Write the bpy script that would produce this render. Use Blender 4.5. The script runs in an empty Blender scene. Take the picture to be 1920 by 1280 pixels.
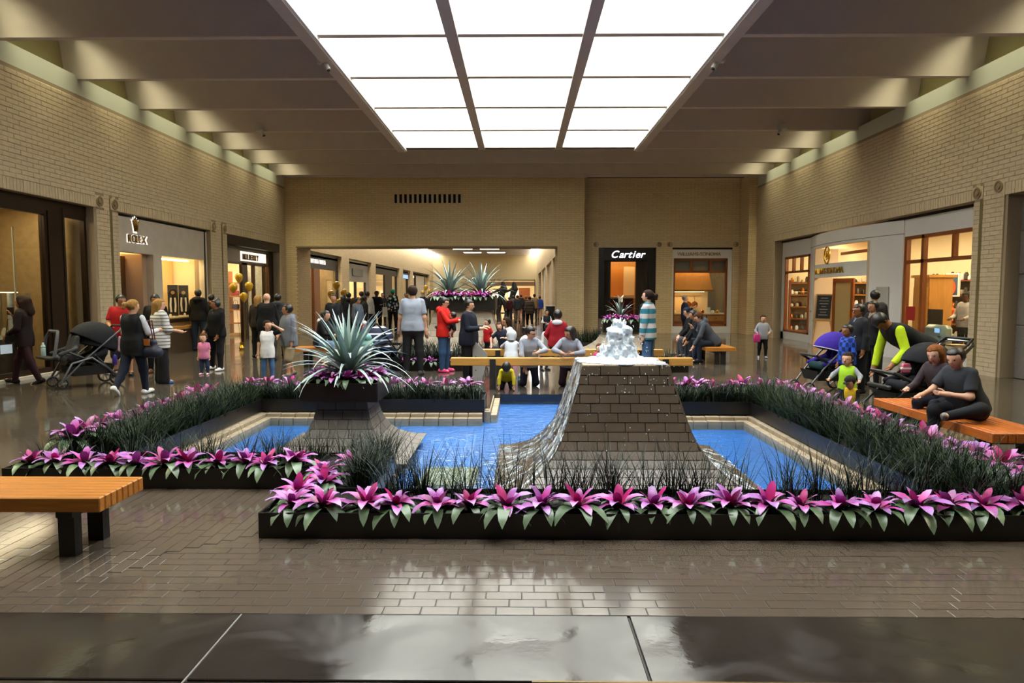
import bpy, bmesh, math, random
import numpy as np
from mathutils import Vector, Matrix
random.seed(7)
rng = np.random.default_rng(7)
SC = bpy.context.scene
COL = SC.collection
PI = math.pi

# ------------------------------------------------------------------ camera
F = 1280.0
PITCH = math.atan(91.0 / F)
YAW = math.atan(15.0 / F)
EYE = 1.6
cam = bpy.data.cameras.new('camera')
cam.sensor_width = 36.0
cam.lens = 36.0 * F / 1920.0
cam.clip_end = 300
camo = bpy.data.objects.new('camera', cam)
COL.objects.link(camo)
camo.location = (0, 0, EYE)
camo.rotation_euler = (PI / 2 - PITCH, 0, YAW)
SC.camera = camo

# ------------------------------------------------------------------ world, exposure
W = bpy.data.worlds.new('overcast_sky')
SC.world = W
W.use_nodes = True
W.node_tree.nodes['Background'].inputs[0].default_value = (0.85, 0.92, 1.0, 1)
W.node_tree.nodes['Background'].inputs[1].default_value = 1.0
SC.view_settings.view_transform = 'Standard'
SC.view_settings.look = 'None'
SC.view_settings.gamma = 1.0
SC.view_settings.use_curve_mapping = False
SC.view_settings.exposure = -0.2
SC.cycles.max_bounces = 8
SC.cycles.diffuse_bounces = 4
SC.cycles.glossy_bounces = 4
SC.cycles.transparent_max_bounces = 12
SC.cycles.sample_clamp_indirect = 6.0
SC.cycles.caustics_reflective = False
SC.cycles.caustics_refractive = False
SKY_L = 11.0        # radiance of the daylit skylight panes
COVE_L = 105.0       # fluorescent cove lamps in the ceiling bays

# measuring helpers: photo pixel -> place
_cp, _sp = math.cos(PITCH), math.sin(PITCH)
_cy, _sy = math.cos(YAW), math.sin(YAW)
def ray(px, py):
    a, b = (px - 960) / F, (640 - py) / F
    fx, fy, fz = a, _cp + b * _sp, -_sp + b * _cp
    return (fx * _cy - fy * _sy, fx * _sy + fy * _cy, fz)
def G(px, py, z=0.0):
    d = ray(px, py); t = (z - EYE) / d[2]
    return (d[0] * t, d[1] * t)

# ------------------------------------------------------------------ materials
MATS = {}
def nt(name):
    m = bpy.data.materials.new(name); m.use_nodes = True
    t = m.node_tree; t.nodes.clear()
    out = t.nodes.new('ShaderNodeOutputMaterial')
    b = t.nodes.new('ShaderNodeBsdfPrincipled')
    t.links.new(b.outputs[0], out.inputs[0])
    return m, t, b, out
def lin(c):
    if isinstance(c, str):
        c = c.lstrip('#'); c = tuple(int(c[i:i + 2], 16) / 255 for i in (0, 2, 4))
        return tuple((v / 12.92 if v <= 0.04045 else ((v + 0.055) / 1.055) ** 2.4) for v in c)
    return tuple(c)
def mat(name, col, rough=0.6, metal=0.0, spec=0.5, var=0.0, scale=8.0, bump=0.0, bscale=60.0, stretch=None, sheen=0.0, trans=0.0):
    if name in MATS: return MATS[name]
    m, t, b, out = nt(name)
    c = lin(col)
    b.inputs['Roughness'].default_value = rough
    b.inputs['Metallic'].default_value = metal
    b.inputs['Specular IOR Level'].default_value = spec
    b.inputs['Base Color'].default_value = (*c, 1)
    if sheen: b.inputs['Sheen Weight'].default_value = sheen
    L = t.links
    if var or bump:
        tc = t.nodes.new('ShaderNodeTexCoord')
        mp = t.nodes.new('ShaderNodeMapping')
        L.new(tc.outputs['Object'], mp.inputs[0])
        if stretch: mp.inputs['Scale'].default_value = stretch
    if var:
        n = t.nodes.new('ShaderNodeTexNoise'); n.inputs['Scale'].default_value = scale
        n.inputs['Detail'].default_value = 6
        L.new(mp.outputs[0], n.inputs[0])
        r = t.nodes.new('ShaderNodeMapRange')
        r.inputs[1].default_value = 0.25; r.inputs[2].default_value = 0.75
        r.inputs[3].default_value = 1 - var; r.inputs[4].default_value = 1 + var
        L.new(n.outputs[0], r.inputs[0])
        mx = t.nodes.new('ShaderNodeVectorMath'); mx.operation = 'SCALE'
        mx.inputs[0].default_value = c
        L.new(r.outputs[0], mx.inputs['Scale'])
        L.new(mx.outputs[0], b.inputs['Base Color'])
    if bump:
        n2 = t.nodes.new('ShaderNodeTexNoise'); n2.inputs['Scale'].default_value = bscale
        n2.inputs['Detail'].default_value = 4
        L.new(mp.outputs[0], n2.inputs[0])
        bp = t.nodes.new('ShaderNodeBump'); bp.inputs['Strength'].default_value = bump
        bp.inputs['Distance'].default_value = 0.02
        L.new(n2.outputs[0], bp.inputs['Height']); L.new(bp.outputs[0], b.inputs['Normal'])
    MATS[name] = m
    return m
def emit(name, col, strength):
    if name in MATS: return MATS[name]
    m, t, b, out = nt(name)
    b.inputs['Base Color'].default_value = (*lin(col), 1)
    b.inputs['Emission Color'].default_value = (*lin(col), 1)
    b.inputs['Emission Strength'].default_value = strength
    MATS[name] = m
    return m
def brick_mat(name, axes, c1, c2, mortar, bw, bh, rough=0.75, ms=0.012, bump=0.4, offs=0.5, spec=0.4):
    """procedural brickwork laid in the plane of two object axes"""
    if name in MATS: return MATS[name]
    m, t, b, out = nt(name)
    L = t.links
    tc = t.nodes.new('ShaderNodeTexCoord'); s = t.nodes.new('ShaderNodeSeparateXYZ')
    cmb = t.nodes.new('ShaderNodeCombineXYZ')
    L.new(tc.outputs['Object'], s.inputs[0])
    L.new(s.outputs[axes[0]], cmb.inputs[0]); L.new(s.outputs[axes[1]], cmb.inputs[1])
    br = t.nodes.new('ShaderNodeTexBrick')
    br.inputs['Color1'].default_value = (*lin(c1), 1); br.inputs['Color2'].default_value = (*lin(c2), 1)
    br.inputs['Mortar'].default_value = (*lin(mortar), 1)
    br.inputs['Scale'].default_value = 1.0
    br.inputs['Mortar Size'].default_value = ms; br.inputs['Mortar Smooth'].default_value = 0.2
    br.inputs['Brick Width'].default_value = bw; br.inputs['Row Height'].default_value = bh
    br.offset = offs
    L.new(cmb.outputs[0], br.inputs[0])
    L.new(br.outputs[0], b.inputs['Base Color'])
    b.inputs['Roughness'].default_value = rough
    b.inputs['Specular IOR Level'].default_value = spec
    bp = t.nodes.new('ShaderNodeBump'); bp.inputs['Strength'].default_value = bump; bp.inputs['Distance'].default_value = 0.01
    bp.invert = True
    L.new(br.outputs['Fac'], bp.inputs['Height']); L.new(bp.outputs[0], b.inputs['Normal'])
    MATS[name] = m
    return m

# ------------------------------------------------------------------ mesh helpers
def set_props(o, label=None, cat=None, group=None, kind=None):
    if label: o['label'] = label
    if cat: o['category'] = cat
    if group: o['group'] = group
    if kind: o['kind'] = kind
    return o
def link(name, me, parent=None):
    o = bpy.data.objects.new(name, me); COL.objects.link(o)
    if parent is not None: o.parent = parent
    return o
def empty(name, loc=(0, 0, 0), rz=0.0, label=None, cat=None, group=None, kind=None):
    o = bpy.data.objects.new(name, None); COL.objects.link(o)
    o.empty_display_size = 0.1
    o.location = loc; o.rotation_euler = (0, 0, rz)
    return set_props(o, label, cat, group, kind)
def np_mesh(name, v, q, m=None, smooth=True):
    v = np.asarray(v, np.float32); q = np.asarray(q, np.int32)
    me = bpy.data.meshes.new(name)
    k = q.shape[1]
    me.vertices.add(len(v)); me.vertices.foreach_set('co', v.ravel())
    me.loops.add(q.size); me.loops.foreach_set('vertex_index', q.ravel())
    me.polygons.add(len(q)); me.polygons.foreach_set('loop_start', np.arange(0, q.size, k, dtype=np.int32))
    me.update(calc_edges=True)
    if smooth: me.shade_smooth()
    if m: me.materials.append(m)
    return me
class MB:
    def __init__(s): s.v = []; s.f = []
    def add(s, v, f):
        n = len(s.v); s.v += [tuple(p) for p in v]; s.f += [tuple(i + n for i in q) for q in f]; return s
    def box(s, x0, x1, y0, y1, z0, z1):
        v = [(x, y, z) for z in (z0, z1) for y in (y0, y1) for x in (x0, x1)]
        return s.add(v, [(0, 2, 3, 1), (4, 5, 7, 6), (0, 1, 5, 4), (2, 6, 7, 3), (0, 4, 6, 2), (1, 3, 7, 5)])
    def quad(s, a, b, c, d): return s.add([a, b, c, d], [(0, 1, 2, 3)])
    def prism(s, poly, axis, a, b):
        """polygon in the two other axes, extruded along axis from a to b"""
        n = len(poly)
        def P(u, w, t):
            return {0: (t, u, w), 1: (u, t, w), 2: (u, w, t)}[axis]
        v = [P(u, w, a) for u, w in poly] + [P(u, w, b) for u, w in poly]
        f = [tuple(range(n - 1, -1, -1)), tuple(range(n, 2 * n))]
        f += [(i, (i + 1) % n, n + (i + 1) % n, n + i) for i in range(n)]
        return s.add(v, f)
    def tube(s, pts, r, n=8, closed=False, cap=True):
        pts = [Vector(p) for p in pts]; m = len(pts)
        rs = r if isinstance(r, (list, tuple)) else [r] * m
        v = []; up = None
        for i, p in enumerate(pts):
            a = pts[(i - 1) % m] if (closed or i > 0) else p
            b = pts[(i + 1) % m] if (closed or i < m - 1) else p
            t = (b - a).normalized()
            if up is None:
                up = Vector((0, 0, 1)) if abs(t.z) < 0.9 else Vector((1, 0, 0))
            x = t.cross(up)
            if x.length < 1e-5: x = t.cross(Vector((0.3, 1, 0.2)))
            x.normalize(); y = x.cross(t).normalized(); up = y
            for k in range(n):
                a_ = 2 * PI * k / n
                v.append(p + (x * math.cos(a_) + y * math.sin(a_)) * rs[i])
        f = []
        for i in range(m if closed else m - 1):
            j = (i + 1) % m
            for k in range(n):
                l = (k + 1) % n
                f.append((i * n + k, i * n + l, j * n + l, j * n + k))
        if not closed and cap:
            f.append(tuple(range(n - 1, -1, -1))); f.append(tuple((m - 1) * n + k for k in range(n)))
        return s.add(v, f)
    def lathe(s, prof, n=16, c=(0, 0, 0), axis=2):
        v = []
        for r, z in prof:
            for k in range(n):
                a = 2 * PI * k / n
                p = (r * math.cos(a), r * math.sin(a), z)
                if axis == 0: p = (p[2], p[0], p[1])
                if axis == 1: p = (p[0], p[2], p[1])
                v.append((p[0] + c[0], p[1] + c[1], p[2] + c[2]))
        f = []
        for i in range(len(prof) - 1):
            for k in range(n):
                l = (k + 1) % n
                f.append((i * n + k, i * n + l, (i + 1) * n + l, (i + 1) * n + k))
        f.append(tuple(range(n - 1, -1, -1))); f.append(tuple((len(prof) - 1) * n + k for k in range(n)))
        return s.add(v, f)
    def mesh(s, name, m=None, smooth=False):
        me = bpy.data.meshes.new(name); me.from_pydata([tuple(p) for p in s.v], [], s.f); me.update()
        if smooth:
            me.shade_smooth()
            try: me.set_sharp_from_angle(angle=math.radians(40))
            except Exception: pass
        if m: me.materials.append(m)
        return me
    def build(s, name, m, parent=None, smooth=False, label=None, cat=None, group=None, kind=None):
        return set_props(link(name, s.mesh(name, m, smooth), parent), label, cat, group, kind)
def bevel_box(x0, x1, y0, y1, z0, z1, r):
    bm = bmesh.new()
    bmesh.ops.create_cube(bm, size=1)
    for v in bm.verts:
        v.co = Vector(((x0 + x1) / 2 + v.co.x * (x1 - x0), (y0 + y1) / 2 + v.co.y * (y1 - y0), (z0 + z1) / 2 + v.co.z * (z1 - z0)))
    bmesh.ops.bevel(bm, geom=bm.edges[:], offset=r, segments=1, affect='EDGES')
    b = MB(); bm.verts.index_update()
    b.add([v.co[:] for v in bm.verts], [tuple(v.index for v in f.verts) for f in bm.faces]); bm.free()
    return b
def box(name, m, x0, x1, y0, y1, z0, z1, parent=None, **k):
    return MB().box(x0, x1, y0, y1, z0, z1).build(name, m, parent, **k)

# ------------------------------------------------------------------ implicit surfaces (bodies, cloth, water)
_E = np.array([(0, 1), (2, 3), (4, 5), (6, 7), (0, 2), (1, 3), (4, 6), (5, 7), (0, 4), (1, 5), (2, 6), (3, 7)])
_C = np.array([(i >> 2 & 1, i >> 1 & 1, i & 1) for i in range(8)])
def surface_nets(D, org, res):
    S = D < 0
    c = np.zeros(tuple(n - 1 for n in D.shape), np.int8)
    for d in _C:
        c += S[d[0]:S.shape[0] - 1 + d[0], d[1]:S.shape[1] - 1 + d[1], d[2]:S.shape[2] - 1 + d[2]]
    A = np.argwhere((c > 0) & (c < 8))
    if len(A) == 0: return np.zeros((0, 3)), np.zeros((0, 4), int)
    val = np.stack([D[A[:, 0] + d[0], A[:, 1] + d[1], A[:, 2] + d[2]] for d in _C], 1)
    p = np.zeros((len(A), 3)); n = np.zeros(len(A))
    for a, b in _E:
        va, vb = val[:, a], val[:, b]
        x = (va < 0) != (vb < 0)
        t = np.where(x, va / np.where(x, va - vb, 1), 0)
        q = _C[a][None, :] + (_C[b] - _C[a])[None, :] * t[:, None]
        p += q * x[:, None]; n += x
    p = (A + p / n[:, None]) * res + org
    idx = np.full(c.shape, -1, np.int64); idx[A[:, 0], A[:, 1], A[:, 2]] = np.arange(len(A))
    Q = []
    for ax in range(3):
        o1, o2 = (ax + 1) % 3, (ax + 2) % 3
        sl0 = [slice(None)] * 3; sl1 = [slice(None)] * 3
        sl0[ax] = slice(0, -1); sl1[ax] = slice(1, None)
        s0, s1 = S[tuple(sl0)], S[tuple(sl1)]
        E = np.argwhere(s0 != s1)
        E = E[(E[:, o1] > 0) & (E[:, o2] > 0) & (E[:, o1] < c.shape[o1]) & (E[:, o2] < c.shape[o2])]
        if len(E) == 0: continue
        neg = s0[E[:, 0], E[:, 1], E[:, 2]]
        def I(d1, d2):
            e = E.copy(); e[:, o1] -= d1; e[:, o2] -= d2
            return idx[e[:, 0], e[:, 1], e[:, 2]]
        q = np.stack([I(1, 1), I(0, 1), I(0, 0), I(1, 0)], 1)
        q[~neg] = q[~neg][:, ::-1]
        Q.append(q)
    return p, np.concatenate(Q)
def sdf_mesh(prims, res, k=0.03, clips=(), wob=0.0, pad=0.0):
    """prims: ('c',a,b,ra,rb) tapered capsule | ('e',center,radii,rot3x3) ellipsoid"""
    lo = np.full(3, 1e9); hi = -lo
    bb = []
    for p in prims:
        if p[0] == 'c':
            a, b = np.array(p[1], float), np.array(p[2], float)
            l = np.minimum(a - p[3], b - p[4]); h = np.maximum(a + p[3], b + p[4])
        else:
            c = np.array(p[1], float); r = max(p[2]); l, h = c - r, c + r
        bb.append((l, h)); lo = np.minimum(lo, l); hi = np.maximum(hi, h)
    lo = lo - 2.5 * res - pad; hi = hi + 2.5 * res + pad
    n = np.ceil((hi - lo) / res).astype(int) + 1
    D = np.full(n, 1.0, np.float32)
    ax = [lo[i] + np.arange(n[i]) * res for i in range(3)]
    for p, (l, h) in zip(prims, bb):
        kk = p[5] if len(p) > 5 else k
        mg = kk + 2 * res + pad
        i0 = np.maximum(((l - mg - lo) / res).astype(int), 0); i1 = np.minimum(((h + mg - lo) / res).astype(int) + 2, n)
        X = ax[0][i0[0]:i1[0]][:, None, None]; Y = ax[1][i0[1]:i1[1]][None, :, None]; Z = ax[2][i0[2]:i1[2]][None, None, :]
        if p[0] == 'c':
            a, b = np.array(p[1], float), np.array(p[2], float); ab = b - a; L2 = max(ab @ ab, 1e-9)
            t = np.clip(((X - a[0]) * ab[0] + (Y - a[1]) * ab[1] + (Z - a[2]) * ab[2]) / L2, 0, 1)
            d = np.sqrt((X - a[0] - t * ab[0]) ** 2 + (Y - a[1] - t * ab[1]) ** 2 + (Z - a[2] - t * ab[2]) ** 2) - (p[3] + (p[4] - p[3]) * t)
        else:
            c = np.array(p[1], float); r = np.array(p[2], float); R = np.array(p[3], float) if len(p) > 3 and p[3] is not None else np.eye(3)
            x, y, z = X - c[0], Y - c[1], Z - c[2]
            u = [(R[0, i] * x + R[1, i] * y + R[2, i] * z) / r[i] for i in range(3)]
            q = np.sqrt(u[0] ** 2 + u[1] ** 2 + u[2] ** 2)
            d = (q - 1) * min(r) * np.clip(q, 0.6, 1.0)
        s = tuple(slice(i0[i], i1[i]) for i in range(3)); O = D[s]
        hh = np.clip(0.5 + 0.5 * (O - d) / kk, 0, 1)
        D[s] = O * (1 - hh) + d * hh - kk * hh * (1 - hh)
    if clips or wob:
        X = ax[0][:, None, None]; Y = ax[1][None, :, None]; Z = ax[2][None, None, :]
        if wob: D = D + wob * (np.sin(X * 31 + Z * 9) * np.sin(Z * 27 + Y * 13) * 0.6 + np.sin(Y * 37 + X * 15 - Z * 21) * 0.5)
        for c in clips: D = np.maximum(D, c(X, Y, Z))
    return surface_nets(D, lo, res)

# ordinal words for labels
_ONES = ['first', 'second', 'third', 'fourth', 'fifth', 'sixth', 'seventh', 'eighth', 'ninth', 'tenth', 'eleventh', 'twelfth', 'thirteenth', 'fourteenth', 'fifteenth', 'sixteenth', 'seventeenth', 'eighteenth', 'nineteenth', 'twentieth']
def ordinal(i):
    if i < 20: return _ONES[i]
    if i == 29: return 'thirtieth'
    return ('twenty-' if i < 30 else 'thirty-') + _ONES[i % 10]

# lettering: one mesh per letter under a sign
def letters(text, size, m, parent, origin, right, up, depth=0.02, shear=0.0, spacing=1.0, bold=0.0, width=1.0):
    """letters laid from origin along right; returns total length"""
    right = Vector(right).normalized(); up = Vector(up).normalized(); nrm = right.cross(up)
    x = 0.0
    cache = {}
    for ch in text:
        if ch == ' ': x += size * 0.35 * width; continue
        if ch not in cache:
            cu = bpy.data.curves.new('letter', 'FONT'); cu.body = ch; cu.size = size; cu.extrude = depth / 2; cu.shear = shear; cu.offset = bold
            cu.resolution_u = 4
            o = bpy.data.objects.new('letter_shape', cu); COL.objects.link(o)
            dg = bpy.context.evaluated_depsgraph_get()
            me = bpy.data.meshes.new_from_object(o.evaluated_get(dg))
            bpy.data.objects.remove(o); me.materials.clear(); me.materials.append(m)
            me.name = 'letter'
            xs = [v.co.x for v in me.vertices] or [0, 0.1]
            for v in me.vertices: v.co.x = (v.co.x - min(xs)) * width
            cache[ch] = (me, (max(xs) - min(xs)) * width)
        me, w = cache[ch]
        o = link('letter', me, parent)
        p = Vector(origin) + right * x
        o.matrix_local = Matrix(((right.x, up.x, nrm.x, p.x), (right.y, up.y, nrm.y, p.y), (right.z, up.z, nrm.z, p.z), (0, 0, 0, 1)))
        x += w + size * 0.12 * spacing
    return x
# ================================================================== shared materials
CREAM = brick_mat('cream_brick_x', (0, 2), '#dcc498', '#d4bb8f', '#aa966e', 0.30, 0.078, ms=0.005, bump=0.3)
CREAMY = brick_mat('cream_brick_y', (1, 2), '#dcc498', '#d4bb8f', '#aa966e', 0.30, 0.078, ms=0.005, bump=0.3)
BRICK = mat('cream_brick_piece', '#ccb999', 0.7, var=0.10, scale=9, bump=0.15, bscale=90)
MORTAR = mat('wall_mortar', '#9a8a70', 0.9)
PLASTER = mat('beam_plaster', '#cfc3b7', 0.85, var=0.04, scale=3, bump=0.12, bscale=120)
COFFER = mat('coffer_plaster', '#a39a70', 0.85, var=0.05, scale=2)
WHITE = mat('white_paint', '#ecebe4', 0.7)
FASCIA = mat('pale_fascia_paint', '#cdd0c0', 0.7)
FLOORT = brick_mat('floor_brick_paving', (0, 1), '#4d463e', '#484139', '#2a2520', 0.19, 0.0875, rough=0.09, ms=0.004, bump=0.06, spec=0.8)
FBRICK = mat('floor_brick_piece', '#554b41', 0.11, spec=0.75, var=0.10, scale=3.3, bump=0.0)
FJOINT = mat('floor_joint', '#241d17', 0.5)
SLAB = mat('polished_concrete', '#2d2925', 0.09, spec=0.8, var=0.28, scale=2.2, bump=0.05, bscale=7)
def rough_noise(m, lo, hi, scale):
    t = m.node_tree; b = [n for n in t.nodes if n.type == 'BSDF_PRINCIPLED'][0]
    tc = t.nodes.new('ShaderNodeTexCoord'); n = t.nodes.new('ShaderNodeTexNoise'); n.inputs['Scale'].default_value = scale; n.inputs['Detail'].default_value = 7; n.inputs['Distortion'].default_value = 1.2
    r = t.nodes.new('ShaderNodeMapRange'); r.inputs[1].default_value = .42; r.inputs[2].default_value = .62; r.inputs[3].default_value = lo; r.inputs[4].default_value = hi
    t.links.new(tc.outputs['Object'], n.inputs[0]); t.links.new(n.outputs[0], r.inputs[0]); t.links.new(r.outputs[0], b.inputs['Roughness'])
rough_noise(SLAB, .06, .26, 2.0); rough_noise(FLOORT, .07, .14, 1.2)
BRONZE = mat('dark_bronze', '#35271a', 0.35, metal=0.6)
BLACKM = mat('black_metal', '#17130f', 0.45, spec=0.4)
DARK = mat('dark_surround', '#14100c', 0.35, spec=0.5)
STONE = mat('beige_limestone', '#d2c8b6', 0.5, var=0.07, scale=4, bump=0.05)
GRANITE = mat('grey_granite', '#7d7872', 0.55, var=0.25, scale=55, bump=0.08, bscale=140)
AMBER = mat('amber_panel', '#a88d5e', 0.6, var=0.18, scale=7)
WARMW = mat('warm_white_wall', '#e8d5ae', 0.7)
WOODF = mat('cherry_wood', '#8a4a1c', 0.35, var=0.2, scale=5, stretch=(8, 8, 0.6))
WOODL = mat('honey_wood', '#b8813c', 0.4, var=0.15, scale=5, stretch=(6, 6, 0.6))
OFFW = mat('store_white_paint', '#e8e6e2', 0.55)
GOLD = mat('brushed_gold', '#c79a2e', 0.25, metal=0.9)
COPPER = mat('polished_copper', '#d2813f', 0.18, metal=0.95)
STEEL = mat('planter_steel', '#26231f', 0.32, metal=0.4, spec=0.6, var=0.12, scale=2)
def glass_mat():
    m, t, b, out = nt('window_glass')
    t.nodes.remove(b)
    tr = t.nodes.new('ShaderNodeBsdfTransparent'); tr.inputs[0].default_value = (0.93, 0.95, 0.93, 1)
    gl = t.nodes.new('ShaderNodeBsdfGlossy'); gl.inputs['Roughness'].default_value = 0.02
    lw = t.nodes.new('ShaderNodeLayerWeight'); lw.inputs[0].default_value = 0.5
    pw = t.nodes.new('ShaderNodeMath'); pw.operation = 'POWER'; pw.inputs[1].default_value = 5.0
    fr = t.nodes.new('ShaderNodeMath'); fr.operation = 'MULTIPLY_ADD'; fr.inputs[1].default_value = 0.6; fr.inputs[2].default_value = 0.03
    mx = t.nodes.new('ShaderNodeMixShader')
    L = t.links
    L.new(lw.outputs['Facing'], pw.inputs[0]); L.new(pw.outputs[0], fr.inputs[0])
    L.new(fr.outputs[0], mx.inputs[0]); L.new(tr.outputs[0], mx.inputs[1]); L.new(gl.outputs[0], mx.inputs[2]); L.new(mx.outputs[0], out.inputs[0])
    return m
GLASS = glass_mat()

WX = 9.04           # side wall planes
ZO = 3.42           # head of the shop openings
ZT = 5.64           # top of the brick walls
ZB = 5.95           # underside of the ceiling beams
YB = 26.4           # far wall
YC = 27.4           # recessed far wall
YE = 71.0           # end of the far concourse
BEAMS = [21.05 - 2.27 * k for k in range(9)]      # beams that cross the skylight; unseen near bays added for front light

# ================================================================== floor
fl = MB()
def fr(x0, x1, y0, y1, z=0.0): fl.quad((x0, y0, z), (x1, y0, z), (x1, y1, z), (x0, y1, z))
fr(-12, -3.6, 5.9, 9.4); fr(3.1, 12, 4.9, 9.4); fr(-12, -4.3, 4.35, 5.9); fr(-12, -0.42, 9.4, 10.75); fr(1.5, 12, 9.4, 10.75)
fr(-14, 14, 10.75, 84); fr(4.3, 12, 3.3, 4.9); fr(-12, -4.3, 3.3, 4.35)
FLOOR = fl.build('floor', FLOORT, kind='structure')
jb = MB().box(-4.3, 4.3, 3.3, 4.9, -0.03, -0.004); jb.box(-4.3, -1.3, 4.9, 5.9, -0.03, -0.004)
jb.build('joint_bed', FJOINT, FLOOR)
# brick paviors of the near floor, mitred where the two directions meet
bricks = []
bw, bh = 0.19, 0.0875
row = 0
y = 3.3
while y < 4.42:
    off = (row * 0.345) % 1.0 * bw
    x = -4.3 + off - bw
    while x < 4.3:
        cx, cy = x + bw / 2, y + bh / 2
        if (-1.75 - cx) <= (4.5 - cy) + .1: bricks.append((cx, cy, 0))
        x += bw
    y += bh; row += 1
col_ = 0
x = -4.3
while x < -1.3:
    off = (col_ * 0.345) % 1.0 * bw
    y = 3.3 + off - bw
    while y < 5.8:
        cx, cy = x + bh / 2, y + bw / 2
        if (-1.75 - cx) > (4.5 - cy) - .06 and cy > 3.36: bricks.append((cx, cy, 1))
        y += bw
    x += bh; col_ += 1
def brick_piece(w, d, h, b):
    return bevel_box(-w / 2, w / 2, -d / 2, d / 2, -h, 0, b)
fbm = [brick_piece(bw - 0.004, bh - 0.004, 0.02, 0.002).mesh('brick', FBRICK), brick_piece(bh - 0.004, bw - 0.004, 0.02, 0.002).mesh('brick', FBRICK)]
def inview(cx, cy):
    return abs(cx) / cy < 0.80
vis = sorted([b for b in bricks if inview(b[0], b[1])], key=lambda b: b[1])
near = set(vis[:300])
rest = MB()
for b in bricks:
    dz = random.uniform(-0.001, 0.001) - (0.0025 if b[2] == 0 else 0)
    if b in near:
        o = link('brick', fbm[b[2]], FLOOR); o.location = (b[0], b[1], dz)
        o.rotation_euler = (random.uniform(-.004, .004), random.uniform(-.004, .004), 0)
    else:
        w, d = (bw - .004, bh - .004) if b[2] == 0 else (bh - .004, bw - .004)
        rest.box(b[0] - w / 2, b[0] + w / 2, b[1] - d / 2, b[1] + d / 2, -0.02, dz)
rest.build('brick_paving', FBRICK, FLOOR, kind='stuff')
sl = [-9.0, -7.2, -5.27, -3.33, -1.39, 0.54, 2.48, 4.42, 6.36, 9.0]
for a, b in zip(sl[:-1], sl[1:]):
    for y0, y1 in ((0.62, 2.70), (2.715, 3.293), (-8, 0.61)):
        bevel_box(a + 0.005, b - 0.005, y0, y1, -0.06, 0.0, 0.004).build('floor_slab', SLAB, FLOOR)
box('joint_bed', FJOINT, -9, 9, -8, 3.3, -0.06, -0.012, FLOOR)
box('joint_strip', mat('pale_joint_sealant', '#8d8a84', 0.25), -1.394, -1.386, 2.2, 3.29, -0.02, 0.001, FLOOR)
MB().box(0.05, 4.4, 2.699, 2.711, -0.02, 0.006).build('threshold_strip', mat('brass_strip', '#6e5a36', 0.3, metal=0.8), FLOOR)

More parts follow.
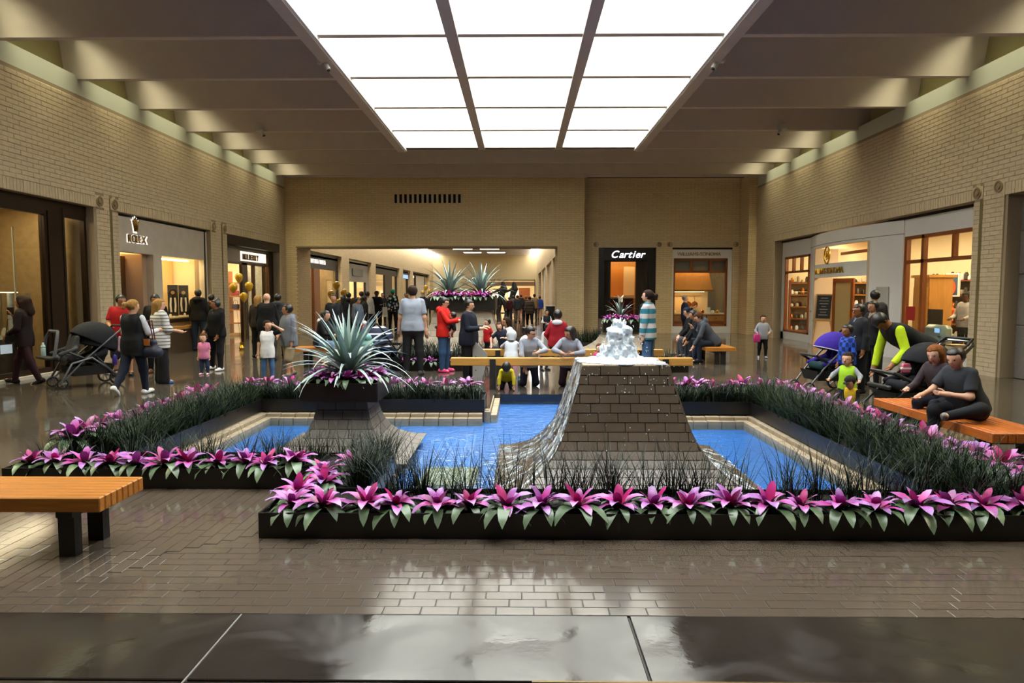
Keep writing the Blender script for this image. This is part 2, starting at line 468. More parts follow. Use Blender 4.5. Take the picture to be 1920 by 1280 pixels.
# ================================================================== side walls in brick
def brick_wall(side, openings, grooves, rosettes):
    """side = -1 left, +1 right; bricks proud of a mortar plane; openings (y0,y1) up to ZO"""
    name = 'wall_left' if side < 0 else 'wall_right'
    X = side * WX
    b = MB()
    segs = []; y = -8.0
    for a, c in openings:
        segs.append((y, a)); y = c
    segs.append((y, YB))
    x0, x1 = (X - 0.5, X) if side < 0 else (X, X + 0.5)
    for a, c in segs: b.box(x0, x1, a, c, 0, ZO)
    b.box(x0, x1, -8, YB, ZO, ZT)
    wall = b.build(name, MORTAR, kind='structure')
    # pieces
    L, H, T = 0.297, 0.080, 0.012
    course = 0.087
    pieces = []
    ylo = 10.2
    n = 0
    z = 0.0
    while z + H < ZT:
        sh = (n % 2) * 0.15
        y = ylo + sh
        while y < YB - 0.12:
            a, c = y, y + L
            ok = True
            for o in openings:
                if z < ZO + 0.23 and a < o[1] and c > o[0]:
                    if a < o[0]: c = o[0]          # trim to the pillar edge
                    elif c > o[1]: a = o[1]
                    else: ok = False
            for g in grooves:
                if z < ZO + 0.25 and a < g + 0.05 and c > g - 0.05:
                    if a < g - 0.05 and c > g + 0.05 and z < ZO + 0.25: pieces.append((g + 0.05, c, z, z + H))
                    if a < g - 0.05: c = g - 0.05
                    elif c > g + 0.05: a = g + 0.05
                    else: ok = False
            for (ry, rz) in rosettes:
                if a < ry + 0.15 and c > ry - 0.15 and z < rz + 0.12 and z + H > rz - 0.12:
                    if a < ry - 0.15 and c > ry + 0.15: pieces.append((ry + 0.15, c, z, z + H))
                    if a < ry - 0.15: c = ry - 0.15
                    elif c > ry + 0.15: a = ry + 0.15
                    else: ok = False
            if ok and c - a > 0.03: pieces.append((a, c, z, z + H))
            y += 0.30
        z += course; n += 1
    for o in openings:      # soldier course over each opening
        y = max(o[0], ylo)
        while y < o[1] - 0.05:
            pieces.append((y, y + 0.076, ZO + 0.006, ZO + 0.225)); y += 0.0845
    yn = 11.6 if side < 0 else 12.0
    full = [p for p in pieces if abs(p[1] - p[0] - L) < 1e-4 and p[0] > yn and p[2] > 2.0]
    full.sort(key=lambda p: p[0])
    near = set(full[:300])
    me = bevel_box(-T, T, -L / 2, L / 2, -H / 2, H / 2, 0.004).mesh('brick', BRICK)
    st = MB()
    for p in pieces:
        if p in near:
            o = link('brick', me, wall); o.location = (X - side * random.uniform(-0.002, 0.002), (p[0] + p[1]) / 2, (p[2] + p[3]) / 2)
        else:
            e = random.uniform(-0.002, 0.002)
            xa = X - side * (T + e)
            st.box(min(X, xa), max(X, xa), p[0], p[1], p[2], p[3])
    st.build('brickwork', BRICK, wall, kind='stuff')
    OL = mat('olive_joint', '#6f6238', 0.8)
    for g in grooves:
        xa = X - side * 0.004
        box('control_joint', OL, min(X, xa), max(X, xa), g - 0.05, g + 0.05, 0, ZO + 0.25, wall)
    for (ry, rz) in rosettes:
        m = MB(); m.lathe([(0.115, 0), (0.115, 0.022), (0.085, 0.022), (0.08, 0.008), (0.055, 0.008), (0.05, 0.03), (0.001, 0.03)], 20, axis=0)
        o = m.build('rosette', mat('brick_rosette', '#8f7c5c', 0.8), wall, smooth=True)
        box('rosette_ground', BRICK, min(X, X - side * .012), max(X, X - side * .012), ry - .15, ry + .15, rz - .125, rz + .125, wall)
        o.location = (X - side * .012, ry, rz); o.rotation_euler = (0, 0, 0 if side < 0 else PI)
    box('trim', mat('base_strip', '#8a775a', 0.7), min(X, X - side * .02), max(X, X - side * .02), 14.62, 15.38, 0, 0.08, wall)
    return wall
OPL = [(4.3, 8.9), (9.9, 14.6), (15.4, 20.0), (21.1, 25.75)]
OPR = [(8.3, 13.0), (13.85, 24.5)]
WL = brick_wall(-1, OPL, [15.12, 20.75], [(14.72, 3.56), (15.27, 3.56), (20.2, 3.56), (20.95, 3.56)])
WR = brick_wall(1, OPR, [13.62], [(13.15, 3.6), (13.75, 3.56)])
box('shop_shutter', BRONZE, -9.4, -9.3, 4.3, 8.9, 0, ZO, WL)

# ================================================================== far wall with the wide opening
b = MB()
b.box(-9.5, -8.64, YB, 28.1, 0, 6.3); b.box(1.43, 2.47, YB, 28.1, 0, 6.3); b.box(-8.64, 1.43, YB, 28.1, 3.39, 6.3)
FW = b.build('wall_back', CREAM, kind='structure')
b = MB(); b.box(-8.64, -8.6, YB - .0, 28.1, 0, 3.39)
b.build('opening_jamb', CREAMY, FW)
box('opening_shade_strip', mat('shadow_soffit', '#7d6c54', 0.8), -8.64, 1.43, YB - 0.004, YB + 0.02, 3.33, 3.39, FW)  # darker strip colours in the shade under the opening head
# recessed far wall with the two shop windows cut through
CW = (3.13, 5.42); SW = (6.06, 8.46)
b = MB()
for a, c in ((2.47, CW[0]), (CW[1], SW[0]), (SW[1], 9.5)): b.box(a, c, YC, YC + 0.4, 0, 6.3)
b.box(CW[0], CW[1], YC, YC + 0.4, 3.40, 6.3); b.box(SW[0], SW[1], YC, YC + 0.4, 3.40, 6.3)
RWALL = b.build('wall_recess', CREAM, kind='structure')
box('wall_stub', CREAM, 8.72, 9.5, YB, YC, 0, 6.3, RWALL)
box('wall_return', CREAMY, 2.466, 2.47, YB, YC, 0, 6.3, FW)
for rx in (3.02, 5.53, 5.95, 8.57):
    m = MB(); m.lathe([(0.1, 0), (0.1, 0.02), (0.075, 0.02), (0.07, 0.006), (0.04, 0.006), (0.035, 0.02), (0.001, 0.02)], 16, axis=1)
    o = m.build('rosette', mat('brick_rosette', '#8f7c5c', 0.8), RWALL, smooth=True); o.location = (rx, YC - 0.001, 3.52); o.scale = (1, -1, 1)
for a, c in ((CW[0] - .1, CW[1] + .1), (SW[0] - .1, SW[1] + .1)):
    x = a
    st = MB()
    while x < c - 0.04:
        st.box(x, x + 0.072, YC - 0.015, YC, 3.42, 3.62); x += 0.082
    st.build('soldier_course', BRICK, RWALL, kind='stuff')
box('pipe', mat('ceiling_pipe', '#5d5145', 0.6), 2.6, 8.6, YB + 0.3, YB + 0.36, 6.02, 6.1, RWALL)
# vent of fourteen slots
vt = empty('air_vent', (0, YB, 0), label='row of fourteen dark vertical vent slots high in the far brick wall', cat='vent')
box('backing', mat('vent_black', '#0a0806', 0.9), -4.86, -2.26, -0.012, -0.002, 5.03, 5.36, vt)
for k in range(15):
    x = -4.89 + k * 0.1873
    bevel_box(x, x + 0.085, -0.05, -0.002, 5.02, 5.37, 0.004).build('fin', BRICK, vt)

# ================================================================== wall tops, ceiling, beams, skylight
for s, nm in ((-1, 'trim_1'), (1, 'trim_2')):
    X = s * WX
    box(nm, FASCIA, min(X, X + s * .12), max(X, X + s * .12), -8, YB, ZT, 6.02, kind='structure')
    box('wall_upper_left' if s < 0 else 'wall_upper_right', COFFER, min(X + s * .25, X + s * .35), max(X + s * .25, X + s * .35), -8, YB, 5.9, 7.1, kind='structure')
    fw = MB().box(min(X + s * .1, X + s * .3), max(X + s * .1, X + s * .3), -8, YB, 5.98, 6.02).build('ledge', FASCIA, bpy.data.objects[nm])
cl = MB()
for s in (-1, 1):
    a, c = sorted((s * 3.6, s * 9.5)); cl.box(a, c, -8, 28.2, 6.98, 7.1)
cl.box(-3.6, 3.6, 21.2, 28.2, 6.98, 7.1); cl.box(-3.6, 3.6, -8, BEAMS[-1], 6.98, 7.1)
CEIL = cl.build('ceiling', PLASTER, kind='structure')
def beam_poly(Y):
    return [(Y - 0.07, ZB), (Y + 0.07, ZB), (Y + 0.20, 6.62), (Y + 0.30, 6.83), (Y + 0.55, 6.98), (Y - 0.55, 6.98), (Y - 0.30, 6.83), (Y - 0.20, 6.62)]
for Y in BEAMS:
    for s in (-1, 1):
        a, c = sorted((s * 3.7, s * 9.3))
        MB().prism(beam_poly(Y), 0, a, c).build('ceiling_beam', PLASTER, CEIL, smooth=True)
for Y in (23.3, 25.6, .62, -1.65, -3.92, -6.2):
    MB().prism(beam_poly(Y), 0, -9.3, 9.3).build('ceiling_beam', PLASTER, CEIL, smooth=True)
box('trim_3', PLASTER, -9.3, 9.3, YB - 0.12, YB, 5.99, 6.2, kind='structure')
SKY = empty('skylight', (0, 0, 0), kind='structure')
PANE = emit('skylight_daylight', (0.96, 0.985, 1.0), SKY_L)
ZS = 7.35
for s in (-1, 1):
    a, c = sorted((s * 3.5, s * 3.72))
    MB().box(a, c, BEAMS[-1], 21.15, 5.88, 6.98).build('curb_beam', PLASTER, SKY)
    a, c = sorted((s * 3.45, s * 3.5))
    MB().box(a, c, BEAMS[-1], 21.15, 5.9, ZS + .05).build('well_lining', WHITE, SKY)
    MB().prism([(s * 1.16 - 0.1, 5.93), (s * 1.16 + 0.1, 5.93), (s * 1.16 + 0.1, 6.02), (s * 1.16 - 0.1, 6.02)], 1, BEAMS[-1], 21.0).build('mullion_cap', PLASTER, SKY)
    MB().box(s * 1.16 - 0.085, s * 1.16 + 0.085, BEAMS[-1], 21.0, 6.02, ZS).build('mullion_fin', WHITE, SKY)
for i, Y in enumerate(BEAMS):
    w = 0.075 if i else 0.12
    MB().box(-3.5, 3.5, Y - w, Y + w, 5.97, 6.03).build('cross_bar', PLASTER, SKY)  # darker plaster on the bars stands for their shaded undersides
    MB().box(-3.5, 3.5, Y - 0.04, Y + 0.04, 6.03, ZS).build('cross_fin', WHITE, SKY)
MB().box(-3.7, 3.7, 21.05, 21.3, 5.97, 7.4).build('end_wall', PLASTER, SKY)
MB().box(-3.7, 3.7, BEAMS[-1] - .25, BEAMS[-1], 5.97, 7.4).build('end_wall', PLASTER, SKY)
for i in range(len(BEAMS) - 1):
    y1, y0 = BEAMS[i] - 0.04, BEAMS[i + 1] + 0.04
    for xa, xb in ((-3.45, -1.25), (-1.07, 1.07), (1.25, 3.45)):
        MB().box(xa, xb, y0, y1, ZS - 0.02, ZS).build('daylight_pane', PANE, SKY)
# cove lamps in the bays along both walls
HOUS = mat('lamp_housing', '#d8d6c4', 0.6)
for i in range(-2, 10):
    y1 = BEAMS[0] - 2.27 * (i) ; y0 = y1 - 2.27
    for s in (-1, 1):
        off = (s > 0 and abs(y0 - 16.5) < 0.3)
        nth = ordinal(i + 2)
        side = 'left' if s < 0 else 'right'
        lp = empty('cove_lamp', (s * 8.72, (y0 + y1) / 2, 6.9), label=f'{"unlit " if off else ""}fluorescent lamp above the {side} wall, {nth} bay from the far wall', cat='lamp', group='cove lamps')
        MB().box(-0.16, 0.16, -0.45, 0.45, 0.0, 0.07).build('housing', HOUS, lp)
        MB().box(-0.12, 0.12, -0.42, 0.42, -0.012, 0.0).build('diffuser', emit('cove_diffuser', '#f4f0c0', 2.0) if not off else HOUS, lp)
        if not off:
            ld = bpy.data.lights.new('cove_light', 'AREA'); ld.shape = 'RECTANGLE'; ld.size = 0.45; ld.size_y = 2.0
            ld.energy = COVE_L; ld.color = (1.0, 0.94, 0.62); ld.spread = math.radians(80)
            lo = bpy.data.objects.new('cove_light', ld); COL.objects.link(lo); lo.parent = lp; lo.location = (s * 0.06, 0, -0.03)
            lo.rotation_euler = (0, s * math.radians(17), 0)

# unseen wall added behind the viewer to close the hall for lighting
box('wall_unseen_closure', CREAM, -9.5, 9.5, -8.4, -8, 0, 7.1, kind='structure')

# ================================================================== far concourse
XR = 1.75
b = MB(); OPC = [(29.4, 34.7), (36.2, 41.6), (42.9, 51.4), (52.9, 56.5), (57.9, 68.5)]
y = 28.1
for a, c in OPC: b.box(-9.5, -WX, y, a, 0, ZO); y = c
b.box(-9.5, -WX, y, YE, 0, ZO); b.box(-9.5, -WX, 28.1, YE, ZO, 5.6)
WCL = b.build('wall_concourse_left', CREAMY, kind='structure')
b = MB(); OPD = [(30.0, 37.0), (38.5, 46.0), (47.5, 56.0), (57.5, 66.0)]
y = 28.1
for a, c in OPD: b.box(XR, XR + .5, y, a, 0, ZO); y = c
b.box(XR, XR + .5, y, YE, 0, ZO); b.box(XR, XR + .5, 28.1, YE, ZO, 5.6)
for a, c in OPD: b.box(XR + .35, XR + .5, a, c, 0, ZO)
WCR = b.build('wall_concourse_right', CREAMY, kind='structure')
for k, (a, c) in enumerate(OPD):
    box('shop_window', [DARK, STONE, OFFW, BRONZE][k], XR + .2, XR + .3, a, c, 0, ZO - .02, WCR)
b = MB(); b.box(-9.5, -4.6, YE, YE + .5, 0, 5.6); b.box(1.55, 2.3, YE, YE + .5, 0, 5.6); b.box(-4.6, 1.55, YE, YE + .5, 2.95, 5.6)
WCE = b.build('wall_concourse_end', mat('pale_yellow_wall', '#c8b78e', 0.8), kind='structure')
box('opening_frame', DARK, -4.6, 1.55, YE - .03, YE, 2.87, 2.97, WCE); box('opening_frame', DARK, 1.5, 1.58, YE - .03, YE, 0, 2.9, WCE)
b = MB(); b.box(-9.5, 2.3, 28.1, YE, 5.6, 5.7)
CC = b.build('ceiling_concourse', mat('concourse_ceiling', '#b7a988', 0.8), kind='structure')
y = 30.0
while y < 70:
    box('ceiling_rib', PLASTER, -8.2, 0.95, y, y + 0.3, 5.35, 5.6, CC); y += 2.4
LAMPW = emit('concourse_lamp', (1.0, 0.96, 0.88), 14.0)
for s, (xa, xb) in enumerate(((-WX + .02, -8.25), (1.0, XR - .02))):
    y = 28.6
    while y < 69.5:
        box('daylight_slot', emit('slot_daylight', (1.0, 0.99, 0.95), 14.0), xa, xb, y, y + 2.1, 5.57, 5.6, CC); y += 2.4
WH = {33: 'nearest', 44.5: 'second', 58.5: 'third', 63.5: 'farthest'}
for (lx, ly) in ((-4.6, 44.5), (-2.2, 44.5), (-4.9, 58.5), (-2.6, 58.5), (-4.4, 63.5), (-2.2, 63.5), (-4.4, 33), (-2.2, 33)):
    nth = 'left' if lx < -3 else 'right'
    o = empty('ceiling_light', (lx, ly, 5.33), label=f'long bright ceiling light panel over the far concourse, {nth} one of the {WH[ly]} pair', cat='light', group='concourse ceiling lights')
    MB().box(-0.85, 0.85, -0.4, 0.4, 0, 0.03).build('frame', WHITE, o)
    MB().box(-0.8, 0.8, -0.35, 0.35, -0.015, 0).build('diffuser', LAMPW, o)
# lobby beyond the end wall
b = MB(); b.box(-7, 3, 83, 83.3, 0, 4); b.box(-7, -6.8, YE + .5, 83, 0, 4); b.box(2.8, 3, YE + .5, 83, 0, 4); b.box(-7, 3, YE + .5, 83, 3.6, 3.8)
LOB = b.build('wall_lobby', WARMW, kind='structure')
box('lobby_lamp', emit('lobby_lamp', (1.0, 0.85, 0.6), 6.0), -6, 2, 74, 81, 3.57, 3.59, LOB)
box('lobby_panel', WOODF, -0.2, 1.2, 82.9, 83, 0, 2.2, LOB)
box('trim_4', mat('pink_white_trim', '#d9c6c2', 0.6), -4.6, 1.6, 74, 74.2, 2.35, 2.8, kind='structure')
for k in range(6):
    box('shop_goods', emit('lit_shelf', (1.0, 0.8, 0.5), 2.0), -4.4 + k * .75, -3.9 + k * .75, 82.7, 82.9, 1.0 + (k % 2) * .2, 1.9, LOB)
# ================================================================== shops
def shop_room(name, side, y0, y1, depth, back, light, col=(1, 0.75, 0.42), floor=None, z1=3.3):
    """lit room behind a side-wall opening"""
    X0 = side * (WX + 0.5); X1 = side * (WX + depth)
    a, c = sorted((X0, X1))
    r = empty(name, kind='structure')
    xb0, xb1 = sorted((X1, X1 + side * 0.1))
    box('back_wall', back, xb0, xb1, y0 - .2, y1 + .2, 0, z1 + .2, r)
    box('side_wall', back, a, c, y0 - .2, y0 - .1, 0, z1 + .2, r); box('side_wall', back, a, c, y1 + .1, y1 + .2, 0, z1 + .2, r)
    box('shop_ceiling', WARMW, a, c, y0 - .2, y1 + .2, z1 + .1, z1 + .2, r)
    lx0, lx1 = sorted((side * (WX + 0.6), side * (WX + depth - .4)))
    box('lamp_panel', emit(f'shop_lamp_{light}_{col[1]}_{col[2]}', col, light), (lx0 + lx1) / 2 - .25, (lx0 + lx1) / 2 + .25, y0 + .3, y1 - .3, z1 + .06, z1 + .09, r)
    return r
def frame_pane(parent, side, X, y0, y1, z0, z1, m, w=0.05, d=0.06, pane=True):
    xa, xb = sorted((X, X + side * d))
    for (a, c, e, g) in ((y0, y0 + w, z0, z1), (y1 - w, y1, z0, z1), (y0 + w, y1 - w, z0, z0 + w), (y0 + w, y1 - w, z1 - w, z1)):
        box('frame', m, xa, xb, a, c, e, g, parent)
    if pane: box('pane', GLASS, (xa + xb) / 2 - .004, (xa + xb) / 2 + .004, y0 + w, y1 - w, z0 + w, z1 - w, parent)

# ---- left, nearest: bronze jewellery shop
r = shop_room('wall_shop_1', -1, 9.9, 14.6, 2.2, AMBER, 11.0, (1, 0.82, 0.55))
w1 = empty('window_1', kind='structure')
XA = -9.2
box('header', BRONZE, XA - .1, XA, 9.9, 14.6, 3.2, ZO, w1)
box('jamb', mat('tan_jamb', '#a39178', 0.6), XA, -WX, 14.52, 14.6, 0, ZO, w1)
frame_pane(w1, -1, XA, 9.9, 13.3, 0.06, 3.2, BRONZE, 0.09, 0.1)
box('post', BRONZE, XA - .12, XA + .02, 13.3, 13.74, 0, 3.2, w1)
box('post', BLACKM, XA + .02, XA + .03, 13.72, 13.75, 0, 3.3, w1)
frame_pane(w1, -1, XA, 13.75, 14.5, 0.06, 3.2, BRONZE, 0.07, 0.1)
box('door_panel', mat('smoked_bronze_panel', '#5a4326', 0.25, metal=0.2), XA - .6, XA - .55, 13.9, 14.55, 0, 3.2, w1)
box('sill', mat('lit_threshold', '#d8cfc0', 0.4), XA - .15, XA + .1, 9.9, 13.3, 0, 0.06, w1)
box('glass_fin', mat('pale_glass_edge', '#c9c2a8', 0.3), XA - .45, XA - .43, 12.95, 12.98, 0.1, 2.85, w1)
# vitrines inside
def vitrine(x, y, label):
    t = empty('display_case', (x, y, 0), label=label, cat='display case')
    box('cabinet', mat('dark_cabinet', '#2a1d10', 0.4), -.3, .3, -.5, .5, 0, 0.72, t)
    box('tray', mat('display_tray', '#cfc8b8', 0.5), -.28, .28, -.46, .46, 0.72, 0.76, t)
    for a in (-.3, .29):
        for c in (-.5, .49): box('post', mat('case_metal', '#a7a093', 0.3, metal=0.8), a, a + .015, c, c + .015, 0.72, 1.62, t)
    box('glass_front', GLASS, .285, .295, -.49, .49, 0.76, 1.6, t)
    box('glass_side', GLASS, -.29, .29, -.49, -.48, 0.76, 1.6, t)
    box('case_lamp', emit('case_lamp', (1, 0.9, 0.7), 1.5), -.1, .1, -.45, .45, 1.6, 1.62, t)
    for k in range(4):
        MB().lathe([(0.03, 0), (0.06, .02), (0.05, .1), (0.02, .16), (.001, .17)], 10, c=(0.05, -.33 + k * .22, .76)).build('display_bust', mat('bust_cream', '#e4dcc4', 0.6), t, smooth=True)
    box('price_screen', emit('case_screen', (0.75, 0.85, 1.0), .35), .3, .305, -.35, -.05, 0.45, 0.62, t)
    MB().tube([(.12, .2, .76), (.12, .2, 1.6)], .05, 10).build('white_column', WHITE, t, smooth=True)
vitrine(-10.05, 13.0, 'lit glass jewellery case on a dark cabinet behind the bronze framed glass')
vitrine(-10.3, 11.7, 'glass jewellery case nearest the left edge inside the bronze shop')

# ---- left, middle: watch shop with limestone front
r = shop_room('wall_shop_2', -1, 15.4, 20.0, 2.0, WARMW, 14.0, (1, 0.72, 0.36))
w2 = empty('window_2', kind='structure')
XB = -9.16
def slab_y(name, m, y0, y1, z0, z1, x0=XB - .18, x1=XB): return box(name, m, x0, x1, y0, y1, z0, z1, w2)
slab_y('stone_fascia', STONE, 15.4, 20.0, 2.55, 3.36); slab_y('stone_pier', STONE, 15.4, 15.52, 0, 2.55)
slab_y('stone_pier', STONE, 17.05, 17.45, 0, 2.55); slab_y('stone_pier', STONE, 19.85, 20.0, 0, 2.55)
slab_y('stone_base', mat('brown_plinth', '#4a3826', 0.4), 17.45, 19.85, 0, 0.62)
slab_y('sill', WOODL, 17.45, 19.85, 0.62, 0.7, XB - .5, XB + .03)
box('shadow_gap', BLACKM, XB - .2, XB - .02, 15.4, 20.0, 3.36, ZO, w2)
box('pane', GLASS, XB - .1, XB - .092, 17.45, 19.85, 0.7, 2.55, w2)
box('edge_frame', BLACKM, XB - .02, XB + .02, 19.83, 19.87, 0, 3.36, w2)
slab_y('door_lining', mat('pink_stone', '#b89a7e', 0.5), 16.85, 17.05, 0, 2.55, XB - .7, XB - .18)
slab_y('door_lining', mat('bronze_wood', '#5a3b20', 0.4), 15.52, 15.8, 0, 2.55, XB - .7, XB - .2)
box('door', mat('gold_door', '#b08c58', 0.35, var=0.12, scale=5), XB - .72, XB - .66, 15.8, 16.85, 0, 2.5, w2)
box('door_frame', mat('bronze_wood', '#5a3b20', 0.4), XB - .66, XB - .6, 16.62, 16.85, 0, 2.5, w2)
box('door_notice', mat('frosted_plate', '#a8a39c', 0.3), XB - .65, XB - .64, 15.95, 16.2, 0.4, 1.75, w2)
box('back_panel', mat('window_back_cream', '#e3c485', 0.6), -10.3, -10.2, 17.3, 20.0, 0.7, 2.6, w2)
box('lamp_panel', emit('watch_window_lamp', (1, 0.78, 0.45), 24.0), -9.75, -9.55, 17.6, 19.7, 2.5, 2.53, w2)
box('green_screen', mat('green_panel', '#5f8a4e', 0.3), -10.15, -10.12, 17.5, 17.8, 1.7, 2.2, w2)
box('divider', mat('window_back_cream', '#e3c485', 0.6), -10.2, -9.9, 18.55, 18.6, .7, 2.5, w2)
for k, (yy, lb) in enumerate(((18.85, 'narrow black watch poster with a white bracelet beside the stone pier'), (19.45, 'black watch poster with a white bracelet in the middle of the lit window'))):
    t = empty('watch_poster', (-9.62, yy, 0.97), rz=-1.1, label=lb, cat='poster')
    box('board', mat('poster_black', '#15120f', 0.4), -.03, 0, -.13, .13, 0, .85, t)
    MB().tube([(.005, -.05, .1), (.005, -.065, .3), (.005, -.05, .5)], .025, 6).build('bracelet_print', mat('print_white', '#d8d4cc', 0.5), t)
    MB().tube([(.005, .05, .1), (.005, .065, .3), (.005, .05, .5)], .025, 6).build('bracelet_print', mat('print_white', '#d8d4cc', 0.5), t)
    MB().lathe([(.05, -.004), (.05, .008), (.001, .008)], 12, c=(.005, 0, .64), axis=0).build('dial_print', mat('print_gold', '#a5885a', 0.4), t)
cnt = empty('display_counter', (-9.62, 18.6, 0.7), label='pale watch display counter inside the lit shop window', cat='counter')
box('top', mat('counter_cream', '#d9c49a', 0.4), -.25, .25, -1.0, 1.0, 0.2, 0.24, cnt); box('edge', BRONZE, .2, .26, -1.0, 1.0, 0.1, 0.2, cnt)
box('base', WARMW, -.2, .15, -.95, .95, 0, .2, cnt)
for k in range(5):
    t = empty('watch_stand', (-9.55, 17.75 + k * .4, 0.94), label=f'small cream watch stand, {ordinal(k)} along the display counter from the pier', cat='watch stand', group='watch stands')
    box('foot', mat('print_white', '#d8d4cc', 0.5), -.05, .05, -.05, .05, 0, .02, t)
    MB().tube([(0, 0, .02), (0, 0, .09)], [.04, .025], 8).build('cuff', mat('bust_cream', '#e4dcc4', 0.6), t)
sg = empty('shop_sign', (XB + .03, 0, 0), label='ROLEX lettering in gold with a white backlit edge on limestone', cat='sign')
HALO = emit('white_halo', (1, 0.97, 0.9), 1.4)
yy = 15.93
letters('ROLEX', 0.25, HALO, sg, (-0.025, yy - .012, 2.79), (0, 1, 0), (0, 0, 1), 0.012, bold=0.012, spacing=0.9, width=0.92)
letters('ROLEX', 0.25, mat('sign_gold', '#8a6a2a', 0.3, metal=0.8), sg, (0, yy, 2.79), (0, 1, 0), (0, 0, 1), 0.03, spacing=0.9, width=0.92)
cr = empty('crown_emblem', (XB + .03, 16.27, 3.05), label='gold five pointed crown emblem above the ROLEX letters', cat='emblem')
def crown(scale, x0, x1):
    top = []
    pts = [(-.11, .24), (-.055, .09), (-.058, .285), (-.02, .1), (0, .31), (.02, .1), (.058, .285), (.055, .09), (.11, .24), (.06, .0), (-.06, .0)]
    m = MB().prism([(u * scale, .15 + (w - .15) * scale) for u, w in pts], 0, x0, x1)
    for u, w in ((-.11, .24), (-.058, .285), (0, .31), (.058, .285), (.11, .24)):
        m.lathe([(.019 * scale, x0), (.019 * scale, x1), (.001, x1)], 8, c=(0, u * scale, .15 + (w - .15) * scale), axis=0)
    return m
crown(1.22, -.03, -.02).build('halo', HALO, cr); crown(1.0, -.015, .01).build('crown', mat('sign_gold', '#8a6a2a', 0.3, metal=0.8), cr)
MB().lathe([(.035, .01), (.035, .014), (.001, .014)], 12, c=(0, 0, .03), axis=0).build('crown_base', GOLD, cr)

# ---- left, far: handbag shop
r = shop_room('wall_shop_3', -1, 21.1, 25.75, 3.0, WARMW, 28.0, (1, 0.72, 0.45))
w3 = empty('window_3', kind='structure')
XM = -9.3
box('lintel', mat('dark_lintel', '#1d1712', 0.5), XM - .15, -WX - .02, 21.1, 25.75, 3.12, ZO, w3)
box('green_soffit', mat('green_marble', '#4c5a4e', 0.3, var=0.3, scale=12), XM - .6, XM, 21.1, 25.4, 3.06, 3.12, w3)
box('sign_band', mat('grey_glass_band', '#3c3a36', 0.25), XM - .1, XM - .05, 21.1, 25.2, 2.62, 3.06, w3)
box('sign_light', emit('sign_backlight', (1, 0.88, 0.68), 1.6), XM - .05, XM - .045, 22.85, 25.15, 2.68, 3.0, w3)
for (a, c) in ((22.85, 23.3), (23.85, 23.97), (24.85, 24.93), (25.3, 25.75)): box('post', BRONZE, XM - .1, XM, a, c, 0, 2.62 if c < 25.5 else 3.12, w3)
box('rail', BRONZE, XM - .1, XM, 21.1, 25.2, 2.55, 2.62, w3)
box('pane', GLASS, XM - .06, XM - .05, 21.1, 22.85, 0.05, 2.55, w3); box('pane', GLASS, XM - .06, XM - .05, 23.97, 24.85, 0.05, 2.55, w3)
box('pattern_wall', mat('pale_pattern_wall', '#b9c2b6', 0.5, var=0.25, scale=16), -10.3, -9.55, 25.55, 25.6, 0, 3.1, w3)
sg = empty('shop_sign', (XM - .03, 0, 0), label='MULBERRY lettering lit from behind over the glass doors', cat='sign')
letters('MULBERRY', 0.27, mat('sign_bronze', '#5b4326', 0.4, metal=0.5), sg, (0, 23.0, 2.73), (0, 1, 0), (0, 0, 1), 0.03, bold=0.006, spacing=0.9, width=0.95)
sh = empty('shelf_unit', (-11.0, 25.4, 0), rz=-PI / 2, label='glowing cream shelf unit with handbags behind the far left shop glass', cat='shelf')
box('back', emit('shelf_glow', (1, 0.7, 0.38), 0.9), -.3, -.26, -1.0, 0.75, 0.1, 2.4, sh)
for z in (0.45, 0.95, 1.45, 1.95): box('shelf', WOODL, -.28, .1, -1.0, 0.75, z, z + .04, sh)
for y in (-1.0, -.42, .16, .72): box('upright', WOODL, -.28, .1, y, y + .03, .1, 2.4, sh)
bagc = [('orange', '#d4541c'), ('red', '#b3211d'), ('tan', '#9b6b3a'), ('navy', '#2c3552'), ('grey', '#8a8580'), ('pink', '#d98a8a')]
def handbag(x, y, z, c, label, s=1.0, group=None):
    t = empty('handbag', (x, y, z), label=label, cat='bag', group=group)
    m = mat('bag_' + c[0], c[1], 0.5)
    bevel_box(-.13 * s, .13 * s, -.06 * s, .06 * s, 0, .19 * s, .02 * s).build('body', m, t, smooth=True)
    MB().tube([(-.08 * s, 0, .19 * s), (-.07 * s, 0, .3 * s), (0, 0, .34 * s), (.07 * s, 0, .3 * s), (.08 * s, 0, .19 * s)], .008 * s, 6).build('handle', m, t)
for k, (y, z) in enumerate(((-11.65, 1.495), (-10.6, 1.495), (-11.1, .995), (-10.6, .995), (-11.65, .995), (-11.1, .495))):
    handbag(y, 25.36, z, bagc[k], f'{bagc[k][0]} handbag on the glowing shelf unit', 1.0, 'handbags on the glowing shelves')

# ---- far wall: jeweller's narrow window with curtains
w4 = empty('window_4', kind='structure')
y = YC + .1
box('surround', DARK, CW[0], CW[0] + .25, y, y + .3, 0, 3.4, w4); box('surround', DARK, CW[1] - .3, CW[1], y, y + .3, 0, 3.4, w4)
box('sign_board', mat('sign_board_black', '#1b1714', 0.4), CW[0] + .22, CW[1] - .28, y - .03, y + .1, 2.9, 3.36, w4); box('surround', DARK, CW[0], CW[1], y + .1, y + .3, 2.85, 3.4, w4)
box('pane', GLASS, CW[0] + .5, CW[1] - .75, y + .2, y + .21, 0, 2.85, w4)
CUR = mat('brown_curtain', '#5c5040', 0.8)
def curtain(x0, x1):
    n = 28; v = []; f = []
    for i in range(n + 1):
        x = x0 + (x1 - x0) * i / n; d = .05 * math.sin(i * 1.6)
        v += [(x, y + .12 + d, 0), (x, y + .12 + d, 2.85)]
    for i in range(n): f.append((2 * i, 2 * i + 2, 2 * i + 3, 2 * i + 1))
    m = MB().add(v, f); return m
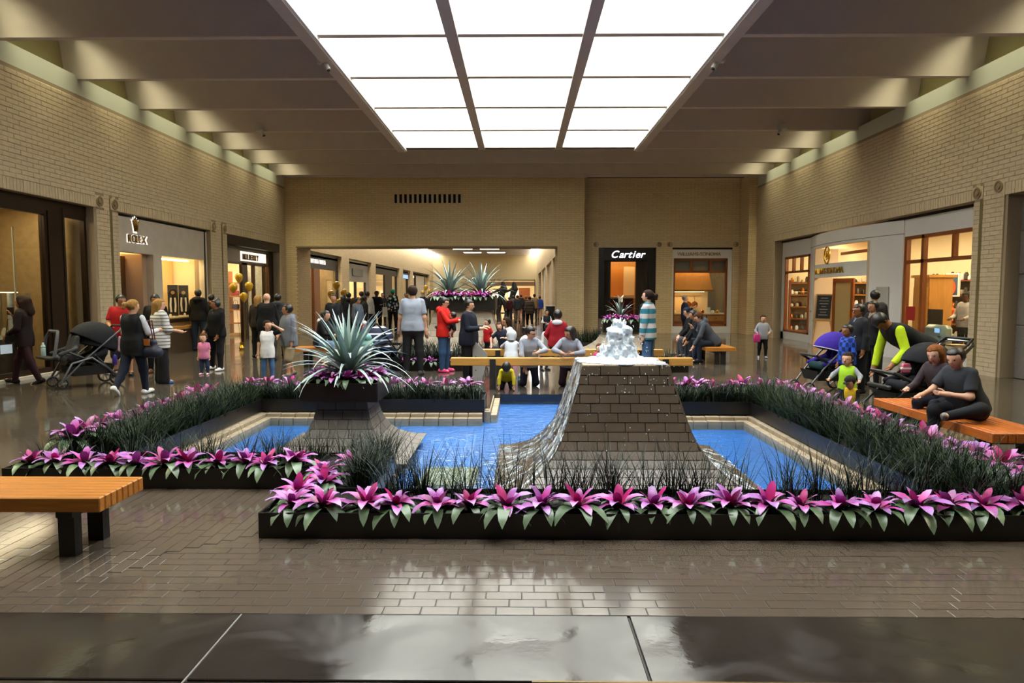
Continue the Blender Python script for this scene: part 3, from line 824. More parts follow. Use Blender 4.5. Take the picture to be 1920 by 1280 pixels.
curtain(CW[0] + .25, CW[0] + .52).build('curtain', CUR, w4, smooth=True); curtain(CW[1] - .78, CW[1] - .3).build('curtain', CUR, w4, smooth=True)
r = empty('wall_shop_4', kind='structure')
box('back_wall', WOODL, 2.6, 5.8, YC + 2.2, YC + 2.3, 0, 3.5, r); box('side_wall', WOODL, 2.6, 2.7, YC + .4, YC + 2.2, 0, 3.5, r); box('side_wall', WOODL, 5.7, 5.8, YC + .4, YC + 2.2, 0, 3.5, r)
box('shop_ceiling', WARMW, 2.6, 5.8, YC + .4, YC + 2.3, 3.3, 3.4, r); box('lamp_panel', emit('jeweller_lamp', (1, .7, .38), 16.0), 3.2, 5.2, YC + .8, YC + 1.5, 3.25, 3.29, r)
box('back_panel', mat('orange_panel', '#b8742a', 0.5), 3.66, 4.4, YC + 1.5, YC + 1.55, 1.45, 2.6, r); box('frame', mat('pale_frame', '#d8b98a', 0.5), 4.35, 4.8, YC + 1.4, YC + 1.5, 1.5, 2.7, r)
box('shelf', mat('pale_frame', '#d8b98a', 0.5), 3.6, 4.75, YC + .6, YC + 1.5, 1.38, 1.45, r)
box('red_panel', mat('burgundy_panel', '#6d1722', 0.6), 3.6, 4.75, YC + 1.3, YC + 1.35, .3, 1.38, r)
box('pedestal', WOODF, 3.7, 4.7, YC + .6, YC + 1.2, 0, .45, r)
sg = empty('shop_sign', (0, YC + .06, 0), label='white glowing Cartier script on the black board', cat='sign')
letters('Cartier', 0.40, emit('script_white', (0.93, 0.93, 1.0), 3.0), sg, (3.66, 0, 3.0), (1, 0, 0), (0, 0, 1), 0.03, shear=0.35, spacing=0.02, bold=0.004)

# ---- far wall: cookware shop window
w5 = empty('window_5', kind='structure')
box('white_surround', OFFW, SW[0], SW[1], y, y + .25, 2.98, 3.33, w5); box('white_surround', OFFW, SW[0], SW[0] + .08, y, y + .25, 0, 2.98, w5); box('white_surround', OFFW, SW[1] - .16, SW[1], y, y + .25, 0, 2.98, w5); box('white_surround', OFFW, SW[0] + .08, SW[1] - .16, y, y + .25, 0, .26, w5)
box('shadow_gap', BLACKM, SW[0], SW[1], y, y + .2, 3.33, 3.4, w5)
sx0, sx1 = SW[0] + .08, SW[1] - .16
for a, c, e, g in ((sx0, sx0 + .07, .26, 2.98), (sx1 - .07, sx1, .26, 2.98), (sx0, sx1, .26, .34), (sx0, sx1, 2.9, 2.98), (sx0, sx1, 2.4, 2.48), (sx0 + .68, sx0 + .78, 2.48, 2.9), (sx0 + 1.43, sx0 + 1.53, 2.48, 2.9)):
    box('frame', WOODF, a, c, y + .05, y + .15, e, g, w5)
box('pane', GLASS, sx0, sx1, y + .1, y + .108, .34, 2.4, w5)
for a, c in ((sx0 + .07, sx0 + .68), (sx0 + .78, sx0 + 1.43), (sx0 + 1.53, sx1 - .07)): box('pane', GLASS, a, c, y + .1, y + .108, 2.48, 2.9, w5)
r = empty('wall_shop_5', kind='structure')
box('back_wall', WARMW, 5.9, 7.9, YC + 1.5, YC + 1.6, 0, 3.5, r); box('back_wall', mat('olive_panel', '#6b6047', 0.6), 7.55, 9.5, YC + 2.0, YC + 2.1, 0, 3.5, r); box('side_wall', WARMW, 5.85, 5.95, YC + .4, YC + 2, 0, 3.5, r)
box('shop_ceiling', WARMW, 5.9, 9.5, YC + .4, YC + 2.1, 3.35, 3.45, r); box('lamp_panel', emit('cook_lamp', (1, .76, .46), 95.0), 6.2, 8.0, YC + .42, YC + .52, 3.28, 3.31, r)
box('lamp_blind', mat('grey_blind', '#8d8270', .7), 6.0, 8.5, YC + .37, YC + .39, 2.46, 3.3, r)  # blind added behind the transoms to hide lamp glow and steer it downward
hd = empty('range_hood', (6.98, YC + .95, 0), label='flared copper range hood with a brass rail in the far shop window', cat='range hood')
MB().add([(-.85, -.4, 1.72), (.85, -.4, 1.72), (.85, .4, 1.72), (-.85, .4, 1.72), (-.74, -.25, 2.42), (.74, -.25, 2.42), (.74, .4, 2.42), (-.74, .4, 2.42)], [(0, 3, 2, 1), (4, 5, 6, 7), (0, 1, 5, 4), (1, 2, 6, 5), (2, 3, 7, 6), (3, 0, 4, 7)]).build('canopy', mat('satin_copper', '#dc9a52', .28, metal=.5), hd)
box('rim', GOLD, -.9, .9, -.44, .42, 1.66, 1.73, hd)
box('hood_lamp', emit('hood_lamp', (1, .6, .25), 12.0), -.6, .6, -.1, .2, 1.64, 1.655, hd)
ck = empty('kitchen_counter', (6.95, YC + .9, 0), label='wooden kitchen counter with drawers in the far shop window', cat='counter')
box('body', WOODF, -.85, 1.45, -.3, .4, .0, .72, ck); box('worktop', WARMW, -.88, 1.5, -.34, .42, .72, .77, ck)
for k in range(3):
    d = bevel_box(-.8 + k * .75, -.1 + k * .75, -.325, -.3, .45, .68, .01).build('drawer', WOODL, ck); MB().lathe([(.02, 0), (.02, .03), (.001, .03)], 8, c=(-.45 + k * .75, -.36, .56), axis=1).build('knob', GOLD, d)
box('towel', WHITE, .05, .35, -.35, -.335, .35, .74, ck)
rk = empty('pot_rack', (6.95, YC + 1.45, 1.3), label='brass rail with hooks under the copper hood', cat='rack')
MB().tube([(-.65, -.05, .2), (.65, -.05, .2)], .012, 6).build('rail', GOLD, rk)
for k, x in enumerate((-.5, .1, .35)): MB().tube([(x, -.05, .2), (x, -.05, .05)], .006, 5).build('hook', GOLD, rk)
for k, (x, lb) in enumerate(((7.05, 'copper saucepan hanging on the left hook of the brass rail'), (7.32, 'copper saucepan hanging on the right hook of the brass rail'))):
    t = empty('saucepan', (x, YC + 1.38, 1.12), label=lb, cat='pan')
    MB().lathe([(.001, .06), (.12, .06), (.13, -.04), (.125, -.05), (.11, .03), (.001, .03)], 14, axis=1).build('bowl', COPPER, t, smooth=True)
    MB().tube([(0, 0, .12), (0, 0, .3)], .012, 6).build('handle', GOLD, t)
for k, (x, h, c, lb) in enumerate(((6.35, .1, WHITE, 'white dish on the left of the far kitchen counter'), (7.5, .14, COPPER, 'copper kettle on the far kitchen counter'), (7.75, .24, WHITE, 'white recipe card stood on the far kitchen counter'), (7.92, .12, WHITE, 'white mug on the far kitchen counter'), (8.12, .14, GOLD, 'brass pot at the right end of the far kitchen counter'))):
    t = empty('kitchenware', (x, YC + .8, .772), label=lb, cat='kitchenware')
    if k == 2: box('card', c, -.08, .08, -.01, .01, 0, h, t)
    else: MB().lathe([(.05, 0), (.08, .02), (.08, h * .7), (.04, h), (.001, h)], 12).build('body', c, t, smooth=True)
sg = empty('shop_sign', (0, y - .02, 0), label='gold WILLIAMS-SONOMA lettering above the far window', cat='sign')
letters('WILLIAMS-SONOMA', 0.2, mat('sign_gold_bright', '#b08c34', 0.35, metal=0.7), sg, (6.27, 0, 3.08), (1, 0, 0), (0, 0, 1), 0.02, spacing=0.55)

# ---- right wall: cookware shop front with bowed portal
r = shop_room('wall_shop_6', 1, 13.85, 24.5, 4.0, WARMW, 34.0, (1, 0.8, 0.52))
w6 = empty('window_6', kind='structure')
XS = 9.30
# right window bay
box('header', OFFW, XS, XS + .15, 13.85, 16.75, 2.95, 3.36, w6); box('base', OFFW, XS, XS + .15, 13.85, 16.75, 0, .25, w6); box('ledge', WOODF, XS - .02, XS + .6, 13.85, 16.75, .25, .31, w6)
for (a, c, e, g) in ((13.85, 13.93, .31, 2.95), (15.95, 16.05, .31, 2.95), (16.64, 16.75, .31, 2.95), (14.85, 14.93, 2.37, 2.88), (13.93, 16.66, 2.3, 2.38), (13.93, 16.66, 2.87, 2.95)):
    box('frame', WOODF, XS, XS + .1, a, c, e, g, w6)
box('pane', GLASS, XS + .05, XS + .058, 13.93, 16.66, .31, 2.9, w6)
# left window bay
box('header', OFFW, XS, XS + .15, 22.1, 24.45, 2.85, 3.36, w6); box('base', OFFW, XS, XS + .15, 22.1, 24.45, 0, .25, w6); box('pier', OFFW, XS, XS + .15, 24.2, 24.45, 0, 2.85, w6)
for (a, c, e, g) in ((22.2, 22.27, .25, 2.85), (24.13, 24.2, .25, 2.85), (22.2, 24.2, .25, .32), (22.2, 24.2, 2.78, 2.85), (22.2, 24.2, 2.28, 2.35), (22.85, 22.91, 2.35, 2.8), (23.5, 23.56, 2.35, 2.8)):
    box('frame', WOODF, XS, XS + .1, a, c, e, g, w6)
box('pane', GLASS, XS + .05, XS + .058, 22.27, 24.13, .32, 2.8, w6)
# bowed portal built of facets along an arc
def bow(yv): # plan curve: X at Y
    u = (yv - 19.45) / 2.65
    return XS - 0.42 * (1 - u * u)
def bow_strip(name, m, y0, y1, z0, z1, th=.16, dx=0.0, n=None):
    n = n or max(2, int((y1 - y0) / .25)); b = MB()
    v = []; f = []
    for i in range(n + 1):
        yy = y0 + (y1 - y0) * i / n; x = bow(yy) + dx
        v += [(x, yy, z0), (x, yy, z1), (x + th, yy, z1), (x + th, yy, z0)]
    for i in range(n):
        for k in range(4): f.append((4 * i + k, 4 * i + (k + 1) % 4, 4 * i + 4 + (k + 1) % 4, 4 * i + 4 + k))
    f.append((0, 3, 2, 1)); f.append((4 * n, 4 * n + 1, 4 * n + 2, 4 * n + 3))
    return b.add(v, f).build(name, m, w6)
bow_strip('portal_pier', OFFW, 16.8, 17.85, 0, 2.95); bow_strip('portal_pier', OFFW, 21.3, 22.1, 0, 2.95)
bow_strip('portal_band', OFFW, 17.85, 21.3, 2.06, 2.45); bow_strip('portal_head', OFFW, 16.8, 22.1, 2.95, 3.36)
bow_strip('portal_line', mat('grey_line', '#77706a', 0.6), 16.8, 22.1, 3.02, 3.035, dx=-.006)
bow_strip('portal_reveal', mat('portal_reveal_paint', '#cdb99a', 0.6), 21.2, 21.3, 0, 2.95, th=.7, n=1); bow_strip('portal_reveal', mat('portal_reveal_paint', '#cdb99a', 0.6), 17.85, 17.95, 0, 2.95, th=.6, n=1)
bow_strip('transom_bar', WOODF, 17.95, 20.6, 2.72, 2.8, th=.08, dx=.6)
bow_strip('plaque', mat('plaque_grey', '#b4afa8', 0.5), 17.15, 17.55, .95, 1.75, th=.02, dx=-.03)
bow_strip('plaque', mat('plaque_grey', '#b4afa8', 0.5), 21.5, 21.75, 1.0, 1.05, th=.02, dx=-.03)
box('shadow_gap', BLACKM, XS - .02, XS + .2, 13.85, 24.5, 3.36, ZO, w6)
box('return_wall', WARMW, XS + .35, XS + 1.0, 21.3, 21.4, 0, 2.95, w6)
dr = empty('door_1', (9.35, 19.9, 0), rz=0.25, kind='structure')
for (a, c, e, g) in ((-.42, -.32, 0, 2.02), (.32, .42, 0, 2.02), (-.32, .32, 0, .18), (-.32, .32, 1.9, 2.02)): box('door_frame', WOODF, -.03, .03, a, c, e, g, dr)
box('pane', mat('etched_glass', '#b59a64', 0.3), -.01, .01, -.32, .32, .18, 1.9, dr)
h = MB().tube([(-.08, -.36, .85), (-.08, -.36, 1.15)], .015, 6).build('handle', GOLD, dr)
sg = empty('shop_sign', (0, 0, 0), label='gold WILLIAMS-SONOMA lettering along the bowed white portal', cat='sign')
tx = 'WILLIAMS-SONOMA'; gm = mat('sign_gold_bright', '#b08c34', 0.35, metal=0.7)
yy = 21.05
for ch in tx:
    d = (bow(yy - .1) - bow(yy + .1)) / .2
    yy -= letters(ch, 0.24, gm, sg, (bow(yy) - .03, yy, 2.16), (-d * -1, -1, 0), (0, 0, 1), 0.03, spacing=0.62)
em = empty('emblem', (bow(19.9) - .05, 19.9, 2.68), label='oval gold monogram emblem standing over the portal lettering', cat='emblem')
ring = [(0, .16 * math.cos(a), .24 * math.sin(a)) for a in [2 * PI * k / 24 for k in range(24)]]
MB().tube(ring, .022, 6, closed=True).build('ring', GOLD, em, smooth=True)
MB().tube([(0, .1, .1), (0, .06, -.1), (0, 0, .08), (0, -.06, -.1), (0, -.1, .1)], .016, 6).build('monogram', GOLD, em)
MB().tube([(0, -.06, .12), (0, .05, .1), (0, .05, .02), (0, -.05, -.02), (0, -.05, -.1), (0, .06, -.12)], .014, 6).build('monogram', GOLD, em)
box('stand', WHITE, .0, .05, -.05, .05, -.26, -.22, em)
# easel with chalkboard menu
ez = empty('easel', (9.3, 20.95, 0), rz=-1.05, label='wooden easel holding a chalkboard in the shop doorway', cat='easel')
EW = mat('easel_wood', '#b08a55', 0.5)
for x in (-.28, .28): MB().tube([(x * 1.15, -.12, 0), (x * .75, .02, 1.45)], .02, 6).build('leg', EW, ez)
MB().tube([(0, .5, 0), (0, .03, 1.4)], .018, 6).build('leg', EW, ez)
box('tray', EW, -.34, .34, -.12, -.04, .74, .78, ez)
cb = empty('chalkboard', (9.3, 20.95, .785), rz=-1.05, label='black chalkboard with white writing on the wooden easel', cat='chalkboard')
MB().add([(-.29, -.10, 0), (.29, -.10, 0), (.29, -.02, .78), (-.29, -.02, .78), (-.29, -.07, 0), (.29, -.07, 0), (.29, .01, .78), (-.29, .01, .78)], [(0, 1, 2, 3), (7, 6, 5, 4), (0, 4, 5, 1), (1, 5, 6, 2), (2, 6, 7, 3), (3, 7, 4, 0)]).build('frame', EW, cb)
MB().add([(-.25, -.1005, .04), (.25, -.1005, .04), (.25, -.0285, .74), (-.25, -.0285, .74)], [(0, 1, 2, 3)]).build('slate', mat('slate_black', '#16140f', 0.6), cb)
for k in range(7):
    z = .65 - k * .085; yy_ = -.102 + .0975 * z
    w = (.12, .17, .15, .08, .14, .1, .16)[k]
    box('chalk_line', mat('chalk', '#b9b5ac', 0.8), -w, w, yy_ - .003, yy_, z, z + .014, cb)
# shelves and goods inside
def goods_shelf(x, y, rz, label, n=5, w=1.6, col=WOODF):
    t = empty('shelf_unit', (x, y, 0), rz=rz, label=label, cat='shelf')
    box('back', mat('shelf_back_dark', '#4a3420', 0.6), -w / 2, w / 2, .28, .3, 0, 2.0, t)
    for s in (-1, 1): box('side', col, s * w / 2 - .03, s * w / 2 + .03, 0, .3, 0, 2.05, t)
    for k in range(n):
        z = .25 + k * .42
        box('shelf', col, -w / 2, w / 2, 0, .3, z, z + .035, t)
        x_ = -w / 2 + .12
        while x_ < w / 2 - .1:
            h = random.uniform(.1, .26); q = random.choice([COPPER, WHITE, STEEL, mat('jar_cream', '#b5a98e', 0.4), mat('jar_glass', '#9a9480', 0.2), mat('jar_dark', '#3a2f26', 0.4)])
            MB().lathe([(.04, 0), (.06, .02), (.06, h * .7), (.03, h), (.001, h)], 8, c=(x_, .14, z + .035)).build('jar', q, t, smooth=True)
            x_ += random.uniform(.14, .22)
goods_shelf(9.98, 24.2, 0, 'dark shelf unit of jars behind the left bay of the white shop front', w=.95)
goods_shelf(11.7, 24.2, 0, 'shelf unit with copper ware seen through the portal', w=1.9, col=WOODL)
goods_shelf(12.6, 20.2, -PI / 2, 'wooden shelf unit of cook books behind the right bay', w=2.4)
t = empty('cupboard', (10.9, 18.2, 0), label='tall honey coloured cupboard behind the right shop window', cat='cupboard')
box('body', WOODL, -.3, .3, -.35, .35, 0, 2.0, t); box('cornice', WOODL, -.36, .36, -.41, .41, 2.0, 2.07, t)
box('door', WOODL, -.33, -.3, -.32, .32, .1, 1.75, t)
t = empty('wall_picture', (12.25, 19.5, 1.5), label='framed picture of orange food on blue in the right shop', cat='picture')
box('frame', WHITE, -.05, 0, -.3, .3, 0, .65, t); box('print', mat('print_blue', '#2d4a66', 0.5), -.055, -.05, -.26, .26, .04, .61, t)
MB().lathe([(.2, 0), (.2, .01), (.001, .01)], 16, c=(-.066, 0, .25), axis=0).build('dish_print', mat('print_orange', '#c4501e', 0.5), t)
t = empty('notice', (XS - .01, 16.35, .95), label='small red notice on the tall window pane', cat='notice')
box('sheet', mat('notice_red', '#a3201c', 0.5), -.01, 0, -.18, .18, 0, .33, t)
t = empty('toaster', (9.7, 15.85, .312), label='large pale blue toaster on the shop window ledge', cat='toaster')
bevel_box(-.14, .14, -.3, .45, .05, .55, .08).build('body', mat('pale_blue_enamel', '#8fa6a2', 0.3), t, smooth=True)
box('foot', STEEL, -.13, .13, -.28, .43, 0, .05, t); box('screen', emit('toaster_screen', (.3, .55, 1), 1.0), -.145, -.14, -.2, -.02, .38, .48, t); MB().tube([(-.15, -.25, .3), (-.2, -.25, .3)], .02, 6).build('lever', STEEL, t)
t = empty('serving_tray', (9.6, 15.1, .312), label='cream tray with dark rim beside the pale blue toaster', cat='tray')
bevel_box(-.16, .16, -.14, .16, 0, .16, .03).build('body', WARMW, t, smooth=True); box('rim', BLACKM, -.17, .17, -.15, .17, .13, .15, t)
t = empty('chalk_sign', (10.2, 16.9, 0), label='black standing board inside the right shop window', cat='sign board')
box('board', mat('slate_black', '#16140f', 0.6), -.02, .02, -.28, .28, .5, 1.2, t); box('post', BLACKM, -.02, .02, -.03, .03, 0, .5, t)
for k, (y_, c) in enumerate(((18.65, 'orange'), (19.05, 'red'), (19.42, 'orange'))):
    t = empty('casserole', (11.7, y_, 1.0), label=f'{c} casserole pot, {ordinal(k)} on the stand inside the right shop', cat='pot')
    MB().lathe([(.12, 0), (.15, .05), (.15, .15), (.05, .19), (.02, .22), (.001, .22)], 14).build('body', mat('pot_' + c, {'orange': '#d2521a', 'red': '#b0301a'}[c], 0.3), t, smooth=True)
t = empty('stand_table', (11.7, 19.03, 0), label='wooden stand carrying orange pots inside the right shop', cat='table')
box('top', WOODL, -.3, .3, -.6, .6, .95, 1.0, t)
for a in (-.25, .22):
    for c in (-.55, .52): box('leg', WOODL, a, a + .04, c, c + .04, 0, .95, t)

# ---- right nearest: granite entrance
w7 = empty('wall_granite', kind='structure')
box('backing', BLACKM, 9.45, 9.55, 8.3, 13.0, 0, ZO, w7)
zs = [0, 1.0, 1.95, 2.75, ZO]
for k in range(4):
    for a, c in ((12.2, 12.93), (11.75, 12.19), (10.9, 11.6)):
        bevel_box(9.32, 9.45, a, c, zs[k] + .006, zs[k + 1] - .006, .006).build('granite_panel', GRANITE, w7)
box('reveal', mat('tan_jamb', '#a39178', 0.6), WX + .02, 9.45, 12.93, 13.0, 0, ZO, w7)

# ---- far concourse shop fronts on the left
def conc_shop(y0, y1, head, hm, fm, back, light, doors):
    e = empty('window_%d' % (8 + OPC.index((y0, y1))), kind='structure')
    X = -9.25
    box('header', hm, X - .1, X, y0, y1, ZO - head, ZO - .04, e)
    for (a, c, m) in doors: box('post' if c - a < 1 else 'panel', m, X - .1, X + .02, y0 + a, y0 + c, 0, ZO - head, e)
    box('pane', GLASS, X - .06, X - .05, y0, y1, 0, ZO - head, e)
    box('back_wall', back, X - 2.3, X - 2.2, y0, y1, 0, ZO, e); box('side_wall', back, X - 2.2, X - .2, y1 - .05, y1, 0, ZO, e)
    box('shop_ceiling', WARMW, X - 2.2, X, y0, y1, 3.2, 3.3, e)
    box('lamp_panel', emit(f'conc_lamp_{light}', (1, .78, .52), light * 1.8), X - 1.4, X - .7, y0 + .4, y1 - .4, 3.12, 3.15, e)
    return e
HDK = mat('dark_grey_header', '#3a3733', 0.5)
conc_shop(29.4, 34.7, .72, HDK, None, AMBER, 8.0, ((0, .1, HDK), (1.2, 2.1, WOODF), (5.2, 5.3, BLACKM)))
sg = empty('shop_sign', (-9.22, 0, 0), label='white BOTTEGA VENETA lettering on the dark grey header', cat='sign')
letters('BOTTEGA VENETA', 0.28, emit('letter_white', (1, .95, .92), 1.0), sg, (0, 30.1, 2.93), (0, 1, 0), (0, 0, 1), .03, spacing=.75, width=.95)
conc_shop(36.2, 41.6, 1.2, mat('pale_grey_front', '#a9a59d', 0.6), None, WARMW, 14.0, ((0, .25, mat('pale_grey_front', '#a9a59d', 0.6)), (.45, .65, BLACKM), (2.2, 2.4, BLACKM), (4.6, 4.75, BLACKM), (4.75, 5.4, mat('pale_grey_front', '#a9a59d', 0.6))))
sg = empty('shop_sign', (-9.22, 0, 0), label='grey sign plate on the pale shop front along the concourse', cat='sign')
box('plate', mat('grey_plate', '#6c6862', 0.5), 0, .04, 37.6, 40.0, 2.55, 2.95, sg)
conc_shop(42.9, 51.4, .6, HDK, None, WARMW, 5.0, ((0, .4, HDK), (3.8, 6.4, BLACKM), (8.2, 8.4, BLACKM)))
conc_shop(52.9, 56.5, .7, HDK, None, WARMW, 5.0, ((0, .3, HDK), (3.2, 3.5, BLACKM)))
sg = empty('shop_sign', (-9.22, 0, 0), label='small blue glowing sign on the narrow concourse shop', cat='sign')
box('plate', emit('blue_sign', (.35, .6, 1), 1.0), 0, .04, 53.3, 56.1, 2.75, 3.05, sg)
conc_shop(57.9, 68.5, .3, HDK, None, STONE, 4.0, ((2.4, 2.8, BLACKM), (3, 8, STONE), (8.2, 8.6, BLACKM)))
# ================================================================== sunken pool, planters, fountains
TILE = mat('brown_glazed_tile', '#5b4e40', 0.3, spec=0.6, var=0.14, scale=4, bump=0.04, bscale=50)
TILEG = mat('grey_tile', '#6d665c', 0.5, var=0.12, scale=4)
COPE = mat('tan_coping_brick', '#9a8a70', 0.6, var=0.12, scale=6, bump=0.1, bscale=70)
SOIL = mat('dark_soil', '#120e0a', 0.95, var=0.3, scale=20, bump=0.4, bscale=40)
# basin
bs = MB(); BLUE = mat('blue_pool_paint', '#1868ae', 0.5, var=0.12, scale=1.5)
bs.quad((-3.6, 4.8, -.16), (3.2, 4.8, -.16), (3.2, 10.8, -.16), (-3.6, 10.8, -.16))
BASIN = bs.build('pool_basin', BLUE, label='blue painted basin of the sunken pool', cat='basin')
for (x0, x1, y0, y1) in ((-3.6, -3.5, 5.9, 9.4), (3.1, 3.2, 4.8, 9.2), (-1.3, 3.2, 4.8, 4.86), (-3.6, -1.1, 5.9, 5.96), (-1.3, -1.2, 4.8, 5.96), (-3.6, -.42, 9.3, 9.4), (-.5, -.42, 9.4, 10.8), (1.5, 1.6, 9.2, 10.8), (1.5, 3.2, 9.1, 9.2)):
    box('basin_wall', COPE, x0, x1, y0, y1, -.34, -.004, BASIN)
box('weir_wall', mat('wet_black_stone', '#1b1a1a', 0.15, spec=0.8), -.42, 1.5, 10.72, 10.8, -.34, -.001, BASIN)
def water_mat():
    m, t, b, out = nt('pool_water'); t.nodes.remove(b); L = t.links
    tc = t.nodes.new('ShaderNodeTexCoord'); mp = t.nodes.new('ShaderNodeMapping'); L.new(tc.outputs['Object'], mp.inputs[0])
    mp.inputs['Scale'].default_value = (1.0, 2.2, 1)
    n1 = t.nodes.new('ShaderNodeTexNoise'); n1.inputs['Scale'].default_value = 5.5; n1.inputs['Detail'].default_value = 3; n1.inputs['Distortion'].default_value = 0.8; L.new(mp.outputs[0], n1.inputs[0])
    n2 = t.nodes.new('ShaderNodeTexNoise'); n2.inputs['Scale'].default_value = 22; n2.inputs['Detail'].default_value = 2; L.new(mp.outputs[0], n2.inputs[0])
    ad = t.nodes.new('ShaderNodeMath'); ad.operation = 'MULTIPLY_ADD'; ad.inputs[1].default_value = 0.35; L.new(n2.outputs[0], ad.inputs[0]); L.new(n1.outputs[0], ad.inputs[2])
    bp = t.nodes.new('ShaderNodeBump'); bp.inputs['Strength'].default_value = 0.55; bp.inputs['Distance'].default_value = 0.05; L.new(ad.outputs[0], bp.inputs['Height'])
    tr = t.nodes.new('ShaderNodeBsdfTransparent'); tr.inputs[0].default_value = (0.78, 0.92, 1.0, 1)
    gl = t.nodes.new('ShaderNodeBsdfGlossy'); gl.inputs['Roughness'].default_value = 0.03; L.new(bp.outputs[0], gl.inputs['Normal'])
    lw = t.nodes.new('ShaderNodeLayerWeight'); lw.inputs[0].default_value = 0.5; L.new(bp.outputs[0], lw.inputs['Normal'])
    pw = t.nodes.new('ShaderNodeMath'); pw.operation = 'POWER'; pw.inputs[1].default_value = 5.0; L.new(lw.outputs['Facing'], pw.inputs[0])
    fr = t.nodes.new('ShaderNodeMath'); fr.operation = 'MULTIPLY_ADD'; fr.inputs[1].default_value = 0.9; fr.inputs[2].default_value = 0.025; L.new(pw.outputs[0], fr.inputs[0])
    mx = t.nodes.new('ShaderNodeMixShader'); L.new(fr.outputs[0], mx.inputs[0]); L.new(tr.outputs[0], mx.inputs[1]); L.new(gl.outputs[0], mx.inputs[2]); L.new(mx.outputs[0], out.inputs[0])
    return m
WATER = water_mat()
wt = MB(); Zw = -.10
for (x0, x1, y0, y1) in ((-3.5, 3.1, 5.96, 9.1), (-1.2, 3.1, 4.86, 5.96), (-.42, 1.5, 9.1, 10.72)): wt.quad((x0, y0, Zw), (x1, y0, Zw), (x1, y1, Zw), (x0, y1, Zw))
wt.build('pool_water', WATER, label='rippled clear water over the blue pool', cat='water', kind='stuff')
# ripples that carry foam near the fountain foot
# coping: two courses of bricks stepping down to the water
def coping_run(p0, p1, inward):
    """p0->p1 along the planter's inner face; inward = unit direction to the water"""
    p0, p1, n = Vector(p0), Vector(p1), Vector(inward); d = (p1 - p0); L = d.length; d.normalize()
    for c, (o0, o1, z0, z1) in enumerate(((0.0, 0.10, -.3, -.012), (0.10, 0.19, -.3, -.055))):
        k = int(round(L / .195)); w = L / k
        for i in range(k):
            a = p0 + d * (w * i + .004) + n * o0; b = p0 + d * (w * (i + 1) - .004) + n * (o1 - .004)
            x0, x1 = sorted((a.x, b.x)); y0, y1 = sorted((a.y, b.y))
            bevel_box(x0, x1, y0, y1, z0, z1 + random.uniform(-.002, .002), .005).build('coping_brick', COPE, BASIN)
coping_run((3.07, 5.0), (3.07, 8.93), (-1, 0)); coping_run((-3.5, 6.1), (-3.5, 9.1), (1, 0))
coping_run((-3.4, 9.12), (-.5, 9.12), (0, -1)); coping_run((1.7, 8.93), (2.97, 8.93), (0, -1)); coping_run((-.5, 9.2), (-.5, 10.7), (1, 0))
# ---------------------------------------------------------------- planter troughs
def trough(name, x0, x1, y0, y1, h, label, soil=True, seams='x'):
    t = empty(name, ((x0 + x1) / 2, (y0 + y1) / 2, 0), label=label, cat='planter', group='low steel planters')
    cx, cy = (x0 + x1) / 2, (y0 + y1) / 2
    a, c, e, g = x0 - cx, x1 - cx, y0 - cy, y1 - cy
    th = .012
    def run(lo, hi): # panels with visible joints about every 2 m
        n = max(1, int(round((hi - lo) / 2.1))); return [(lo + (hi - lo) * i / n + (.001 if i else 0), lo + (hi - lo) * (i + 1) / n - (.001 if i < n - 1 else 0)) for i in range(n)]
    for p, q in run(a, c):
        box('side_panel', STEEL, p, q, e, e + th, 0, h, t); box('side_panel', STEEL, p, q, g - th, g, 0, h, t)
    for p, q in run(e + th, g - th):
        box('end_panel', STEEL, a, a + th, p, q, 0, h, t); box('end_panel', STEEL, c - th, c, p, q, 0, h, t)
    if soil: box('soil', SOIL, a + th, c - th, e + th, g - th, 0.0, h - .035, t)
    return t
PH = .167
trough('planter', -1.71, 3.03, 4.35, 4.93, PH, 'long dark steel planter nearest the viewer in front of the fountain')
trough('planter', -1.71, -1.12, 4.93, 6.05, PH, 'short planter return stepping back at the left of the front planter')
trough('planter', -4.25, -1.71, 5.46, 6.05, PH, 'dark steel planter behind the near wooden bench')
trough('planter', -4.25, -3.5, 6.05, 9.12, PH, 'long planter along the left side of the pool')
trough('planter', -4.25, -.48, 9.12, 9.85, PH, 'planter along the back left edge of the pool')
trough('planter', 3.03, 3.78, 4.35, 8.95, PH, 'long planter along the right side of the pool')
trough('planter', 1.62, 3.78, 8.95, 9.7, PH, 'planter along the back right edge of the pool')
trough('planter', -2.9, -.75, 13.95, 14.55, PH, 'planter behind the standing women left of the wooden rails')
trough('planter', 2.45, 3.4, 13.75, 14.4, PH, 'short planter below the right end of the wooden rail')
trough('planter', 1.1, 3.4, 19.8, 20.4, PH, 'far planter in front of the Cartier window')
trough('planter', -2.9, -.3, 16.3, 16.8, PH, 'planter before the tall far planter pedestal')
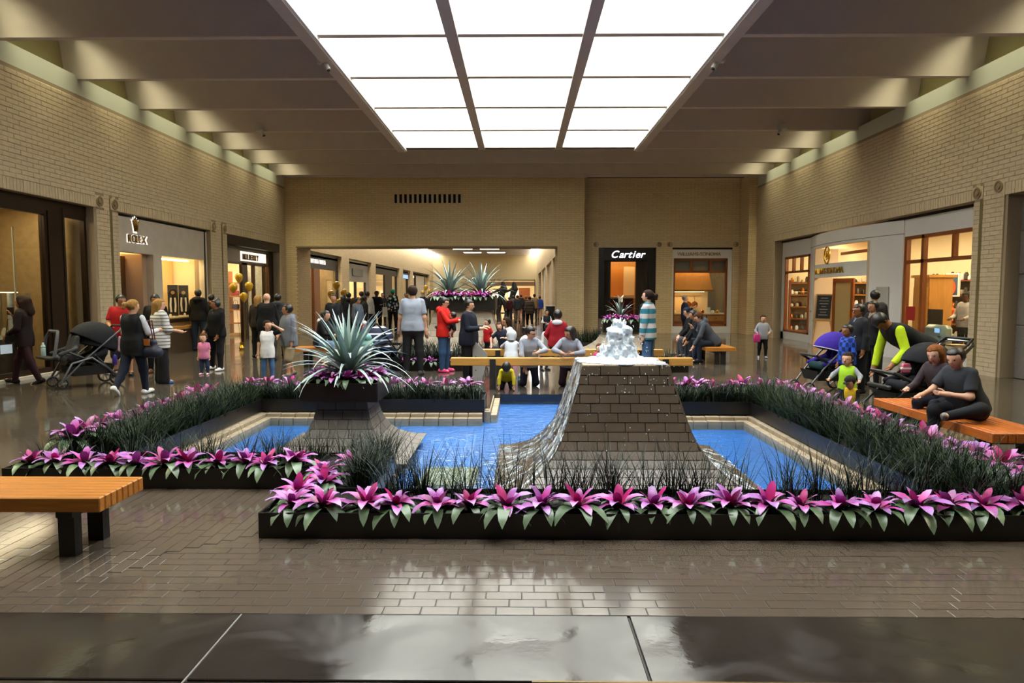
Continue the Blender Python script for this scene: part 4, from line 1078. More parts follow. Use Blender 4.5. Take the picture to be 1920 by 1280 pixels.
# ---------------------------------------------------------------- flared tiled pedestals
def pedestal(name, cx, cy, prof, zbase, label, tile_w=.168, tile_h=.083, m=TILE, faces=('front', 'left', 'right', 'back'), cat='fountain', flat_top=True):
    """prof: list of (z, half width) from top to base; square plan with concave flaring sides"""
    t = empty(name, (cx, cy, 0), label=label, cat=cat)
    # resample the profile by arc length into tile rows
    P = [Vector((h, z)) for z, h in prof]
    S = [0]
    for i in range(1, len(P)): S.append(S[-1] + (P[i] - P[i - 1]).length)
    n = max(2, int(round(S[-1] / tile_h)))
    def at(s):
        for i in range(1, len(P)):
            if s <= S[i] + 1e-9:
                u = (s - S[i - 1]) / max(S[i] - S[i - 1], 1e-9); return P[i - 1].lerp(P[i], u)
        return P[-1]
    rows = [at(S[-1] * i / n) for i in range(n + 1)]
    # core just under the tiles
    core = MB(); v = []; f = []
    for r in rows:
        h, z = r.x - .012, r.y - .006
        v += [(-h, -h, z), (h, -h, z), (h, h, z), (-h, h, z)]
    for i in range(n):
        for k in range(4): f.append((4 * i + k, 4 * i + 4 + k, 4 * i + 4 + (k + 1) % 4, 4 * i + (k + 1) % 4))
    f.append((0, 1, 2, 3)); core.add(v, f).build('core', FJOINT, t)
    rots = {'front': 0, 'right': 1, 'back': 2, 'left': 3}
    g = .0035
    back = MB()
    for face in faces:
        k = rots[face]; ca, sa = (1, 0, -1, 0)[k], (0, 1, 0, -1)[k]
        for i in range(n):
            a, b = rows[i], rows[i + 1]
            nrm = Vector((-(b.y - a.y), (b.x - a.x))).normalized() * -1     # outward in (h,z)
            if nrm.x < 0 and nrm.y < 0: nrm = -nrm
            d = (b - a).normalized() * g
            a2, b2 = a + d, b - d
            w0 = a.x; off = (i % 2) * .5 * tile_w + (.03 if i % 4 == 3 else 0)
            x = -b.x - off
            while x < b.x:
                xl, xr = x + g, x + tile_w - g
                # clip both ends against the slanted corners
                tl, tr_ = max(xl, -a2.x + g), min(xr, a2.x - g); bl, br_ = max(xl, -b2.x + g), min(xr, b2.x - g)
                if br_ - bl > .02:
                    if tr_ - tl < .004:
                        mid = min(max((tl + tr_) / 2, -a2.x), a2.x); tl, tr_ = mid - .002, mid + .002
                    e = random.uniform(0, .0015)
                    q = []
                    for (u, p) in ((tl, a2), (tr_, a2), (br_, b2), (bl, b2)): q.append((u, -p.x, p.y))
                    nn = Vector((0, -abs(nrm.x) , abs(nrm.y))).normalized() * (.004 + e)
                    top = [Vector(p) + nn for p in q]; bot = [Vector(p) - nn * 2 for p in q]
                    vv = [Vector((p.x * ca - p.y * sa, p.x * sa + p.y * ca, p.z)) for p in top + bot]
                    ff = [(0, 3, 2, 1), (0, 1, 5, 4), (1, 2, 6, 5), (2, 3, 7, 6), (3, 0, 4, 7)]
                    if face == 'back': back.add(vv, ff)
                    else: MB().add(vv, ff).build('tile', m, t)
                x += tile_w
    if 'back' in faces: back.build('back_tiles', m, t, kind='stuff')
    return t
FZ = [(.976, .3725), (.84, .402), (.70, .446), (.55, .49), (.417, .535), (.34, .572), (.272, .612), (.18, .685), (.10, .77), (.035, .88), (-.01, .99), (-.04, 1.08), (-.05, 1.13)]
FT = pedestal('fountain', .91, 6.2, FZ, -.05, 'flared brown tiled fountain with water running down its left face')
# top slab of tiles
for i in range(4):
    for j in range(8):
        bevel_box(-.37 + i * .186 + .002, -.37 + (i + 1) * .186 - .002, -.37 + j * .093 + .002, -.37 + (j + 1) * .093 - .002, .965, .984, .004).build('top_tile', COPE, FT)
def foam_mat():
    m, t, b, out = nt('foaming_water')
    b.inputs['Base Color'].default_value = (.80, .87, .93, 1); b.inputs['Roughness'].default_value = .12
    b.inputs['Subsurface Weight'].default_value = .25; b.inputs['Subsurface Radius'].default_value = (.05, .06, .08)
    tc = t.nodes.new('ShaderNodeTexCoord'); n = t.nodes.new('ShaderNodeTexNoise'); n.inputs['Scale'].default_value = 38; n.inputs['Detail'].default_value = 5
    t.links.new(tc.outputs['Object'], n.inputs[0]); bp = t.nodes.new('ShaderNodeBump'); bp.inputs['Strength'].default_value = .8; bp.inputs['Distance'].default_value = .02
    t.links.new(n.outputs[0], bp.inputs['Height']); t.links.new(bp.outputs[0], b.inputs['Normal'])
    return m
FOAM = foam_mat()
jp = [('c', (0, 0, .0), (-.01, 0, .22), .17, .085), ('c', (-.02, 0, .2), (-.035, 0, .33), .08, .03), ('c', (-.035, 0, .3), (-.05, 0, .37), .03, .012), ('c', (.05, 0, .15), (.065, 0, .27), .07, .045), ('c', (.03, 0, .25), (.035, 0, .33), .03, .012), ('e', (0, 0, 0), (.30, .26, .05), None), ('c', (-.14, -.02, .0), (-.13, -.02, .12), .06, .02), ('c', (.14, -.03, .0), (.13, -.03, .08), .07, .02)]
r2 = random.Random(3)
for k in range(70):
    a = r2.uniform(0, 2 * PI); z = r2.uniform(0, .3); rr = (.19 - .36 * z) * r2.uniform(.75, 1.15)
    jp.append(('e', (rr * math.cos(a) - .01, rr * math.sin(a), z), (r2.uniform(.014, .03),) * 3, None))
for k in range(150):
    a = r2.uniform(0, 2 * PI); z = r2.uniform(.02, .34) ; rr = max(.02, (.17 - .42 * z)) * r2.uniform(.7, 1.1); L = r2.uniform(.03, .075); o_ = r2.uniform(.1, .5)
    p0 = (rr * math.cos(a) - .01, rr * math.sin(a), z); jp.append(('c', p0, (p0[0] + L * o_ * math.cos(a), p0[1] + L * o_ * math.sin(a), z + L), r2.uniform(.008, .016), .003, .01))
v, q = sdf_mesh(jp, .0075, k=.016, wob=.004, clips=[lambda X, Y, Z: -Z + 0 * X + 0 * Y])
o = link('water_jet', np_mesh('water_jet', v, q, FOAM)); o.location = (.90, 6.15, .985)
set_props(o, 'white foaming water jet bubbling on the fountain top', 'water')
sp_ = MB()
for k in range(110):     # flung drops round the jet
    a = r2.uniform(0, 2 * PI); z = abs(r2.gauss(.1, .14)); rr = r2.uniform(.12, .3) * (1 - z * 1.2); q_ = r2.uniform(.002, .006)
    sp_.lathe([(.001, -q_), (q_, -q_ * .3), (q_, q_ * .4), (.001, q_)], 5, c=(rr * math.cos(a), rr * math.sin(a), z + .01))
sp_.build('spray_drops', FOAM, o, smooth=True, kind='stuff')
# water film on the left face and over the top, with ropes of foam
CLEAR = WATER.copy(); CLEAR.name = 'clear_water_film'
[n for n in CLEAR.node_tree.nodes if n.type == 'BSDF_TRANSPARENT'][0].inputs[0].default_value = (.96, .96, .93, 1)
def ptop(hx, s):  # point on the left face: s down the profile, hx across (front/back)
    S = 0; 
    for i in range(1, len(FZ)):
        a, b = FZ[i - 1], FZ[i]; L = math.hypot(b[0] - a[0], b[1] - a[1])
        if s <= S + L or i == len(FZ) - 1:
            u = min((s - S) / L, 1.0); z = a[0] + (b[0] - a[0]) * u; h = a[1] + (b[1] - a[1]) * u
            return (-h - .006, hx * h, z + .008)
        S += L
r3 = random.Random(9)
def rope(n, face, slo, shi):
    m = MB()
    for k in range(n):
        hx = r3.uniform(-.97, .97); s0 = r3.uniform(slo, shi); L = r3.uniform(.05, .22); pts = []
        for i in range(5):
            p = Vector(ptop(hx + r3.uniform(-.04, .04), s0 + L * i / 4)); pts.append(p)
        rr = r3.uniform(.003, .009)
        if face == 'right': pts = [Vector((-p.x, -p.y, p.z)) for p in pts]
        m.tube(pts, [.001, rr, rr * .9, rr * .6, .001], 5)
    return m
wf = empty('running_water', (.91, 6.2, 0), label='thin foamy water film running down the sides of the fountain', cat='water', kind='stuff')
rope(230, 'left', 0, 1.25).build('foam_streaks', FOAM, wf, smooth=True, kind='stuff'); rope(60, 'right', .9, 1.4).build('foam_streaks', FOAM, wf, smooth=True, kind='stuff')
fm = MB(); n = 24; vv = []; ff = []
for i in range(n + 1):
    for j in range(13):
        p = Vector(ptop(-1 + 2 * j / 12, 1.4 * i / n)); d = .005 + .004 * math.sin(i * 1.9 + j * 2.3) + .003 * math.sin(j * 4.1 - i * 1.1); vv.append(p + Vector((-d, 0, d * .6)))
for i in range(n):
    for j in range(12): ff.append((i * 13 + j, i * 13 + j + 1, (i + 1) * 13 + j + 1, (i + 1) * 13 + j))
fm.add(vv, ff).build('water_film', CLEAR, wf, smooth=True)
tp = [('e', (0, 0, 0), (.36, .36, .012), None)]
for k in range(60): tp.append(('e', (r3.uniform(-.36, .36), r3.uniform(-.36, .36), .002), (r3.uniform(.02, .07), r3.uniform(.02, .05), .012), None))
v, q = sdf_mesh(tp, .012, k=.012); o = link('top_foam', np_mesh('top_foam', v, q, FOAM), wf); o.location = (0, 0, .985)
dm = MB()
for k in range(90):     # splashed drops on the front face
    u = r3.uniform(-.95, .95); s = abs(r3.gauss(.25, .35)); p = ptop(u, min(s, 1.2)); rr = r3.uniform(.002, .0055)
    c = (p[1], p[0], p[2])
    dm.lathe([(.001, -rr * 1.6), (rr, -rr * .6), (rr, rr * .5), (.001, rr * 1.6)], 5, c=c)
dm.build('drops', FOAM, wf, smooth=True, kind='stuff')
am = MB()
for k in range(60):      # foam arcs where the film meets the pool
    x, y = -1.13 - abs(r3.gauss(0, .12)), r3.uniform(-1.1, 1.1); L = r3.uniform(.03, .12)
    am.tube([(x, y, -.098), (x + L * .5, y + r3.uniform(-.01, .01), -.092), (x + L, y, -.098)], [.001, .006, .001], 5)
for k in range(46):
    x, y = r3.uniform(-2.6, -1.2), r3.uniform(-.9, 1.9); L = r3.uniform(.05, .16)
    am.tube([(x, y, -.1), (x + L * .5, y + r3.uniform(-.015, .015), -.094), (x + L, y, -.1)], [.001, .005, .001], 5)
am.build('ripple_foam', FOAM, wf, smooth=True, kind='stuff')
# left pedestal with planter box
LZ = [(.50, .25), (.40, .265), (.30, .29), (.18, .34), (.10, .40), (.04, .48), (0, .56), (-.03, .64), (-.05, .735)]
pedestal('planter_pedestal', -1.83, 7.2, LZ, -.05, 'flared grey tiled pedestal standing in the pool under the planter box', m=TILEG, tile_w=.2, tile_h=.1, cat='pedestal')
def planter_box(cx, cy, w, z0, z1, label):
    t = empty('planter_box', (cx, cy, z0), label=label, cat='planter')
    h = w / 2; H = z1 - z0
    for s in (-1, 1):
        box('side_panel', STEEL, -h, h, s * h - .01, s * h + .01, 0, H, t); box('side_panel', STEEL, s * h - .01, s * h + .01, -h + .01, h - .01, 0, H, t)
    box('base_plate', STEEL, -h, h, -h, h, 0, .02, t); box('soil', SOIL, -h + .01, h - .01, -h + .01, h - .01, .02, H - .03, t)
planter_box(-1.83, 7.2, .76, .50, .69, 'square black planter box on the grey pedestal in the pool')
# submerged step with mossy top
t = empty('stepping_block', (-.66, 6.3, -.158), label='square mossy tiled block just under the pool surface', cat='block')
bevel_box(-.26, .26, -.3, .3, 0, .054, .01).build('body', mat('mossy_stone', '#8a8358', 0.7, var=0.35, scale=14, bump=0.3), t)
# far pedestals
FP = [(1.13, .78), (.9, .82), (.65, .9), (.45, 1.0), (.28, 1.15), (.15, 1.35), (.05, 1.6), (.0, 1.85)]
pedestal('planter_pedestal', -1.57, 19.4, FP, 0, 'tall flared pedestal of pale bricks under the far twin plant box', m=mat('pale_pedestal_brick', '#8d806c', 0.6, var=.08, scale=3), tile_w=.42, tile_h=.2, cat='pedestal')
planter_box(-1.57, 19.4, 1.78, 1.13, 1.49, 'large dark planter box high on the far flared pedestal')
CP = [(.58, .42), (.4, .5), (.25, .62), (.12, .82), (.0, 1.1)]
pedestal('planter_pedestal', 2.68, 18.3, CP, 0, 'flared pedestal under the planter before the Cartier window', m=mat('pale_pedestal_brick', '#8d806c', 0.6), tile_w=.3, tile_h=.15, cat='pedestal')
planter_box(2.68, 18.3, 1.02, .58, .90, 'dark planter box with a white flowered plant before the Cartier window')

# ================================================================== benches and rails
SLAT = mat('bench_timber', '#b0702a', 0.42, var=0.22, scale=4, stretch=(1.2, 14, 14), spec=0.4)
SLATY = mat('bench_timber_y', '#a8591c', 0.42, var=0.22, scale=4, stretch=(14, 1.2, 14), spec=0.4)
LEG = mat('bench_leg_steel', '#171512', 0.5)
def bench(cx, cy, length, depth, z, label, axis='x', rz=0, n=8, th=.09):
    t = empty('bench', (cx, cy, 0), rz=rz, label=label, cat='bench', group='slatted wooden benches')
    w = depth / n; L = length / 2
    for k in range(n):
        a, c = -depth / 2 + k * w + .003, -depth / 2 + (k + 1) * w - .003
        if axis == 'x': bevel_box(-L, L, a, c, z - th, z, .006).build('slat', SLAT, t)
        else: bevel_box(a, c, -L, L, z - th, z, .006).build('slat', SLATY, t)
    for s in (-1, 1):
        p = s * (L - .25)
        for q in (-depth / 2 + .1, depth / 2 - .1):
            if axis == 'x': box('leg', LEG, p - .05, p + .05, q - .035, q + .035, 0, z - th - .05, t)
            else: box('leg', LEG, q - .05, q + .05, p - .035, p + .035, 0, z - th - .05, t)
        if axis == 'x': box('crossbar', LEG, p - .05, p + .05, -depth / 2 + .05, depth / 2 - .05, z - th - .05, z - th, t)
        else: box('crossbar', LEG, -depth / 2 + .05, depth / 2 - .05, p - .05, p + .05, z - th - .05, z - th, t)
    return t
bench(-3.53, 4.19, 2.06, .48, .385, 'slatted timber bench at the near left of the floor')
bench(4.38, 6.9, 2.0, .56, .385, 'slatted timber bench with two children beside the right planter', axis='y')
bench(4.5, 16.2, .64, 1.9, .385, 'wooden bench with three seated men before the far window', axis='x', n=6)
bench(-4.05, 14.9, 1.7, .5, .42, 'wooden bench with a seated boy behind the silver plant')
def rail(x0, x1, y, zt, label, posts):
    t = empty('timber_rail', (0, y, 0), label=label, cat='rail', group='timber rails')
    bevel_box(x0, x1, -.08, .08, zt - .13, zt, .008).build('beam', mat('rail_timber', '#b8863c', 0.45, var=0.15, scale=4, stretch=(1.2, 14, 14)), t)
    for p in posts: box('post', LEG, p - .05, p + .05, -.1, .1, 0, zt - .02, t)
rail(-1.15, 2.85, 11.3, .53, 'long golden timber rail that the two girls lean over', (-.45, 2.4))
rail(-.72, 2.72, 13.0, .53, 'second timber rail behind the girls', (-.42, 2.3))
# ================================================================== plants
def leaf_mat(name, base, tip, rough=.4, mid=None, backside=None):
    """colour runs along the leaf (mesh y, metres over its own length stored in x of the UV-free object space 0..1 via generated)"""
    m, t, b, out = nt(name); L = t.links
    tc = t.nodes.new('ShaderNodeTexCoord'); s = t.nodes.new('ShaderNodeSeparateXYZ'); L.new(tc.outputs['Generated'], s.inputs[0])
    cr = t.nodes.new('ShaderNodeValToRGB'); e = cr.color_ramp.elements
    e[0].color = (*lin(base), 1); e[1].color = (*lin(tip), 1)
    if mid: k = e.new(.45); k.color = (*lin(mid), 1)
    L.new(s.outputs[1], cr.inputs[0])
    oi = t.nodes.new('ShaderNodeObjectInfo'); hs = t.nodes.new('ShaderNodeHueSaturation')
    mr = t.nodes.new('ShaderNodeMapRange'); mr.inputs[3].default_value = .75; mr.inputs[4].default_value = 1.2; L.new(oi.outputs['Random'], mr.inputs[0]); L.new(mr.outputs[0], hs.inputs['Value'])
    L.new(cr.outputs[0], hs.inputs['Color']); L.new(hs.outputs[0], b.inputs['Base Color'])
    b.inputs['Roughness'].default_value = rough
    MATS[name] = m; return m
PINK = leaf_mat('pink_bract', '#a5155e', '#b184bf', .32, '#b94598'); PURP = leaf_mat('lilac_bract', '#94287a', '#a184bd', .32, '#ac5fae'); MAG = leaf_mat('magenta_heart', '#8f0f45', '#c02a80', .35)  # own lilac tips, paled further to stand for glossy highlights
GRN = leaf_mat('green_leaf', '#1d3314', '#74876a', .32, '#48603f'); GRND = leaf_mat('dark_leaf', '#16240f', '#37492c', .4)
SILV = leaf_mat('silver_leaf', '#4f6150', '#b7c9c4', .45, '#8ea69d')
def leaf_mesh(name, L, W, bend, m, fold=.25, n=6, rise=0.0, tipw=0.0, wave=0.0, seed=0):
    """leaf along +y, rising by rise then bending down; width profile a pointed oval"""
    r = random.Random(seed); v = []; f = []
    y = z = 0.0; a = rise
    for i in range(n + 1):
        u = i / n
        w = W * (math.sin(PI * (0.12 + .88 * u) ) ** .58 if tipw == 0 else (1 - u ** 3) * (.75 + .25 * math.sin(PI * min(u * 1.5, 1)))) / 2
        w = max(w, .0015)
        zz = wave * math.sin(u * 9 + seed)
        v += [(-w, y, z + fold * w + zz), (0, y, z), (w, y, z + fold * w - zz)]
        y += math.cos(a) * L / n; z += math.sin(a) * L / n; a -= bend / n
    for i in range(n):
        f += [(3 * i, 3 * i + 1, 3 * i + 4, 3 * i + 3), (3 * i + 1, 3 * i + 2, 3 * i + 5, 3 * i + 4)]
    return MB().add(v, f).mesh(name, m, smooth=True)
# variants shared by all bromeliads
B_OUT = [leaf_mesh('leaf', .225, .068, 1.9 + .2 * k, GRN, rise=.55 + .1 * k, seed=k, wave=.003) for k in range(3)]
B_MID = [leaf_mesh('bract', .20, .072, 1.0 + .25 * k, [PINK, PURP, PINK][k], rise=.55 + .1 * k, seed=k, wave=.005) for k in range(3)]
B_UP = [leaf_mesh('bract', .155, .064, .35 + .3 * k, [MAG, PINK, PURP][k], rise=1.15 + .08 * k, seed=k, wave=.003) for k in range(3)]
def bromeliad_parts(r, full=True):
    P = []
    n = r.randint(8, 10); a0 = r.uniform(0, 2 * PI)
    for k in range(n): P.append(('leaf', r.choice(B_OUT), a0 + 2 * PI * k / n + r.uniform(-.25, .25), r.uniform(.85, 1.2), r.uniform(-.12, .12), .0))
    n = r.randint(7, 8); a0 = r.uniform(0, 2 * PI)
    for k in range(n): P.append(('bract', r.choice(B_MID), a0 + 2 * PI * k / n + r.uniform(-.25, .25), r.uniform(.75, 1.12), r.uniform(-.22, .3), .028))
    for k in range(4): P.append(('bract', r.choice(B_UP), a0 + .4 + PI / 2 * k + r.uniform(-.3, .3), r.uniform(.75, 1.05), r.uniform(-.2, .15), .034))
    return P
def M_part(p):
    return Matrix.Translation((0, 0, p[5])) @ Matrix.Rotation(p[2], 4, 'Z') @ Matrix.Translation((0, .008, 0)) @ Matrix.Rotation(p[4], 4, 'X') @ Matrix.Scale(p[3], 4)
def bromeliad(x, y, z, s, seed, label, group, split=True, tilt=(0, 0)):
    r = random.Random(seed)
    parts = bromeliad_parts(r)
    if split:
        t = empty('bromeliad', (x, y, z), r.uniform(0, 6.28), label, 'plant', group)
        t.scale = (s, s, s)
        MB().lathe([(.03, -.06), (.028, 0), (.02, .05), (.001, .055)], 8).build('stem', GRND, t, smooth=True)
        for p in parts:
            o = link(p[0], p[1], t); o.matrix_local = M_part(p)
    else:
        key = 'brom_mesh_%d' % (seed % 5)
        if key not in bpy.data.meshes:
            bm = bmesh.new(); mats = []
            for p in parts:
                me = p[1].copy(); me.transform(M_part(p)); mi = me.materials[0]
                if mi not in mats: mats.append(mi)
                for poly in me.polygons: poly.material_index = mats.index(mi)
                bm.from_mesh(me); bpy.data.meshes.remove(me)
            me = bpy.data.meshes.new(key); bm.to_mesh(me); bm.free()
            for q in mats: me.materials.append(q)
        o = link('bromeliad', bpy.data.meshes[key]); o.location = (x, y, z); o.scale = (s,) * 3; o.rotation_euler = (0, 0, r.uniform(0, 6.28))
        set_props(o, label, 'plant', group)
def brom_row(pts, where, group, s=1.0, seed=0, split=True, z=.15):
    for i, (x, y) in enumerate(pts):
        bromeliad(x, y, z, s * random.uniform(.9, 1.1), seed * 100 + i, f'pink bromeliad, {ordinal(i)} {where}', group, split)
def spread(p0, p1, n, j=.03):
    return [(p0[0] + (p1[0] - p0[0]) * (i + .5) / n + random.uniform(-j, j), p0[1] + (p1[1] - p0[1]) * (i + .5) / n + random.uniform(-j, j)) for i in range(n)]
brom_row(spread((-1.66, 4.47), (3.7, 4.47), 22), 'from the left along the front edge of the near planter', 'bromeliads in the front planter', 1.0, 1)
brom_row([(-1.58, 4.76), (-1.47, 5.0), (-1.55, 5.3), (-1.4, 5.6)], 'going back in the short planter return', 'bromeliads in the planter return', .95, 2)
brom_row(spread((-4.2, 5.58), (-1.75, 5.58), 11), 'from the left in the planter behind the near bench', 'bromeliads behind the near bench', 1.0, 3)
brom_row(spread((-4.1, 5.95), (-4.12, 9.0), 12, .05), 'going away along the left planter', 'bromeliads in the left planter', 1.15, 4, z=.24)
brom_row(spread((-4.0, 9.7), (-.6, 9.7), 12, .05), 'from the left in the back left planter', 'bromeliads in the back left planter', 1.1, 5, z=.24)
brom_row(spread((3.66, 4.75), (3.66, 9.5), 17, .05), 'going away along the right planter', 'bromeliads in the right planter', 1.15, 6, z=.24)
brom_row(spread((1.8, 9.55), (3.5, 9.55), 8, .04), 'from the left in the back right planter', 'bromeliads in the back right planter', 1.1, 7, z=.24)
# around the silver plant in the box
bp_ = []
for k in range(14):
    a = 2 * PI * k / 14; bp_.append((-1.83 + .31 * math.cos(a) + .0, 7.2 + .31 * math.sin(a)))
brom_row(bp_, 'around the silver plant in the pool planter box', 'bromeliads around the silver plant', .85, 8, z=.69)
# far planters: small in view
brom_row(spread((-2.8, 14.05), (-.85, 14.05), 7), 'from the left in the planter behind the standing women', 'bromeliads behind the women', 1.0, 9, split=False)
brom_row(spread((2.5, 13.85), (3.35, 13.85), 3), 'from the left in the short planter under the rail end', 'bromeliads under the rail end', 1.0, 10, split=False)
brom_row(spread((-2.35, 18.6), (-.8, 18.6), 9), 'from the left along the front of the high far planter box', 'bromeliads in the high far box', 1.25, 11, split=False, z=1.46)
brom_row(spread((2.2, 17.9), (3.15, 17.9), 6), 'from the left in the planter box before the Cartier window', 'bromeliads before the Cartier window', 1.05, 12, split=False, z=.88)
# ---------------------------------------------------------------- silver strap-leaved plants
def silver_leaves(n, L, W, seed):
    r = random.Random(seed); out = []
    for k in range(n):
        u = (k + .5) / n                      # 0 inner .. 1 outer
        el = math.radians(88 - 66 * u ** .9 + r.uniform(-6, 6)); az = k * 2.39996 + r.uniform(-.2, .2)
        ln = L * (1.0 - .25 * abs(u - .55)) * r.uniform(.85, 1.1)
        bend = (.2 + .95 * u + r.uniform(0, .4)) if r.random() < .85 else 1.9
        out.append((el, az, ln, W * r.uniform(.8, 1.1), bend))
    return out
def silver_plant(x, y, z, s, n, seed, label, split=True):
    t = empty('silver_plant', (x, y, z), 0, label, 'plant', 'silver strap-leaved plants'); t.scale = (s,) * 3
    MB().lathe([(.07, -.02), (.1, .06), (.075, .14), (.02, .2), (.001, .2)], 10).build('leaf_base', GRND, t, smooth=True)
    for k, (el, az, L, W, bd) in enumerate(silver_leaves(n, .80, .062, seed)):
        me = leaf_mesh('leaf', L, W, bd, SILV, fold=.45, n=8, rise=el, tipw=1, seed=k)
        o = link('leaf', me, t); o.rotation_euler = (0, 0, az); o.location = (-.03 * math.sin(az), .03 * math.cos(az), .02 + .1 * (1 - k / n))
silver_plant(-1.83, 7.2, .68, 1.0, 74, 1, 'large silver leaved plant on the planter box in the pool')
silver_plant(-2.0, 19.4, 1.47, 1.35, 44, 2, 'left of the twin silver plants on the high far planter box')
silver_plant(-1.1, 19.4, 1.47, 1.35, 44, 3, 'right of the twin silver plants on the high far planter box')
silver_plant(2.68, 18.3, .88, .8, 26, 4, 'silver leaved plant with white blooms before the Cartier window')
t = empty('white_flower', (2.68, 18.25, .9), label='cream white flower spike among silver leaves before the Cartier window', cat='flower')
for k in range(6):
    o = link('petal', leaf_mesh('petal', .16, .07, .4, mat('cream_petal', '#e6dcc2', 0.6), rise=1.2), t); o.location = (0.03 * math.cos(k), .03 * math.sin(k), .45 + .03 * (k % 3)); o.rotation_euler = (0, 0, k * 1.05)
MB().tube([(0, 0, 0), (0, 0, .48)], .012, 6).build('stalk', GRND, t)
# ---------------------------------------------------------------- grass
GRASS = mat('dark_mondo_grass', '#13210f', 0.5, var=.35, scale=6, spec=.25)
GRASSL = mat('mid_mondo_grass', '#1b2e17', 0.5, var=.35, scale=6, spec=.25)
def grass(x0, x1, y0, y1, n, hmin, hmax, label, z=.13, w=.005, seed=0, spreadk=1.0, m=None):
    r = np.random.default_rng(seed + 50)
    S = 5; V = []; Q = []
    cnt = max(1, n // 12)
    cxs = r.uniform(x0, x1, cnt); cys = r.uniform(y0, y1, cnt)
    ti = r.integers(0, cnt, n)
    az = r.uniform(0, 2 * PI, n); L = r.uniform(hmin, hmax, n) * 1.15; el = r.uniform(.95, 1.5, n); bd = r.uniform(.3, 1.5, n) * spreadk
    px = cxs[ti] + .03 * np.cos(az); py = cys[ti] + .03 * np.sin(az); pz = np.full(n, z)
    ww = r.uniform(.7, 1.3, n) * w
    a = el.copy()
    pts = np.zeros((n, S + 1, 2, 3))
    sx, sy = -np.sin(az), np.cos(az)
    for i in range(S + 1):
        k = ww * (1 - (i / S) ** 2) * .5 + .0004
        pts[:, i, 0] = np.stack([px - sx * k, py - sy * k, pz], 1); pts[:, i, 1] = np.stack([px + sx * k, py + sy * k, pz], 1)
        px = px + np.cos(a) * np.cos(az) * L / S; py = py + np.cos(a) * np.sin(az) * L / S; pz = pz + np.sin(a) * L / S; a = a - bd / S
    V = pts.reshape(-1, 3); base = (np.arange(n) * (S + 1) * 2)[:, None]
    q = np.concatenate([base + np.array([2 * i, 2 * i + 1, 2 * i + 3, 2 * i + 2])[None, :] for i in range(S)], 0)
    o = link('grass', np_mesh('grass', V, q, m or GRASS)); set_props(o, label, 'grass', 'dark grass in the planters', 'stuff')
grass(-1.05, 3.0, 4.68, 4.9, 1300, .24, .46, 'dark wispy grass along the back of the front planter', seed=1, w=.0055, spreadk=.9)
grass(-1.3, -1.12, 4.95, 6.0, 700, .2, .36, 'dark grass tuft in the short planter return', seed=2, w=.006)
grass(-4.2, -1.2, 5.75, 6.02, 800, .2, .34, 'dark grass behind the bromeliads near the bench', seed=3)
grass(-3.95, -3.52, 6.0, 9.2, 4200, .22, .40, 'thick dark grass along the left planter', seed=4, w=.007, m=GRASSL)
grass(-3.9, -.55, 9.15, 9.55, 3000, .2, .34, 'dark grass along the back left planter', seed=5, w=.007)
grass(3.06, 3.5, 4.6, 9.2, 6000, .22, .42, 'thick dark grass along the right planter', seed=6, w=.007, m=GRASSL)
grass(1.7, 3.2, 9.0, 9.4, 1500, .2, .34, 'dark grass along the back right planter', seed=7, w=.007)
grass(-2.85, -.8, 14.25, 14.5, 900, .25, .4, 'dark grass behind the standing women', seed=8, w=.01)
grass(-2.85, -.35, 16.35, 16.75, 700, .25, .4, 'dark grass before the tall far pedestal', seed=9, w=.012)
grass(1.15, 3.35, 19.85, 20.35, 900, .3, .5, 'dark grass before the Cartier window', seed=10, w=.014)
grass(2.5, 3.35, 14.1, 14.35, 250, .2, .35, 'grass tuft at the right end of the rail', seed=11, w=.01)
